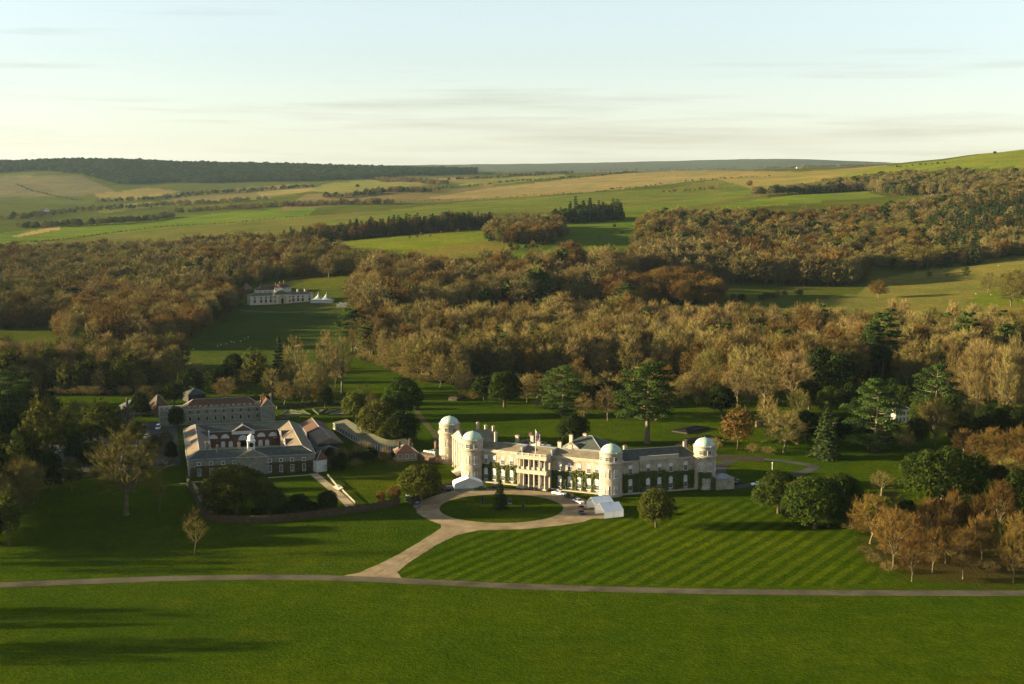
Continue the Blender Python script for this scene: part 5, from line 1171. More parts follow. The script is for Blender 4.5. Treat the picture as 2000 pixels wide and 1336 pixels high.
hedge('garden_hedge', 'dark brown hedge curving round the front of the garden', [(395, 1006), (420, 1017), (480, 1021), (560, 1017), (640, 1007), (720, 997), (780, 986)], 1.6, 2.3, M_beech)
hedge('path_hedge', 'straight clipped hedge running from the stable corner towards the camera', [(366, 938), (378, 968), (395, 1003)], 1.2, 1.9, M_box)
hedge('parterre_hedge', 'low dark hedge along the back of the parterre', [(540, 800), (600, 793), (690, 791)], 1.2, 1.8, M_box)
hedge('drive_hedge', 'dark hedge between the left marquee and the rounded evergreen', [(800, 985), (840, 966), (884, 950)], 1.4, 2.0, M_beech)
hedge('beech_hedge', 'clipped brown beech hedge left of the wide bare tree', [(1476, 834), (1505, 832), (1532, 830)], 1.6, 3.0, mat('copper_beech_leaves', (0.16, 0.10, 0.05), (0.24, 0.15, 0.08), rough=0.9, scale=0.6, spec=0.1, coord='World'))
hedge('clipped_block', 'clipped dark hedge at the near edge of the middle wood', [(878, 782), (895, 783), (906, 780)], 2.2, 2.0, M_box)
# fence behind the right-hand tower
fz = empty('dark_fence', (*G(1440, 896), 0)); tag(fz, 'tall dark board fence behind the end tower', 'fence')
fa, fb_ = G(1398, 898), G(1492, 902); wf = Wall(fa, fb_, 1)
for i in range(24):
    k_ = MB(); wf.box(k_, wf.L * i / 24, wf.L * (i + 0.93) / 24, 0.05, 0, 0, 2.3); k_.build('board', M_wood, fz)
k_ = MB(); wf.box(k_, 0, wf.L, -0.02, -0.12, 0.5, 0.65); wf.box(k_, 0, wf.L, -0.02, -0.12, 1.7, 1.85); k_.build('rail', M_wood, fz)
# paths, yard, garden beds
def pstrip(name, pts, w, m, z, seg=8): return strip(name, smooth_line([G(*p) for p in pts], seg), w, m, z)
pstrip('garden_path', [(612, 925), (640, 948), (668, 972), (690, 995)], 3.6, M_path, 0.05)
pstrip('stable_path', [(350, 945), (400, 940), (500, 935), (612, 927)], 1.8, M_path, 0.035)
pstrip('hedge_path', [(372, 945), (392, 975), (408, 1005)], 3.4, M_path, 0.04)
sheet('yard', [G(*p) for p in ((175, 845), (300, 822), (345, 828), (352, 905), (340, 912), (200, 918), (60, 935), (-60, 950), (-60, 900), (60, 870))], M_yard, 0.03)
pstrip('park_lane', [(-80, 952), (60, 945), (160, 930), (260, 915), (350, 908)], 4.2, M_yard, 0.05)
pstrip('loop_drive', [(1405, 955), (1450, 950), (1500, 940), (1560, 925), (1590, 912), (1560, 905), (1500, 898), (1440, 898), (1412, 908), (1404, 930), (1405, 950)], 5.0, M_yard, 0.04)
pstrip('back_path', [(806, 792), (822, 815), (850, 850), (862, 880)], 3.0, mat('trodden_grass', (0.045, 0.045, 0.018), (0.075, 0.068, 0.03), rough=1.0, scale=0.4, spec=0.0, coord='World'), 0.03)
pstrip('field_track', [(1700, 551), (1780, 544), (1840, 537), (1880, 524), (1960, 512)], 3.0, M_path, 0.25) if False else None
# parterre: wedge beds of bare soil edged with clipped box
M_soil = mat('bed_soil', (0.10, 0.065, 0.04), (0.16, 0.11, 0.07), rough=1.0, scale=1.0, coord='World')
for i, tri in enumerate([((545, 812), (560, 803), (600, 812)), ((566, 802), (590, 801), (606, 810)), ((610, 800), (640, 799), (622, 811)), ((645, 799), (668, 799), (634, 810)), ((640, 812), (672, 801), (684, 811)), ((548, 816), (585, 815), (545, 822))]):
    P_ = [G(*p) for p in tri]; mb = MB(); c = (sum(p[0] for p in P_) / 3, sum(p[1] for p in P_) / 3); In = [(c[0] + (p[0] - c[0]) * 0.72, c[1] + (p[1] - c[1]) * 0.72) for p in P_]
    r_ = empty('flower_bed', (*c, 0)); tag(r_, 'wedge-shaped bare flower bed edged with clipped box in the parterre', 'flower bed', 'parterre beds')
    MB().poly([(*p, 0.25) for p in In]).build('soil', M_soil, r_)
    for j in range(3):
        a, b, c2, d = P_[j], P_[(j + 1) % 3], In[(j + 1) % 3], In[j]
        mb.quad((*a, 0.7), (*b, 0.7), (*c2, 0.7), (*d, 0.7)); mb.quad((*a, 0), (*b, 0), (*b, 0.7), (*a, 0.7)); mb.quad((*d, 0.7), (*c2, 0.7), (*c2, 0.0), (*d, 0.0))
    mb.build('box_edging', M_box, r_)
# stone balustrade and posts beside the garden path
bz = empty('garden_balustrade', (*G(668, 960), 0)); tag(bz, 'low stone balustrade running beside the garden path', 'balustrade')
for a, b in (((640, 930), (661, 955)), ((669, 960), (694, 985))):
    w_ = Wall(G(*a), G(*b), 1); k_ = MB(); w_.box(k_, 0, w_.L, 0.15, -0.15, 0.75, 0.95); k_.build('coping', M_trim, bz); nb_ = int(w_.L / 1.2)
    for i in range(nb_ + 1): k_ = MB(); w_.box(k_, w_.L * i / nb_ - 0.13, w_.L * i / nb_ + 0.13, 0.13, -0.13, 0, 0.75); k_.build('post', M_trim, bz)
sg_ = empty('garden_steps', (*G(655, 955), 0)); tag(sg_, 'short flight of pale stone steps off the garden path', 'steps')
w_ = Wall(G(650, 951), G(660, 958), 1)
for i in range(5): k_ = MB(); w_.box(k_, 0, w_.L, -0.45 * i, -0.45 * (i + 1), 0, 0.18 * (i + 1)); k_.build('step', M_trim, sg_)

# ------------------------------------------------------------------ marquees at the drive
def frame_tent(name, label, A_, B_, span, eave, rise, bays, open_left=True, side=True):
    """frame tent: ridge along A->B, near eave on A->B"""
    w_ = Wall(A_, B_, 1); L_ = w_.L; r_ = empty(name, w_.p(L_ / 2, -span / 2)); tag(r_, label, 'marquee'); p = w_.p
    for b in range(bays):
        x0, x1 = L_ * b / bays + 0.03, L_ * (b + 1) / bays - 0.03; k_ = MB()
        k_.quad(p(x0, 0.25, eave), p(x1, 0.25, eave), p(x1, -span / 2, eave + rise), p(x0, -span / 2, eave + rise)); k_.quad(p(x1, -span - 0.25, eave), p(x0, -span - 0.25, eave), p(x0, -span / 2, eave + rise), p(x1, -span / 2, eave + rise))
        k_.build('roof_panel', M_canvas, r_)
        k_ = MB(); k_.quad(p(x0, 0, 0), p(x1, 0, 0), p(x1, 0, eave), p(x0, 0, eave)); k_.build('side_panel', M_canvas, r_)
        k_ = MB(); k_.quad(p(x1, -span, 0), p(x0, -span, 0), p(x0, -span, eave), p(x1, -span, eave)); k_.build('side_panel', M_canvas, r_)
    ends = ([(L_, 'end_panel')] if open_left else [(0, 'end_panel'), (L_, 'end_panel')])
    for x, nm in ends:
        k_ = MB(); k_.poly([p(x, 0, 0), p(x, -span, 0), p(x, -span, eave), p(x, -span / 2, eave + rise), p(x, 0, eave)]); k_.build(nm, M_canvas, r_)
    k_ = MB()
    for b in range(bays + 1):
        x = L_ * b / bays
        for q in ((p(x, 0, 0), p(x, 0, eave)), (p(x, -span, 0), p(x, -span, eave)), (p(x, 0, eave), p(x, -span / 2, eave + rise)), (p(x, -span, eave), p(x, -span / 2, eave + rise))): k_.tube(q[0], q[1], 0.07, 0.07, 5)
    k_.tube(p(0, -span / 2, eave + rise), p(L_, -span / 2, eave + rise), 0.07, 0.07, 5); k_.build('frame', M_lead, r_); return r_
fa, fb_ = G(1180, 1013), G(1218, 1009)
frame_tent('marquee', 'nearer white frame tent beside the right front tower', fa, fb_, 7.6, 2.5, 2.3, 2)
frame_tent('marquee', 'farther white frame tent beside the right front tower', (fa[0] - 2.6, fa[1] + 9.0), (fb_[0] - 2.6, fb_[1] + 9.0), 7.6, 2.6, 2.4, 2)
ta, tb_ = G(887, 959), G(944, 957)
w_ = Wall((ta[0], ta[1] + 7), ta, 1)                                  # gable towards the drive
tr_ = empty('marquee', (*ta, 0)); tag(tr_, 'white gabled tent with a glazed front at the foot of the left front tower', 'marquee')
wt = Wall(ta, tb_, 1); TL = wt.L; k_ = MB(); prof = [(0, 2.5), (0.6, 3.1), (TL / 2, 5.0), (TL - 0.6, 3.1), (TL, 2.5)]
for (x0, z0), (x1, z1) in zip(prof[:-1], prof[1:]): k_.quad(wt.p(x0, 0.3, z0), wt.p(x1, 0.3, z1), wt.p(x1, -6, z1), wt.p(x0, -6, z0))
for x in (0, TL): k_.quad(wt.p(x, 0.3, 0), wt.p(x, 0.3, 2.5), wt.p(x, -6, 2.5), wt.p(x, -6, 0))
k_.build('canopy', M_canvas, tr_); MB().poly([wt.p(0, 0, 0), wt.p(TL, 0, 0)] + [wt.p(x, 0, z - 0.02) for x, z in prof[::-1]]).build('front_panel', mat('clear_film', (0.40, 0.42, 0.38), (0.5, 0.52, 0.47), rough=0.25, scale=0.4, spec=0.5, coord='World'), tr_)
k_ = MB()
for i in range(5): x = TL * i / 4; z = 2.5 if i in (0, 4) else (3.75 if i != 2 else 4.95); k_.tube(wt.p(x, 0.06, 0), wt.p(x, 0.06, z), 0.07, 0.07, 5)
k_.tube(wt.p(0, 0.06, 2.5), wt.p(TL, 0.06, 2.5), 0.06, 0.06, 5); k_.build('frame', M_white, tr_)
kk_ = MB(); wt.box(kk_, 0.3, TL - 0.3, 0.32, 0.1, 0, 0.9); kk_.build('skirt', mat('grey_film', (0.16, 0.18, 0.17), rough=0.5), tr_)

# ------------------------------------------------------------------ cars
M_tyre = mat('tyre_rubber', (0.012, 0.012, 0.012), rough=0.9); M_rim = mat('wheel_rim', (0.35, 0.35, 0.36), rough=0.35, metal=0.8)
M_lamp = mat('headlamp_glass', (0.55, 0.56, 0.55), rough=0.15, spec=0.6); M_tail = mat('tail_lamp', (0.25, 0.01, 0.01), rough=0.3)
def paint(name, c): return mat(name, c, rough=0.28, spec=0.5)
CARM = {}
def car_meshes(kind):
    if kind in CARM: return CARM[kind]
    L_, W_, H_ = {'saloon': (4.9, 1.85, 1.45), 'long': (5.8, 2.0, 1.5), 'suv': (4.7, 1.9, 1.8), 'van': (5.2, 2.0, 2.2), 'open': (5.0, 1.85, 1.25), 'vintage': (4.6, 1.75, 1.7)}[kind]
    belt = H_ * (0.62 if kind != 'van' else 0.55)
    # side outline from nose to tail: (x, lower z, upper z)
    hood = {'van': 0.10, 'suv': 0.24, 'vintage': 0.34}.get(kind, 0.28); boot = {'van': 0.0, 'suv': 0.03, 'vintage': 0.05}.get(kind, 0.2)
    st_ = [(-0.5, 0.38, belt * 0.70, 0.80), (-0.485, 0.25, belt * 0.90, 0.92), (-0.5 + hood * 0.5, 0.22, belt * 0.98, 1.0), (-0.5 + hood, 0.22, belt, 1.0), (0.0, 0.22, belt * 1.01, 1.0), (0.5 - max(boot, 0.05), 0.22, belt, 1.0), (0.485, 0.27, belt * 0.94, 0.93), (0.5, 0.4, belt * 0.78, 0.82)]
    b = MB(); P = []
    for (x, z0, z1, w) in st_:
        hw = W_ / 2 * w
        P += [(x * L_, -hw * 0.92, z0), (x * L_, -hw, z0 + (z1 - z0) * 0.45), (x * L_, -hw * 0.90, z1), (x * L_, hw * 0.90, z1), (x * L_, hw, z0 + (z1 - z0) * 0.45), (x * L_, hw * 0.92, z0)]
    n = len(st_); fs_ = [(0, 1, 2, 3, 4, 5), tuple(range(6 * n - 1, 6 * n - 7, -1))]
    for i in range(n - 1):
        for j in range(6): k2_ = (j + 1) % 6; fs_.append((i * 6 + j, (i + 1) * 6 + j, (i + 1) * 6 + k2_, i * 6 + k2_))
    b.add(P, fs_); bm_ = b
    g = MB(); r_ = MB(); zt = H_
    x0, x1 = (-0.5 + hood) * L_, (0.5 - boot) * L_; a0, a1 = x0 + 0.16 * L_ * (0.5 if kind in ('van', 'suv', 'vintage') else 1), x1 - (0.10 if boot else 0.02) * L_
    if kind != 'open':
        hw, ht = W_ / 2 * 0.88, W_ / 2 * 0.74
        C = [(x0, -hw, belt), (x1, -hw, belt), (x1, hw, belt), (x0, hw, belt), (a0, -ht, zt - 0.07), (a1, -ht, zt - 0.07), (a1, ht, zt - 0.07), (a0, ht, zt - 0.07)]
        g.add(C, [(0, 1, 5, 4), (1, 2, 6, 5), (2, 3, 7, 6), (3, 0, 4, 7)])
        r_.add([(a0 - 0.05, -ht - 0.03, zt - 0.07), (a1 + 0.05, -ht - 0.03, zt - 0.07), (a1 + 0.05, ht + 0.03, zt - 0.07), (a0 - 0.05, ht + 0.03, zt - 0.07), (a0 + 0.15, -ht * 0.85, zt), (a1 - 0.15, -ht * 0.85, zt), (a1 - 0.15, ht * 0.85, zt), (a0 + 0.15, ht * 0.85, zt)], [(4, 5, 6, 7), (0, 1, 5, 4), (1, 2, 6, 5), (2, 3, 7, 6), (3, 0, 4, 7), (3, 2, 1, 0)])
    else:
        g.add([(x0, -0.75, belt), (x0, 0.75, belt), (x0 + 0.45, 0.62, zt), (x0 + 0.45, -0.62, zt)], [(0, 1, 2, 3), (3, 2, 1, 0)])
        r_.bx(x0 + 0.5, x1 - 0.1, -0.62, 0.62, belt - 0.02, belt + 0.16); r_.bx(x0 + 0.9, x0 + 1.1, -0.6, 0.6, belt + 0.16, belt + 0.45)
    wh = MB(); R_ = 0.34; nn = 16; prof = [(R_ * 0.62, -0.11), (R_ * 0.95, -0.11), (R_, -0.06), (R_, 0.06), (R_ * 0.95, 0.11), (R_ * 0.62, 0.11)]
    def lath(mb, prof_):
        Pp = [(r * math.cos(2 * math.pi * i / nn), y, r * math.sin(2 * math.pi * i / nn)) for r, y in prof_ for i in range(nn)]
        ff = [(j * nn + i, j * nn + (i + 1) % nn, (j + 1) * nn + (i + 1) % nn, (j + 1) * nn + i) for j in range(len(prof_) - 1) for i in range(nn)]; mb.add(Pp, ff)
    lath(wh, prof); rm = MB(); lath(rm, [(0.02, -0.10), (R_ * 0.62, -0.09), (R_ * 0.62, 0.09), (0.02, 0.10)])
    lp = MB().bx(-0.03, 0.05, -0.16, 0.16, -0.08, 0.08)
    CARM[kind] = (bm_, g, r_, wh.mesh('tyre', M_tyre, True), rm.mesh('rim', M_rim), lp.mesh('headlight', M_lamp), lp.mesh('tail_light', M_tail), L_, W_, belt)
    return CARM[kind]
BODYM = {}
def car(kind, px, py, deg, colour, label, group=None, roofc=None, cat='car'):
    b, g, r_, wh, rm, lp, tl, L_, W_, belt = car_meshes(kind); x, y = G(px, py); root = empty('parked_' + {'van': 'van'}.get(kind, 'car'), (x, y, 0.06), math.radians(deg)); tag(root, label, cat, group)
    key = (kind, colour.name)
    if key not in BODYM: BODYM[key] = (b.mesh('body', colour), g.mesh('windows', M_glass), r_.mesh('roof', roofc or (colour if kind != 'open' else M_tyre)))
    m1, m2, m3 = BODYM[key]; link('body', m1, root); link('windows', m2, root); link('roof' if kind != 'open' else 'seats', m3, root)
    for sx in (-1, 1):
        for sy in (-1, 1):
            t = link('wheel', wh, root, (sx * L_ * 0.31, sy * (W_ / 2 - 0.10), 0.34)); link('rim', rm, t)
        link('headlight', lp, root, (-L_ * 0.488, sx * W_ * 0.32, belt * 0.68)); link('tail_light', tl, root, (L_ * 0.485, sx * W_ * 0.32, belt * 0.72))
    return root
P_black = paint('black_paint', (0.008, 0.008, 0.009)); P_white = paint('white_car_paint', (0.72, 0.72, 0.70)); P_navy = paint('navy_paint', (0.010, 0.016, 0.045)); P_green = paint('dark_green_paint', (0.008, 0.020, 0.012)); P_red = paint('maroon_paint', (0.06, 0.008, 0.008)); P_teal = paint('teal_paint', (0.02, 0.09, 0.10)); P_grey = paint('grey_paint', (0.10, 0.105, 0.11)); P_silver = paint('silver_paint', (0.40, 0.41, 0.41))
car('suv', 875, 958, 8, P_black, 'black estate car parked left of the tent on the gravel')
car('vintage', 938, 957, 4, P_green, 'dark vintage car parked in front of the left tent')
car('vintage', 966, 954, -8, P_black, 'dark vintage car half hidden behind the fir on the oval')
car('open', 1037, 957, -10, P_black, 'long black open car parked before the portico')
car('long', 1092, 966, -34, P_white, 'long white classic car right of the portico')
car('saloon', 1113, 972, -45, P_black, 'black saloon behind the long white classic car')
car('long', 1130, 982, 118, P_white, 'white limousine facing the camera on the right of the ring')
car('open', 1136, 994, 100, P_red, 'dark maroon open car behind the navy one', roofc=None)
car('saloon', 1136, 1004, 96, P_navy, 'navy saloon nearest the right-hand tents')
car('suv', 815, 991, 80, P_grey, 'small grey car on the left rim of the gravel ring')
car('suv', 796, 977, 95, P_green, 'green utility vehicle in the shade below the garden evergreen', roofc=P_silver)
car('saloon', 1479, 948, 15, P_white, 'white car beside the evergreen clump at the right')
car('saloon', 1440, 944, 60, P_black, 'dark car by the stone lodge at the right end')
car('van', 309, 838, 95, P_white, 'white van parked at the head of the yard', cat='van')
car('suv', 322, 852, 90, P_red, 'maroon car parked in the yard near the stables')
car('saloon', 316, 907, 5, P_black, 'dark car on the lane beside the stable corner')
car('saloon', 263, 850, 70, P_white, 'white car left of another white car behind the mistletoe tree')
car('suv', 286, 856, 75, P_silver, 'pale car right of another white car behind the mistletoe tree')
car('saloon', 147, 868, 10, P_white, 'white car at the far end of the left car park')
car('suv', 97, 852, 20, P_silver, 'pale car between the two ivy-clad trees')
car('saloon', 116, 887, 6, P_teal, 'teal car low in the left car park')
car('saloon', 160, 876, 10, P_grey, 'grey car below the white one in the left car park')
# ------------------------------------------------------------------ sculptures on the oval lawn, lamp posts, sheep
M_bronze = mat('dark_bronze', (0.012, 0.016, 0.022), (0.03, 0.035, 0.045), rough=0.45, scale=2.0, metal=0.4, coord='World')
for px, py, lb, kind in ((942.5, 983, 'tall dark pillar sculpture on the left of the oval lawn', 0), (996, 984, 'dark rounded sculpture just right of the fir on the oval', 1), (1022, 994, 'dark tapered sculpture on the right of the oval lawn', 0)):
    x, y = G(px, py); r_ = empty('sculpture', (x, y, 0.12)); tag(r_, lb, 'sculpture')
    MB().lathe(x, y, [(0.75, 0.1), (0.75, 0.4), (0.6, 0.45), (0.0, 0.45)], 12).build('base', M_trim if kind == 1 else M_bronze, r_)
    pr = [(0.34, 0.45), (0.42, 0.9), (0.33, 1.6), (0.44, 2.1), (0.26, 2.5), (0.20, 2.62), (0.27, 2.85), (0.0, 3.05)] if kind == 0 else [(0.5, 0.45), (0.85, 1.1), (0.7, 1.7), (0.4, 2.0), (0.35, 2.3), (0.0, 2.5)]
    MB().lathe(x, y, pr, 14).build('figure', M_bronze, r_, True)
x, y = G(1508, 930); r_ = empty('lamp_post', (x, y, 0)); tag(r_, 'pale lone post standing in the loop of the right-hand drive', 'post')
MB().lathe(x, y, [(0.14, 0), (0.10, 5.2), (0, 5.25)], 8).build('pole', M_white, r_); MB().lathe(x, y, [(0.12, 5.2), (0.24, 5.45), (0.2, 5.8), (0, 5.9)], 8).build('lantern', M_white, r_)
x, y = G(793, 812); r_ = empty('lamp_post', (x, y, 0)); tag(r_, 'pale thin post on the lawn right of the tallest dark evergreen', 'post')
MB().lathe(x, y, [(0.12, 0), (0.09, 3.4), (0, 3.45)], 8).build('pole', M_white, r_); MB().lathe(x, y, [(0.1, 3.4), (0.18, 3.6), (0, 3.8)], 8).build('lantern', M_white, r_)
M_wool = mat('sheep_wool', (0.34, 0.32, 0.27), (0.44, 0.42, 0.36), rough=1.0, scale=3.0); M_face = mat('sheep_face', (0.30, 0.27, 0.22), rough=0.9)
def sheep_mesh():
    bm = bmesh.new(); me = bpy.data.meshes.new('sheep_body')
    prof = [(-0.62, 0.10, 0.62), (-0.55, 0.24, 0.64), (-0.3, 0.31, 0.66), (0.0, 0.33, 0.66), (0.3, 0.30, 0.68), (0.48, 0.22, 0.74), (0.60, 0.15, 0.86), (0.72, 0.13, 0.94), (0.86, 0.09, 0.88), (0.92, 0.04, 0.85)]
    rings = []
    for x, r, z in prof: rings.append([bm.verts.new((x, r * math.cos(a), z + r * math.sin(a))) for a in np.linspace(0, 2 * math.pi, 11)[:-1]])
    for a, b in zip(rings[:-1], rings[1:]):
        for i in range(10): bm.faces.new((a[i], a[(i + 1) % 10], b[(i + 1) % 10], b[i]))
    bm.faces.new(rings[0]); bm.faces.new(rings[-1][::-1])
    for sx in (-0.36, 0.34):
        for sy in (-0.16, 0.16):
            lo = [bm.verts.new((sx + 0.05 * math.cos(a), sy + 0.05 * math.sin(a), 0)) for a in np.linspace(0, 2 * math.pi, 6)[:-1]]; hi_ = [bm.verts.new((sx + 0.08 * math.cos(a), sy + 0.08 * math.sin(a), 0.5)) for a in np.linspace(0, 2 * math.pi, 6)[:-1]]
            for i in range(5): bm.faces.new((lo[i], lo[(i + 1) % 5], hi_[(i + 1) % 5], hi_[i]))
    bmesh.ops.recalc_face_normals(bm, faces=bm.faces[:]); bm.to_mesh(me); bm.free(); me.materials.append(M_wool); return me
SHM = sheep_mesh(); SH2 = random.Random(3)
for px, py in [(425, 677), (431, 675), (442, 673), (452, 670), (457, 671), (470, 668), (478, 663), (485, 661), (378, 684), (362, 703), (372, 712), (1950, 520), (1906, 576), (1962, 570), (1975, 576), (1935, 577)]:
    x, y, z = hit(px, py); o = link('sheep', SHM, None, (x, y, z), SH2.uniform(0, 6.28), SH2.uniform(0.85, 1.0))
    tag(o, 'grazing sheep, a pale dot on the shaded paddock' if px < 800 else 'grazing sheep, a pale dot on the right-hand slope', 'sheep', 'sheep on the paddock' if px < 800 else 'sheep on the right-hand slope')

# ------------------------------------------------------------------ woods and trees
def scatter(name, label, pts, kinds, cat='wood'):
    """one object that carries many far trees: points with a turn and a size each"""
    protos = [t for k_ in kinds for t in K[k_]]
    coll = bpy.data.collections.new(name + '_kinds')
    for i, t in enumerate(protos):
        o = bpy.data.objects.new('%s_%03d' % (name, i), t.whole()); coll.objects.link(o)
    me = bpy.data.meshes.new(name)
    me.from_pydata([p[:3] for p in pts], [], [])
    a = me.attributes.new('turn', 'FLOAT', 'POINT'); a.data.foreach_set('value', [p[3] for p in pts])
    a = me.attributes.new('size', 'FLOAT_VECTOR', 'POINT'); a.data.foreach_set('vector', [c for p in pts for c in p[4]])
    a = me.attributes.new('which', 'INT', 'POINT'); a.data.foreach_set('value', [p[5] * len(protos) // 840 % len(protos) for p in pts])
    o = bpy.data.objects.new(name, me); COL.objects.link(o)
    ng = bpy.data.node_groups.new(name, 'GeometryNodeTree')
    ng.interface.new_socket('Geometry', in_out='INPUT', socket_type='NodeSocketGeometry')
    ng.interface.new_socket('Geometry', in_out='OUTPUT', socket_type='NodeSocketGeometry')
    n = ng.nodes; l = ng.links
    gi = n.new('NodeGroupInput'); go = n.new('NodeGroupOutput')
    m2p = n.new('GeometryNodeMeshToPoints'); iop = n.new('GeometryNodeInstanceOnPoints'); ci = n.new('GeometryNodeCollectionInfo')
    ci.inputs['Collection'].default_value = coll; ci.inputs['Separate Children'].default_value = True; ci.inputs['Reset Children'].default_value = True
    at = n.new('GeometryNodeInputNamedAttribute'); at.data_type = 'FLOAT'; at.inputs['Name'].default_value = 'turn'
    asz = n.new('GeometryNodeInputNamedAttribute'); asz.data_type = 'FLOAT_VECTOR'; asz.inputs['Name'].default_value = 'size'
    aw = n.new('GeometryNodeInputNamedAttribute'); aw.data_type = 'INT'; aw.inputs['Name'].default_value = 'which'
    cx = n.new('ShaderNodeCombineXYZ')
    def fo(nn): return [s for s in nn.outputs if s.enabled and s.name == 'Attribute'][0]
    l.new(gi.outputs[0], m2p.inputs['Mesh']); l.new(m2p.outputs[0], iop.inputs['Points'])
    l.new(ci.outputs[0], iop.inputs['Instance']); iop.inputs['Pick Instance'].default_value = True
    l.new(fo(aw), iop.inputs['Instance Index']); l.new(fo(at), cx.inputs['Z']); l.new(cx.outputs[0], iop.inputs['Rotation'])
    l.new(fo(asz), iop.inputs['Scale']); l.new(iop.outputs[0], go.inputs[0])
    md = o.modifiers.new('trees', 'NODES'); md.node_group = ng
    return tag(o, label, cat, kind='stuff')
def fill(poly, sp, hm, seed, hv=0.25, wv=0.15, hole=None, base_h=16.0, gap=0.10):
    """points over a region given by (column, distance) corners, about sp metres apart"""
    R = random.Random(seed); P = [UY(px, Y)[:2] for px, Y in poly]
    # follow the edges finely, so that straight lines stay straight on the map
    xs = [p[0] for p in P]; ysl = [p[1] for p in P]
    x0, x1, y0, y1 = min(xs), max(xs), min(ysl), max(ysl)
    gx = np.arange(x0, x1, sp); gy = np.arange(y0, y1, sp * 0.9)
    X, Y = np.meshgrid(gx, gy); Rn = np.random.default_rng(seed)
    X = X + Rn.uniform(-0.42, 0.42, X.shape) * sp + (np.arange(X.shape[0]) % 2)[:, None] * sp / 2; Y = Y + Rn.uniform(-0.42, 0.42, Y.shape) * sp
    mk = in_poly(X, Y, P)
    out = []
    for x, y in zip(X[mk], Y[mk]):
        if hole and hole(x, y): continue
        h = hm / base_h * (1 + R.uniform(-hv, hv)) * (1 + 0.12 * math.sin(x / 37.0) * math.cos(y / 29.0)); w = h * (1 + R.uniform(-wv, wv))
        nz_ = 0.5 + 0.28 * math.sin(x / 61.0 + 1.3 * math.sin(y / 83.0)) + 0.22 * math.sin(y / 47.0 + x / 119.0)
        if R.random() < gap * (0.3 + nz_): continue
        big = R.random() < 0.22
        if big: h *= 1.18; w *= 1.38
        wi = int(min(max(nz_ + R.gauss(0, 0.16), 0), 0.999) * 840) if R.random() < 0.75 else R.randrange(840)
        out.append((x, y, ground_z(x, y) - 0.2, R.uniform(0, 6.28), (w, w, h), wi))
    return out
def split(pts, p, seed):
    R = random.Random(seed); a, b = [], []
    for q in pts: (a if R.random() < p else b).append(q)
    return a, b

# named single trees -------------------------------------------------
T = tree_px
lime_g = 'lime trees at the bend of the road'
for (px, b, t, w, lb) in [
    (1745, 1106, 988, 92, 'largest rust-topped bare lime standing nearest the striped lawn'),
    (1781, 1136, 1042, 58, 'small bare lime closest to the road with a pale sunlit trunk'),
    (1821, 1119, 1028, 55, 'bare lime with a pale forked ivy-flecked trunk and side stump'),
    (1881, 1131, 1026, 62, 'bare lime with a leaning trunk beside the road, right of the forked one'),
    (1979, 1138, 1028, 66, 'rust-topped bare lime cut by the right edge near the road'),
    (1847, 1100, 1000, 60, 'bare lime in the second row behind the leaning one'),
    (1700, 1062, 962, 100, 'broad tan bare lime at the left end of the grove'),
    (1812, 1060, 966, 62, 'yellowish bare lime just below the big evergreen dome'),
    (1860, 1056, 953, 52, 'slender bare lime with a pointed bright crown below the evergreen dome'),
    (1905, 1060, 963, 50, 'small dim bare lime between the pointed one and the tall one'),
    (1953, 1042, 933, 66, 'tall bare lime rising highest at the right of the grove'),
    (1992, 1080, 996, 60, 'dim bare lime at the right edge in the second row'),
    (1918, 1094, 1000, 66, 'rust-tipped bare lime in the middle of the second row'),
    (1775, 1085, 1000, 66, 'shaded bare lime tucked behind the largest one'),
    ]:
    T('lime_tree', 'lime', px, b, t, lb, w, lime_g)
T('domed_evergreen', 'dome', 1842, 985, 874, 'huge dark green domed evergreen above the lime grove', 182)
oak_g = 'evergreen oaks right of the mansion'
T('evergreen_oak', 'oak', 1520, 1003, 919, 'evergreen oak at the left end of the clump beside the right lawn', 98, oak_g, var=2)
T('evergreen_oak', 'oak', 1592, 1033, 930, 'broad evergreen oak in the middle of the clump beside the right lawn', 134, oak_g, var=1)
T('evergreen_oak', 'oak', 1640, 1008, 922, 'darker evergreen oak at the right end of the clump beside the right lawn', 92, oak_g, var=0)
T('evergreen_oak', 'oakolive', 1652, 1030, 966, 'small olive evergreen at the foot of the clump next to the limes', 50, oak_g)
T('evergreen_oak', 'oak', 1548, 1024, 955, 'dark low evergreen tucked between the two big oaks of the clump', 60, oak_g)
T('evergreen_oak', 'oakolive', 1570, 1010, 930, 'evergreen oak with a sunlit olive top filling the middle of the clump', 80, oak_g, var=0)
T('evergreen_oak', 'oak', 1618, 1030, 952, 'dark evergreen oak at the front right of the clump', 84, oak_g, var=2)
T('bleached_tree', 'open', 1722, 968, 918, 'low twisted bare tree with bleached branches left of the evergreen dome', 62)
T('lawn_tree', 'oakolive', 1281, 1030, 953, 'olive evergreen tree standing alone on the lawn before the right wing', 78, var=0)
T('christmas_tree', 'spruce', 977, 994, 934, 'slim dark fir tree set up in the oval lawn', 34)
T('great_cedar', 'cedar', 1264, 866, 712, 'great cedar with a tall pale trunk behind the mansion', 132, var=0)
T('cedar', 'cedar', 1098, 812, 720, 'wide dark cedar on the back lawn left of the great cedar', 98, var=1)
T('cedar', 'cedar', 1710, 880, 744, 'tall layered cedar behind the spruce on the right lawn', 114, var=2)
T('cedar', 'cedar', 1826, 838, 716, 'layered cedar to the right of the pale hidden house', 100, var=1)
T('holm_oak', 'oak', 985, 795, 722, 'round dark evergreen on the back lawn left of the cedars', 74)
T('yew_tree', 'yew', 945, 782, 733, 'dark yew squeezed left of the round evergreen', 48)
T('bare_tree', 'bare', 1140, 818, 766, 'small round bare tree right of the wide dark cedar', 44)
T('bare_tree', 'bare', 1187, 822, 750, 'rounded brown bare tree just left of the great cedar', 58)
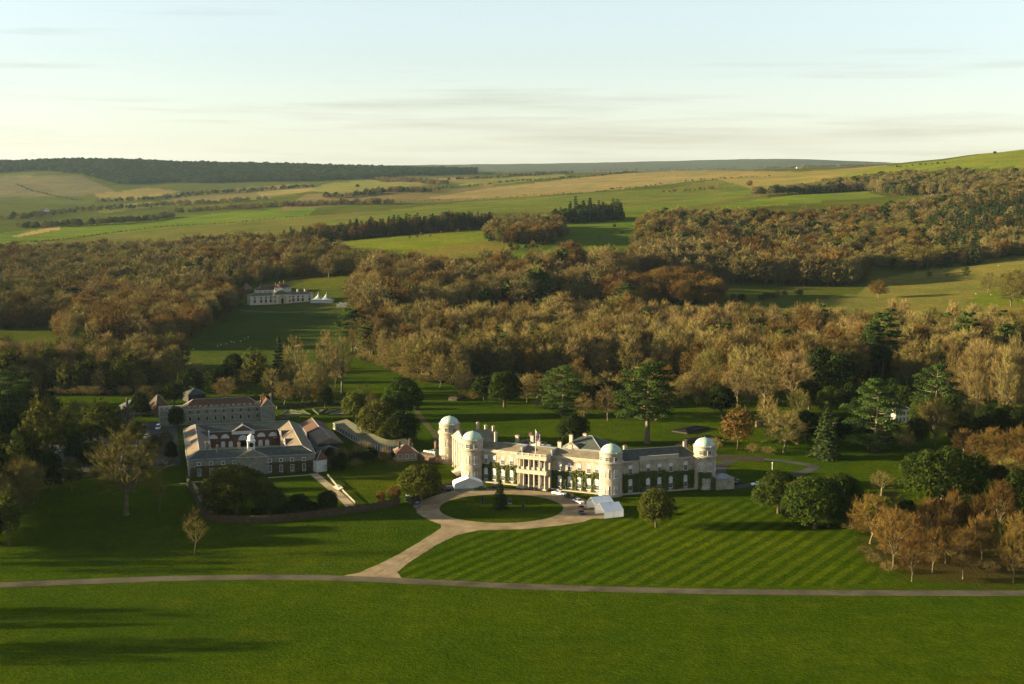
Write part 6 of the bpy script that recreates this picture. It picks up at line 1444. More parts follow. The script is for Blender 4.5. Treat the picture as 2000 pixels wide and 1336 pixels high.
T('yew_tree', 'yew', 1120, 868, 806, 'dark clipped yew right behind the mansion roofs', 68)
T('dark_evergreen', 'yew', 1190, 790, 742, 'dark evergreen thicket behind the rounded brown tree', 70)
T('russet_tree', 'russet', 1441, 878, 793, 'russet leafy tree just behind the right-hand dome', 80)
T('bare_tree', 'bare', 1531, 884, 797, 'wide low bare tree between the russet tree and the spruce', 92)
T('spruce_tree', 'spruce', 1613, 895, 780, 'fresh green spruce standing on the right back lawn', 66)
T('yew_tree', 'yew', 1575, 868, 800, 'dark evergreen between the wide bare tree and the spruce', 60)
T('weathered_tree', 'open', 1441, 806, 708, 'tall weathered tree with pale broken stems above the russet tree', 46)
T('weathered_tree', 'open', 1460, 812, 722, 'second pale-stemmed weathered tree above the russet tree', 46)
T('bare_tree', 'bare', 1492, 800, 690, 'tall domed bare tree left of the brightest one on the right park', 74)
T('bare_tree', 'bare', 1546, 788, 680, 'large fan-shaped bare tree catching the sun in the right park', 92)
T('bare_tree', 'bare', 1462, 780, 668, 'bare tree rising behind the weathered pale stems', 80)
T('yew_tree', 'yew', 1640, 782, 690, 'tall dark yew right of the fan-shaped bare tree', 84)
T('yew_tree', 'yew', 1600, 770, 672, 'dark evergreen behind the fan-shaped bare tree', 60)
T('pine_tree', 'pine', 1722, 737, 622, 'tall pine with a bare trunk above the green glade', 84)
T('pine_tree', 'pine', 1700, 742, 640, 'smaller pine left of the tall pine at the glade', 60)
T('russet_tree', 'russet', 1678, 772, 725, 'small russet tree above the layered cedar', 30)
T('bare_tree', 'olive', 1772, 760, 668, 'sunlit bare tree right of the green glade', 66)
T('bare_tree', 'olive', 1818, 756, 656, 'rounded bare tree between the glade and the tall slim stand', 62)
T('bare_tree', 'olive', 1826, 872, 770, 'wide bare tree in front of the right-hand layered cedar', 84)
for i, (px, b, t) in enumerate([(1862, 792, 662), (1888, 800, 675), (1906, 816, 668), (1930, 800, 660), (1950, 812, 668), (1968, 823, 672), (1990, 812, 676), (2012, 810, 665), (1918, 786, 655), (1978, 792, 650)]):
    T('slim_tree', 'slim', px, b, t, 'tall slim bare tree in the close stand at the right edge', 48, 'tall slim trees at the right edge')
for i, (px, b, t) in enumerate([(1905, 912, 842), (1935, 905, 830), (1965, 915, 838), (1992, 900, 828), (1950, 940, 868), (1985, 945, 872), (1880, 890, 835), (2010, 930, 850)]):
    T('thicket_tree', 'lime', px, b, t, 'dim bare tree of the shaded thicket right of the evergreen dome', 52, 'shaded thicket at the right edge')  # rust twigs picked for their dark tone: shade put into the colour
T('lone_tree', 'russet', 1716, 583, 548, 'lone rounded russet tree on the pale field at the right', 42)
# left park
T('great_bare_tree', 'old', 247, 1006, 826, 'great spreading bare tree with mistletoe in the left park', 150)
MT = clump_crown(np.random.default_rng(4), [(0, 0, 0)], [0.75], 160, 0.3, 0.9); ME_MIST = np_mesh('mistletoe', MT[0], MT[1], M_olive)
gt = [o for o in bpy.data.objects if o.name.startswith('great_bare_tree')][0]
for (mx_, my_, mz_, ms_) in [(-5.2, -1, 13, 1.2), (-3.4, -3, 17, 1.0), (1.5, -4, 18.5, 1.1), (4.6, -2, 15, 1.3), (6.2, 0, 12, 1.0), (-6.4, 2, 10.5, 1.1), (2.4, -5, 11.5, 1.2), (-1.6, -5, 14.2, 0.9), (0.6, 1, 20.5, 1.0), (5.0, 3, 18, 0.9)]:
    link('mistletoe', ME_MIST, gt, (mx_, my_, mz_), 0, ms_)
T('young_tree', 'young', 312, 1002, 922, 'young thin bare tree right of the great mistletoe tree', 42)
T('young_tree', 'young', 380, 1083, 993, 'young thin bare tree alone on the front left lawn', 60)
T('ivy_clad_tree', 'ivy', 86, 935, 772, 'tall ivy-clad tree at the left car park', 88)
T('ivy_clad_tree', 'ivy', 132, 905, 786, 'narrow ivy-clad tree right behind the tall ivy-clad one', 50)
T('ivy_clad_tree', 'ivy', 192, 888, 778, 'rounded ivy-clad tree left of the yard', 72)
T('holm_oak', 'yew', 178, 920, 858, 'low dark evergreen below the rounded ivy-clad tree', 66)
T('edge_tree', 'olive', 38, 1018, 890, 'dim thin tree in the shade at the left edge', 80)
T('edge_tree', 'yew', 6, 960, 850, 'dark evergreen mass cut by the left edge', 90)
T('cedar', 'cedar', 20, 848, 730, 'dark cedar at the left edge in front of the wood', 110, var=1)
T('stable_oak', 'oakolive', 462, 1003, 908, 'big evergreen oak hiding the middle of the stable front', 148, var=1)
T('stable_oak', 'oak', 527, 1006, 946, 'lower dark evergreen right of the big oak at the stables', 64)
T('stable_oak', 'oak', 420, 1006, 950, 'low evergreen skirt left of the big oak at the stables', 60)
T('garden_tree', 'yew', 584, 1004, 964, 'small flat-topped dark tree behind the curved hedge', 46)
T('garden_tree', 'yew', 640, 1000, 956, 'small flat-topped dark tree beside the garden path', 48)
T('garden_oak', 'oakolive', 823, 978, 904, 'rounded evergreen between the garden and the gravel drive', 92, var=0)
T('russet_shrub', 'russet', 770, 983, 946, 'orange leafless shrub left of the rounded evergreen', 34, cat='shrub')
T('russet_shrub', 'russet', 744, 984, 958, 'low orange shrub at the garden hedge', 24, cat='shrub')
T('holm_oak', 'oak', 788, 815, 736, 'tallest dark evergreen left of the mansion', 84)
T('holm_oak', 'oakolive', 691, 822, 764, 'lighter evergreen at the left of the clump near the greenhouse', 52)
T('holm_oak', 'oakolive', 740, 862, 780, 'broad evergreen in the middle of the clump near the greenhouse', 86)
T('holm_oak', 'yew', 784, 868, 800, 'shaded dark evergreen below the tallest one', 74)
T('holm_oak', 'oakolive', 752, 868, 826, 'low olive evergreen at the foot of the clump near the greenhouse', 40)
T('holm_oak', 'oakolive', 774, 868, 828, 'narrow bright evergreen at the foot of the clump near the greenhouse', 26)
T('bare_tree', 'bare', 724, 812, 768, 'small bare tree caught between the evergreens', 34)
T('amber_tree', 'amber', 616, 788, 744, 'small glowing amber tree behind the parterre', 18)
T('dark_conifer', 'fir', 545, 772, 653, 'tall dark conifer in the tree row below the paddock', 40)
for i, (px, b, t, w, k_) in enumerate([(500, 775, 678, 56, 'ivy'), (577, 768, 650, 60, 'open'), (604, 790, 700, 52, 'bare'), (640, 772, 640, 62, 'open'), (668, 768, 650, 56, 'open'), (655, 760, 680, 50, 'bare'), (530, 780, 716, 44, 'bare'), (565, 776, 690, 40, 'olive'), (480, 778, 712, 44, 'olive'), (625, 780, 705, 40, 'olive')]):
    T('row_tree', k_, px, b, t, 'bare tree in the row between the paddock and the parterre', w, 'tree row below the paddock')
for (px, b, t) in [(650, 792, 742), (717, 790, 742), (668, 790, 755), (700, 786, 752)]:
    T('young_tree', 'young', px, b, t, 'spindly young tree behind the parterre', 22, 'young trees behind the parterre')
T('yew_tree', 'yew', 371, 778, 716, 'round dark yew behind the battlemented range', 60)
T('yew_tree', 'yew', 458, 748, 690, 'dark yew at the foot of the paddock', 50)
T('bare_tree', 'bare', 440, 782, 735, 'round pale bare tree behind the battlemented range', 52)
T('bare_tree', 'bare', 386, 752, 706, 'pale bare tree beside the round dark yew', 38)
T('yew_tree', 'yew', 420, 768, 720, 'dark evergreen left of the paddock foot', 46)
for (px, b, t, w) in [(688, 690, 606, 66), (722, 700, 634, 62), (700, 672, 598, 50), (752, 690, 640, 50)]:
    T('pine_tree', 'pine', px, b, t, 'bright green pine at the corner of the paddock', w, 'pines at the paddock corner')
for (px, b, t, w, k_) in [(1390, 705, 638, 56, 'cedar'), (1110, 690, 648, 34, 'fir'), (1665, 650, 612, 26, 'fir'), (1625, 655, 606, 30, 'pine'), (1225, 604, 556, 44, 'pine')]:
    T('wood_evergreen', k_, px, b, t, {1390: 'bright green cedar rising from the brown wood', 1110: 'dark conifer alone in the middle of the brown wood', 1665: 'small dark fir in the brown wood at the right', 1625: 'dark pine poking out of the brown wood at the right', 1225: 'green pine at the end of the upper copse'}[px], w)
for (px, b, t, w) in [(860, 757, 690, 36), (905, 772, 700, 36), (912, 770, 715, 30), (896, 768, 722, 24)]:
    T('birch_tree', 'slim', px, b, t, 'pale slender bare tree at the near edge of the brown wood', w, 'slender trees at the edge of the back lawn')
for (px, b, t, w) in [(1135, 830, 800, 18), (1310, 800, 776, 14), (1361, 795, 770, 14)]:
    T('sapling', 'young', px, b, t, 'thin russet sapling on the lawn behind the great cedar', w, 'saplings on the back lawn')
for (px, b, t, w, k_, lb) in [(1464, 366, 352, 14, 'russet', 'lone round tree in the far dark valley'), (1404, 372, 356, 13, 'bare', 'far bare tree left of the lone round valley tree'),
    (1943, 301, 295, 7, 'yew', 'tiny tree on the skyline of the right-hand hill'), (1886, 546, 522, 20, 'pine', 'dark pine beside the track on the right-hand slope'),
    (1846, 546, 526, 14, 'pine', 'small dark pine left of the track on the right-hand slope'), (1815, 546, 532, 14, 'pine', 'smallest dark pine on the right-hand slope'),
    (1051, 475, 452, 24, 'russet', 'single rounded tree right of the copse on the golf course'), (698, 367, 360, 9, 'oak', 'far round tree in the pale field below the long ridge'),
    (1200, 445, 438, 7, 'oak', 'dark bush dot on the far shaded green'), (1214, 458, 451, 8, 'oak', 'lower dark bush dot on the far shaded green'), (997, 486, 474, 10, 'oak', 'dark bush at the foot of the golf course copse')]:
    T('far_tree', k_, px, b, t, lb, w)
for i in range(9):
    px = (800, 815, 822, 840, 895, 862, 880, 917, 925)[i]; b = (468, 466, 462, 464, 455, 458, 452, 452, 449)[i]
    T('golf_tree', 'russet', px, b, b - 8, 'tiny bare tree on the pale golf slope', 6, 'small trees on the golf slope')
for (px, b, t, w) in [(1930, 572, 530, 46), (1955, 574, 528, 40), (1985, 575, 520, 50), (1975, 600, 548, 60), (2000, 590, 535, 50)]:
    T('slope_tree', 'olive', px, b, t, 'olive tree of the group on the right-hand slope', w, 'trees on the right-hand slope')

# dark planting that closes the right and the left of the park
for (px, b, t, w, k_) in [(1580, 800, 740, 60, 'yew'), (1620, 812, 752, 56, 'oak'), (1660, 806, 746, 50, 'yew'), (1685, 822, 768, 56, 'yew'), (1745, 800, 738, 56, 'oak'), (1770, 812, 752, 50, 'yew'), (1798, 846, 780, 56, 'oak'), (1790, 872, 812, 52, 'yew'), (1850, 848, 775, 60, 'oak'), (1872, 868, 800, 56, 'yew'), (1895, 845, 778, 56, 'olive'), (1690, 872, 815, 56, 'yew'), (1645, 868, 812, 44, 'yew'), (1740, 872, 822, 46, 'yew'), (1765, 880, 830, 44, 'brush'), (1925, 862, 790, 60, 'yew'), (1960, 860, 790, 60, 'oak'), (1990, 866, 795, 56, 'yew'), (1945, 985, 905, 70, 'yew'), (1985, 1000, 915, 66, 'yew'), (1930, 1000, 935, 56, 'oak'), (1970, 968, 890, 60, 'olive'), (1745, 1010, 955, 60, 'olive'), (1770, 1035, 975, 56, 'yew'), (1830, 1030, 970, 56, 'yew'), (1890, 1030, 965, 60, 'yew'), (1410, 812, 750, 60, 'yew'), (1385, 790, 735, 56, 'olive'), (1350, 775, 725, 46, 'bare'), (1500, 828, 770, 50, 'brush'), (1560, 815, 755, 50, 'olive'), (1300, 778, 735, 50, 'olive'), (1240, 775, 728, 56, 'yew'), (1215, 782, 735, 50, 'olive'), (1150, 790, 745, 46, 'yew'), (1060, 785, 735, 46, 'olive'), (1030, 780, 728, 44, 'bare')]:
    T('park_evergreen' if k_ in ('yew', 'oak') else 'park_bush', k_, px, b, t, {'yew': 'dark yew', 'oak': 'round evergreen oak', 'ivy': 'ivy-clad tree', 'olive': 'olive-tinted bare tree', 'bare': 'tan bare tree', 'brush': 'brown bush', 'slim': 'slender pale bare tree', 'slimrust': 'slender rusty bare tree'}[k_] + ' of the close planting in the right-hand park', w, 'close planting in the right-hand park')
for (px, b, t, w, k_) in [(10, 905, 795, 70, 'yew'), (50, 880, 790, 60, 'oak'), (30, 975, 860, 70, 'ivy'), (65, 985, 895, 60, 'olive'), (110, 850, 775, 60, 'ivy'), (150, 842, 775, 56, 'olive'), (215, 850, 790, 52, 'ivy'), (228, 872, 815, 46, 'yew'), (150, 905, 845, 50, 'yew'), (70, 925, 845, 56, 'yew'), (205, 925, 870, 50, 'yew'), (10, 1040, 930, 70, 'olive'), (285, 800, 750, 44, 'olive'), (340, 790, 745, 46, 'yew'), (300, 885, 850, 34, 'yew'), (245, 835, 790, 40, 'olive'), (268, 872, 815, 46, 'ivy'), (325, 880, 838, 34, 'olive'), (335, 900, 862, 26, 'yew'), (275, 815, 765, 40, 'yew'), (590, 790, 735, 46, 'olive'), (555, 792, 742, 46, 'bare'), (635, 800, 752, 36, 'yew')]:
    T('park_evergreen' if k_ in ('yew', 'oak', 'ivy') else 'park_bush', k_, px, b, t, {'yew': 'dark yew', 'oak': 'round evergreen oak', 'ivy': 'ivy-clad tree', 'olive': 'olive-tinted bare tree', 'bare': 'tan bare tree', 'brush': 'brown bush', 'slim': 'slender pale bare tree', 'slimrust': 'slender rusty bare tree'}[k_] + ' crowding the left-hand park and yard', w, 'close planting in the left-hand park')
# bare trees that stand before the middle wood
for i, px in enumerate(range(1008, 1420, 17)):
    b = 772 + (i * 37 % 23); k_ = ('slim', 'bare', 'slimrust', 'olive', 'bare')[i % 5]
    if px in (1110, 1127, 1246, 1263): b -= 14
    T('glade_tree', k_, px + (i * 13 % 9), b, b - 46 - (i * 29 % 26), {'yew': 'dark yew', 'oak': 'round evergreen oak', 'ivy': 'ivy-clad tree', 'olive': 'olive-tinted bare tree', 'bare': 'tan bare tree', 'brush': 'brown bush', 'slim': 'slender pale bare tree', 'slimrust': 'slender rusty bare tree'}[k_] + ' standing free before the middle wood', 30 + (i * 17 % 22), 'bare trees along the back lawn')
for (px, b, t, w, k_) in [(8, 840, 740, 80, 'oak'), (45, 832, 752, 66, 'yew'), (88, 838, 766, 60, 'yew'), (5, 1000, 880, 80, 'yew'), (40, 940, 838, 66, 'oak'), (18, 1065, 950, 66, 'ivy'), (100, 958, 880, 56, 'yew'), (140, 960, 892, 50, 'ivy'), (345, 838, 790, 36, 'yew')]:
    T('park_evergreen', k_, px, b, t, {'yew': 'dark yew', 'oak': 'round evergreen oak', 'ivy': 'ivy-clad tree', 'olive': 'olive-tinted bare tree', 'bare': 'tan bare tree', 'brush': 'brown bush', 'slim': 'slender pale bare tree', 'slimrust': 'slender rusty bare tree'}[k_] + ' crowding the left-hand park and yard', w, 'close planting in the left-hand park')
for (px, b) in [(1705, 1100), (1735, 1118), (1765, 1095), (1800, 1090), (1838, 1080), (1865, 1092), (1900, 1110), (1935, 1118), (1955, 1090), (1995, 1108), (1815, 1100), (1880, 1070), (1760, 1060), (1728, 1082)]:
    T('lime_sucker', 'brush', px, b, b - 22, 'low brown brushwood at the foot of the limes', 36, 'brushwood under the limes', 'shrub')
# shrubs and low planting --------------------------------------------
SR = random.Random(11)
for i in range(22):
    px = SR.uniform(632, 775); py = SR.uniform(893, 922) + (0 if px < 690 else -4)
    k_ = SR.choice(['brush', 'shrub', 'brush'])
    T('garden_shrub', k_, px, py, py - SR.uniform(14, 34), {'brush': 'leafless', 'shrub': 'evergreen'}[k_] + ' shrub in the planting between stables and mansion', SR.uniform(22, 40), 'shrubs between the stables and the mansion', 'shrub')
for (px, py, h, w) in [(560, 1003, 24, 34), (612, 1004, 22, 30), (505, 1010, 20, 30), (440, 1010, 18, 34), (606, 996, 18, 26), (545, 1010, 18, 30)]:
    T('hedge_shrub', 'shrub', px, py, py - h, 'low dark shrub along the inside of the curved hedge', w, 'shrubs inside the curved hedge', 'shrub')
for (px, py, h, w) in [(862, 906, 18, 26), (878, 910, 14, 20), (893, 917, 10, 18), (905, 778, 16, 30), (925, 782, 18, 30), (886, 779, 12, 20), (1050, 796, 20, 26), (1335, 885, 18, 40), (1395, 880, 26, 34), (1372, 872, 20, 30), (1470, 885, 20, 30), (1500, 888, 16, 30), (1660, 1035, 16, 34), (1690, 1080, 14, 34)]:
    T('border_shrub', 'brush', px, py, py - h, 'brown leafless shrub bordering the lawns round the mansion', w, 'brown shrubs round the mansion', 'shrub')

# woods: the trees that show largest are single trees, the rest one object per wood
W = {}
W['near_left'] = fill([(-260, 815), (0, 790), (200, 790), (345, 800), (365, 880), (300, 905), (-260, 905)], 7.0, 17, 1)
W['centre'] = fill([(690, 960), (760, 905), (835, 838), (900, 828), (940, 845), (1180, 850), (1330, 845), (1400, 815), (1450, 800), (1580, 790), (1660, 800), (1690, 870), (1750, 880), (1780, 815), (1850, 790), (2000, 765), (2300, 750), (2300, 1060), (1900, 1050), (1450, 1055), (1300, 1100), (1000, 1105), (800, 1050), (690, 1000)], 6.6, 19, 2, 0.36, 0.25, gap=0.2)
for w_ in ('near_left', 'centre'): W[w_].sort(key=lambda p: p[1])
def single(p, name, kind, label, group):
    t = K[kind][p[5] % len(K[kind])]; me_t, me_c = t.parts(); s = 16.0 / t.H
    root = empty(name, p[:3], p[3]); root.scale = (p[4][0] * s, p[4][1] * s, p[4][2] * s)
    link('trunk', me_t, root); link('crown', me_c, root); tag(root, label, 'tree', group)
near1, W['near_left'] = W['near_left'][:45], W['near_left'][45:]
vis = [p for p in W['centre'] if -20 < proj(*p[:3])[0] < 2020][:95]
vs_ = set(id(p) for p in vis); W['centre'] = [p for p in W['centre'] if id(p) not in vs_]
for p in near1: single(p, 'edge_tree', ('olive', 'bare', 'olive', 'ivy')[p[5] % 4], 'shaded bare tree in the near row of the wood above the yard', 'near row of the left wood')
for p in vis: single(p, 'edge_tree', ('slimrust', 'lime', 'bare', 'slim', 'olive')[p[5] % 5], 'brown bare tree in the near row of the wood behind the back lawn', 'near row of the middle wood')
scatter('left_wood', 'brown winter wood behind the yard at the left', W['near_left'], ['bare', 'olive', 'slim', 'ivy'])
W['centre'], mw_e = split(W['centre'], 0.955, 22)
scatter('middle_wood_evergreens', 'dark pines and yews rising from the middle wood', [(p[0], p[1], p[2], p[3], (p[4][0] * 0.8, p[4][1] * 0.8, p[4][2] * 0.9), p[5]) for p in mw_e], ['pine', 'yew', 'pine'])
scatter('middle_wood', 'tan winter wood filling the middle behind the mansion', W['centre'], ['olive', 'slim', 'bare', 'slim', 'slimrust', 'bare'])
a, b = split(fill([(120, 1000), (200, 985), (330, 990), (400, 1110), (462, 1310), (470, 1340), (120, 1330)], 8.0, 18, 3), 0.88, 3)
scatter('paddock_wood', 'rounded brown wood left of the paddock', a, ['far_bare', 'far_rust', 'bare', 'lime'])
scatter('paddock_wood_evergreens', 'dark evergreens inside the wood left of the paddock', b, ['oak'])
a, b = split(fill([(-330, 1120), (0, 1110), (130, 1115), (135, 1340), (455, 1350), (450, 1470), (560, 1500), (725, 1480), (745, 1520), (700, 1570), (640, 1680), (600, 1780), (500, 1960), (400, 2060), (0, 2080), (-330, 2080)], 11.5, 18, 4, 0.34), 0.93, 4)
scatter('great_left_wood', 'broad brown winter wood covering the left slope', a, ['far_olive', 'far_bare', 'far_olive', 'far_bare', 'far_rust'])
scatter('great_left_wood_evergreens', 'dark evergreens dotted through the broad left wood', b, ['far_oak'])
a, b = split(fill([(690, 1160), (760, 1150), (820, 1170), (940, 1260), (1170, 1275), (1180, 1330), (1240, 1440), (1260, 1540), (1100, 1500), (1000, 1440), (880, 1430), (800, 1480), (740, 1470), (690, 1400)], 10.5, 21, 5, 0.34), 0.92, 5)
scatter('upper_wood', 'tall russet-brown wood on the slope above the middle wood', a, ['far_bare', 'far_rust', 'bare', 'far_bare'])
scatter('upper_wood_evergreens', 'dark evergreens in the tall russet-brown wood', b, ['far_oak'])
scatter('long_copse', 'rust-brown copse at the end of the upper glade', fill([(1175, 1262), (1400, 1262), (1415, 1330), (1300, 1360), (1180, 1330)], 8.0, 19, 6), ['far_rust', 'lime'])
scatter('straight_wood', 'long level belt of tall brown trees above the pale field', fill([(1230, 1450), (1660, 1440), (1690, 1500), (1640, 1620), (1240, 1620)], 8.5, 23, 7), ['far_rust', 'far_bare', 'far_bare'])
a, b = split(fill([(1235, 1630), (1640, 1625), (1760, 1590), (1900, 1600), (2000, 1640), (2350, 1640), (2350, 2720), (1900, 2560), (1760, 2360), (1720, 2290), (1500, 2210), (1330, 2160), (1250, 2060)], 11.5, 17, 8, 0.34), 0.62, 8)
scatter('hillside_wood', 'mixed brown wood climbing the right-hand hillside', a, ['far_bare', 'far_rust', 'far_olive'])
R8 = random.Random(8)
b1 = [p for p in b if proj(*p[:3])[0] > 1850 and p[1] < 2350]; b2 = [p for p in b if not (proj(*p[:3])[0] > 1850 and p[1] < 2350)]
scatter('hillside_evergreens', 'dark evergreens mixed into the right-hand hillside wood', b2, ['far_oak', 'far_oak', 'far_olive'])
scatter('hillside_firs', 'pointed dark firs on the right-hand hillside', b1 + fill([(1790, 1850), (2300, 1800), (2300, 2200), (1850, 2200)], 11, 17, 28), ['far_fir'])
a, b = split(fill([(1465, 2900), (1540, 2990), (1690, 2990), (1745, 2790), (1900, 2680), (2350, 2600), (2350, 2950), (2000, 2930), (1850, 3130), (1740, 3240), (1640, 3180), (1540, 3070)], 11, 18, 9), 0.6, 9)
scatter('upper_hill_wood', 'brown wood along the upper hill below the bare top', a, ['far_bare', 'far_olive'])
scatter('upper_hill_evergreens', 'dark trees in the wood below the bare hill top', b, ['far_oak'])
scatter('fir_belt', 'straight belt of dark firs above the golf slope', fill([(548, 1955), (700, 1975), (960, 2060), (960, 2095), (700, 2020), (560, 2000)], 5.5, 16.5, 10, 0.3), ['far_fir', 'far_fir', 'far_rust', 'far_fir'])
scatter('fir_belt_back', 'brown trees growing behind the belt of firs', fill([(575, 2030), (700, 2050), (960, 2110), (960, 2150), (700, 2110), (600, 2075)], 9, 19, 11), ['far_bare', 'far_rust'])
scatter('fir_clump', 'dark firs at the right end of the belt', fill([(1085, 2110), (1215, 2150), (1215, 2200), (1085, 2170)], 8, 21, 12), ['far_fir', 'far_fir', 'far_oak'])
a, b = split(fill([(950, 1830), (985, 1790), (1075, 1810), (1105, 1880), (1095, 2040), (1010, 2080), (960, 2000)], 8.5, 18, 13), 0.8, 13)
scatter('golf_copse', 'rounded brown copse in the middle of the golf course', a, ['far_bare', 'far_rust'])
scatter('golf_copse_evergreens', 'dark evergreens at the foot of the golf course copse', b, ['far_oak'])
scatter('ridge_wood', 'far hazy wood along the whole left ridge', fill([(-330, 6700), (0, 6850), (70, 6900), (150, 6700), (235, 6250), (330, 6350), (420, 6280), (560, 6300), (700, 6380), (930, 7100), (930, 8200), (700, 8250), (-330, 8250)], 17, 20, 14, base_h=14, gap=0.0), ['far_dark', 'far_oak', 'far_dark'])  # only dark leaf colours, so the ridge's shade is put into its crowns
# brushwood along the near edges of the woods
UR = random.Random(77)
def under(name, label, line, sp):
    out = []
    P_ = [UY(px, Y)[:2] for px, Y in line]
    for (ax, ay), (bx_, by) in zip(P_[:-1], P_[1:]):
        n = int(math.hypot(bx_ - ax, by - ay) / sp)
        for i in range(n):
            t = (i + UR.random()) / max(n, 1); x = ax + (bx_ - ax) * t + UR.uniform(-4, 4); y = ay + (by - ay) * t + UR.uniform(-5, 3); h = UR.uniform(0.5, 1.2)
            out.append((x, y, ground_z(x, y) - 0.2, UR.uniform(0, 6.28), (h * 1.3, h * 1.3, h), UR.randrange(840)))
    return scatter(name, label, out, ['brush', 'shrub', 'brush'], 'brushwood')
under('brushwood', 'low brushwood along the near edge of the middle wood', [(690, 955), (760, 900), (835, 834), (900, 824), (940, 842), (1180, 847), (1330, 842), (1400, 812), (1450, 797), (1580, 787), (1660, 797)], 1.6)
under('brushwood', 'low brushwood along the near edge of the left wood', [(-100, 800), (0, 788), (200, 788), (345, 797), (368, 880)], 1.8)
# hedges and tree lines of the far fields
def line_pts(line, sp, hm, seed, wide=6.0):
    R = random.Random(seed); out = []
    P = [hit(px, py, 1150, 12000)[:2] for px, py in line]
    for (ax, ay), (bx_, by) in zip(P[:-1], P[1:]):
        L_ = math.hypot(bx_ - ax, by - ay); n = max(1, int(L_ / sp))
        for i in range(n):
            t = (i + R.random()) / n; x = ax + (bx_ - ax) * t + R.uniform(-wide, wide); y = ay + (by - ay) * t + R.uniform(-wide, wide)
            h = hm / 16 * R.uniform(0.6, 1.3); out.append((x, y, ground_z(x, y) - 0.3, R.uniform(0, 6.28), (h * 1.25, h * 1.25, h), R.randrange(840)))
    return out
for i, (line, sp, h, w, lb, kinds) in enumerate([
    ([(-200, 492), (0, 479), (200, 458), (350, 441), (600, 422)], 5, 3.0, 2, 'dark hedge between the two broad fields at the left', ['far_oak', 'far_olive']),
    ([(40, 446), (130, 444), (220, 438), (330, 426)], 4, 15, 18, 'dark tree belt along the top of the bright left field', ['far_oak', 'far_olive']),
    ([(330, 418), (450, 410), (560, 404), (700, 400), (760, 398)], 4, 14, 20, 'brown tree belt along the foot of the valley', ['far_bare', 'far_olive']),
    ([(700, 399), (840, 392), (1000, 386), (1100, 379), (1200, 372), (1300, 364)], 9, 3.5, 3, 'hedge with bushes under the straw field', ['far_oak', 'far_olive']),
    ([(640, 388), (720, 382), (850, 374)], 4.5, 17, 26, 'dark narrow wood in the middle of the valley', ['far_oak', 'far_bare']),
    ([(200, 396), (330, 388), (420, 378), (520, 372), (600, 366)], 5, 14, 45, 'hazy tree belt across the valley floor', ['far_olive', 'far_oak']),
    ([(300, 402), (420, 398), (500, 392)], 5, 13, 45, 'hazy copses on the valley fields', ['far_bare', 'far_olive']),
    ([(850, 368), (960, 360), (1080, 350), (1200, 340), (1330, 331)], 7, 7, 10, 'hedge along the upper edge of the straw field', ['far_oak', 'far_bare']),
    ([(740, 352), (800, 356), (870, 362)], 5, 15, 24, 'pinkish bare copse beyond the pale field', ['far_bare', 'far_rust']),
    ([(900, 352), (1000, 344), (1110, 338)], 7, 12, 45, 'far hedge line below the distant hills', ['far_olive', 'far_oak']),
    ([(1160, 334), (1300, 331), (1440, 329)], 8, 9, 30, 'thin far tree line on the skyline in the middle', ['far_oak', 'far_bare']),
    ([(1490, 330), (1560, 328), (1640, 325), (1740, 320)], 5, 15, 40, 'brown trees along the skyline left of the bare hill', ['far_bare', 'far_rust', 'far_olive']),
    ([(1745, 327), (1850, 319)], 18, 6, 10, 'sparse bushes on the skyline beside the bare hill', ['far_oak']),
    ([(1190, 371), (1290, 360), (1400, 350), (1500, 345)], 12, 5, 6, 'scrub along the far sunken lane', ['far_oak', 'far_olive']),
    ([(1300, 377), (1340, 374), (1400, 370)], 8, 9, 10, 'russet scrub in the far dark valley', ['far_rust']),
    ([(1000, 492), (1040, 484), (1080, 476)], 6, 6, 6, 'scrub at the foot of the golf course copse', ['far_rust', 'far_oak']),
    ([(1320, 600), (1420, 590), (1500, 584), (1560, 576)], 6, 6, 8, 'low dark scrub below the straight belt of trees', ['far_olive', 'far_oak']),
    ([(1590, 560), (1640, 556), (1690, 549)], 7, 9, 8, 'dark scrub at the corner of the pale field', ['far_oak', 'far_olive']),
    ([(0, 430), (90, 420), (180, 412), (300, 404)], 6, 14, 45, 'hazy trees round the far farm at the left', ['far_olive', 'far_oak']),
    ([(30, 360), (60, 372), (110, 384), (160, 392)], 14, 5, 6, 'hedge climbing the far left hill', ['far_oak']),
    ]):
    scatter('hedgerow', lb, line_pts(line, sp, h, 300 + i, w), kinds, 'hedgerow')
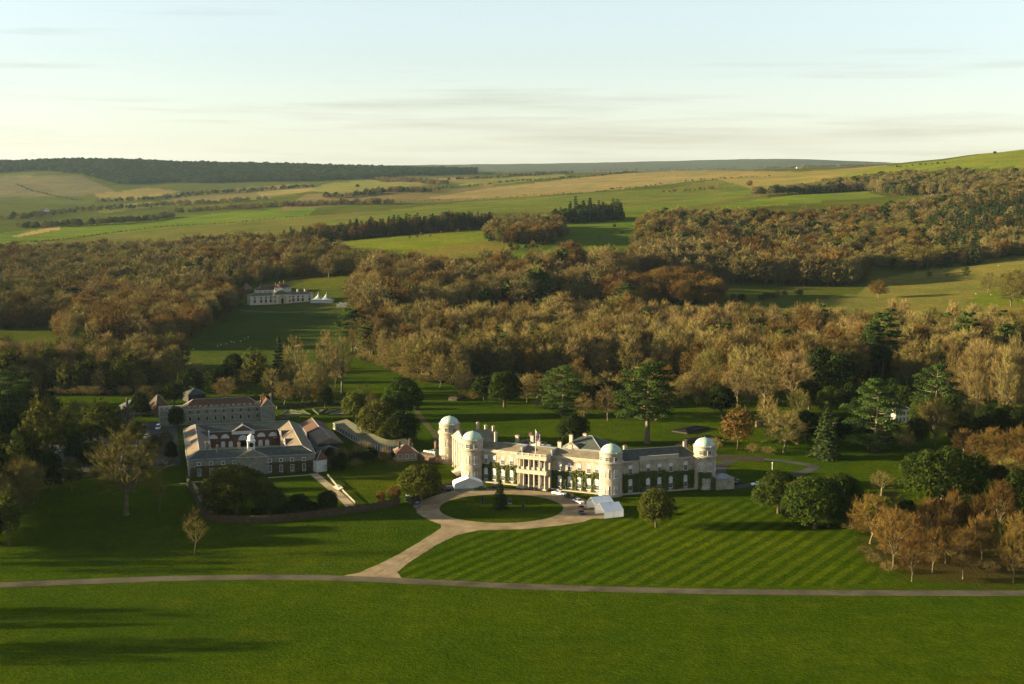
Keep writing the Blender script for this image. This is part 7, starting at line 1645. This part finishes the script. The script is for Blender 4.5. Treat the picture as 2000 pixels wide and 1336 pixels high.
# trees of the park beyond the left edge, whose shadows reach into the picture
OFF = [(-35 - (q * 41 % 60), 463 + q * 5, 17 + (q * 3 % 5), ('oak', 'cedar', 'yew', 'ivy')[q % 4]) for q in range(15)] + [(-60, 432, 17, 'open'), (-130, 440, 19, 'slim'), (-200, 447, 22, 'open'), (-100, 452, 18, 'bare'), (-40, 468, 20, 'ivy'), (-75, 482, 22, 'cedar'), (-30, 500, 22, 'oak'), (-90, 512, 24, 'ivy'), (-50, 528, 19, 'cedar'), (-25, 545, 18, 'oak'), (-95, 556, 18, 'ivy'), (-45, 572, 18, 'cedar'), (-20, 590, 24, 'ivy'), (-80, 604, 26, 'oak'), (-40, 622, 26, 'cedar'), (-20, 645, 25, 'ivy'), (-60, 665, 26, 'oak'), (-30, 690, 26, 'cedar'), (-60, 715, 24, 'ivy'), (-30, 745, 24, 'oak'), (-300, 386, 19, 'open'), (-330, 391, 17, 'slim'), (-260, 378, 15, 'slim'), (-290, 362, 22, 'open'), (-320, 357, 21, 'slim'), (-350, 350, 18, 'open')]
for i, (px, Y, h, kd) in enumerate(OFF):
    x, y, z = UY(px, Y)
    plant('park_tree', kd, x, y, z, h, 'park tree beyond the left edge casting a long shadow over the grass', 'park trees beyond the left edge')

# things of one kind that stand in a row are told apart by their place in it
ORD = ['leftmost', 'second from the left', 'third from the left', 'fourth from the left', 'fifth from the left', 'sixth from the left', 'seventh from the left', 'eighth from the left', 'ninth from the left', 'tenth from the left', 'eleventh from the left', 'twelfth from the left', 'thirteenth from the left', 'fourteenth from the left', 'fifteenth from the left', 'sixteenth from the left', 'seventeenth from the left', 'eighteenth from the left', 'nineteenth from the left', 'twentieth from the left']
by_label = {}
for o in COL.objects:
    if o.parent is None and 'label' in o and 'group' in o: by_label.setdefault((o['group'], o['label']), []).append(o)
for (g_, lb), os_ in by_label.items():
    if 1 < len(os_) <= 20 and 'beyond the left edge' not in lb:
        os_.sort(key=lambda o: proj(*o.location)[0])
        for o, w in zip(os_, ORD + ['']): o['label'] = (w if o is not os_[-1] else 'rightmost') + ' ' + lb if len((w + ' ' + lb).split()) <= 16 else lb
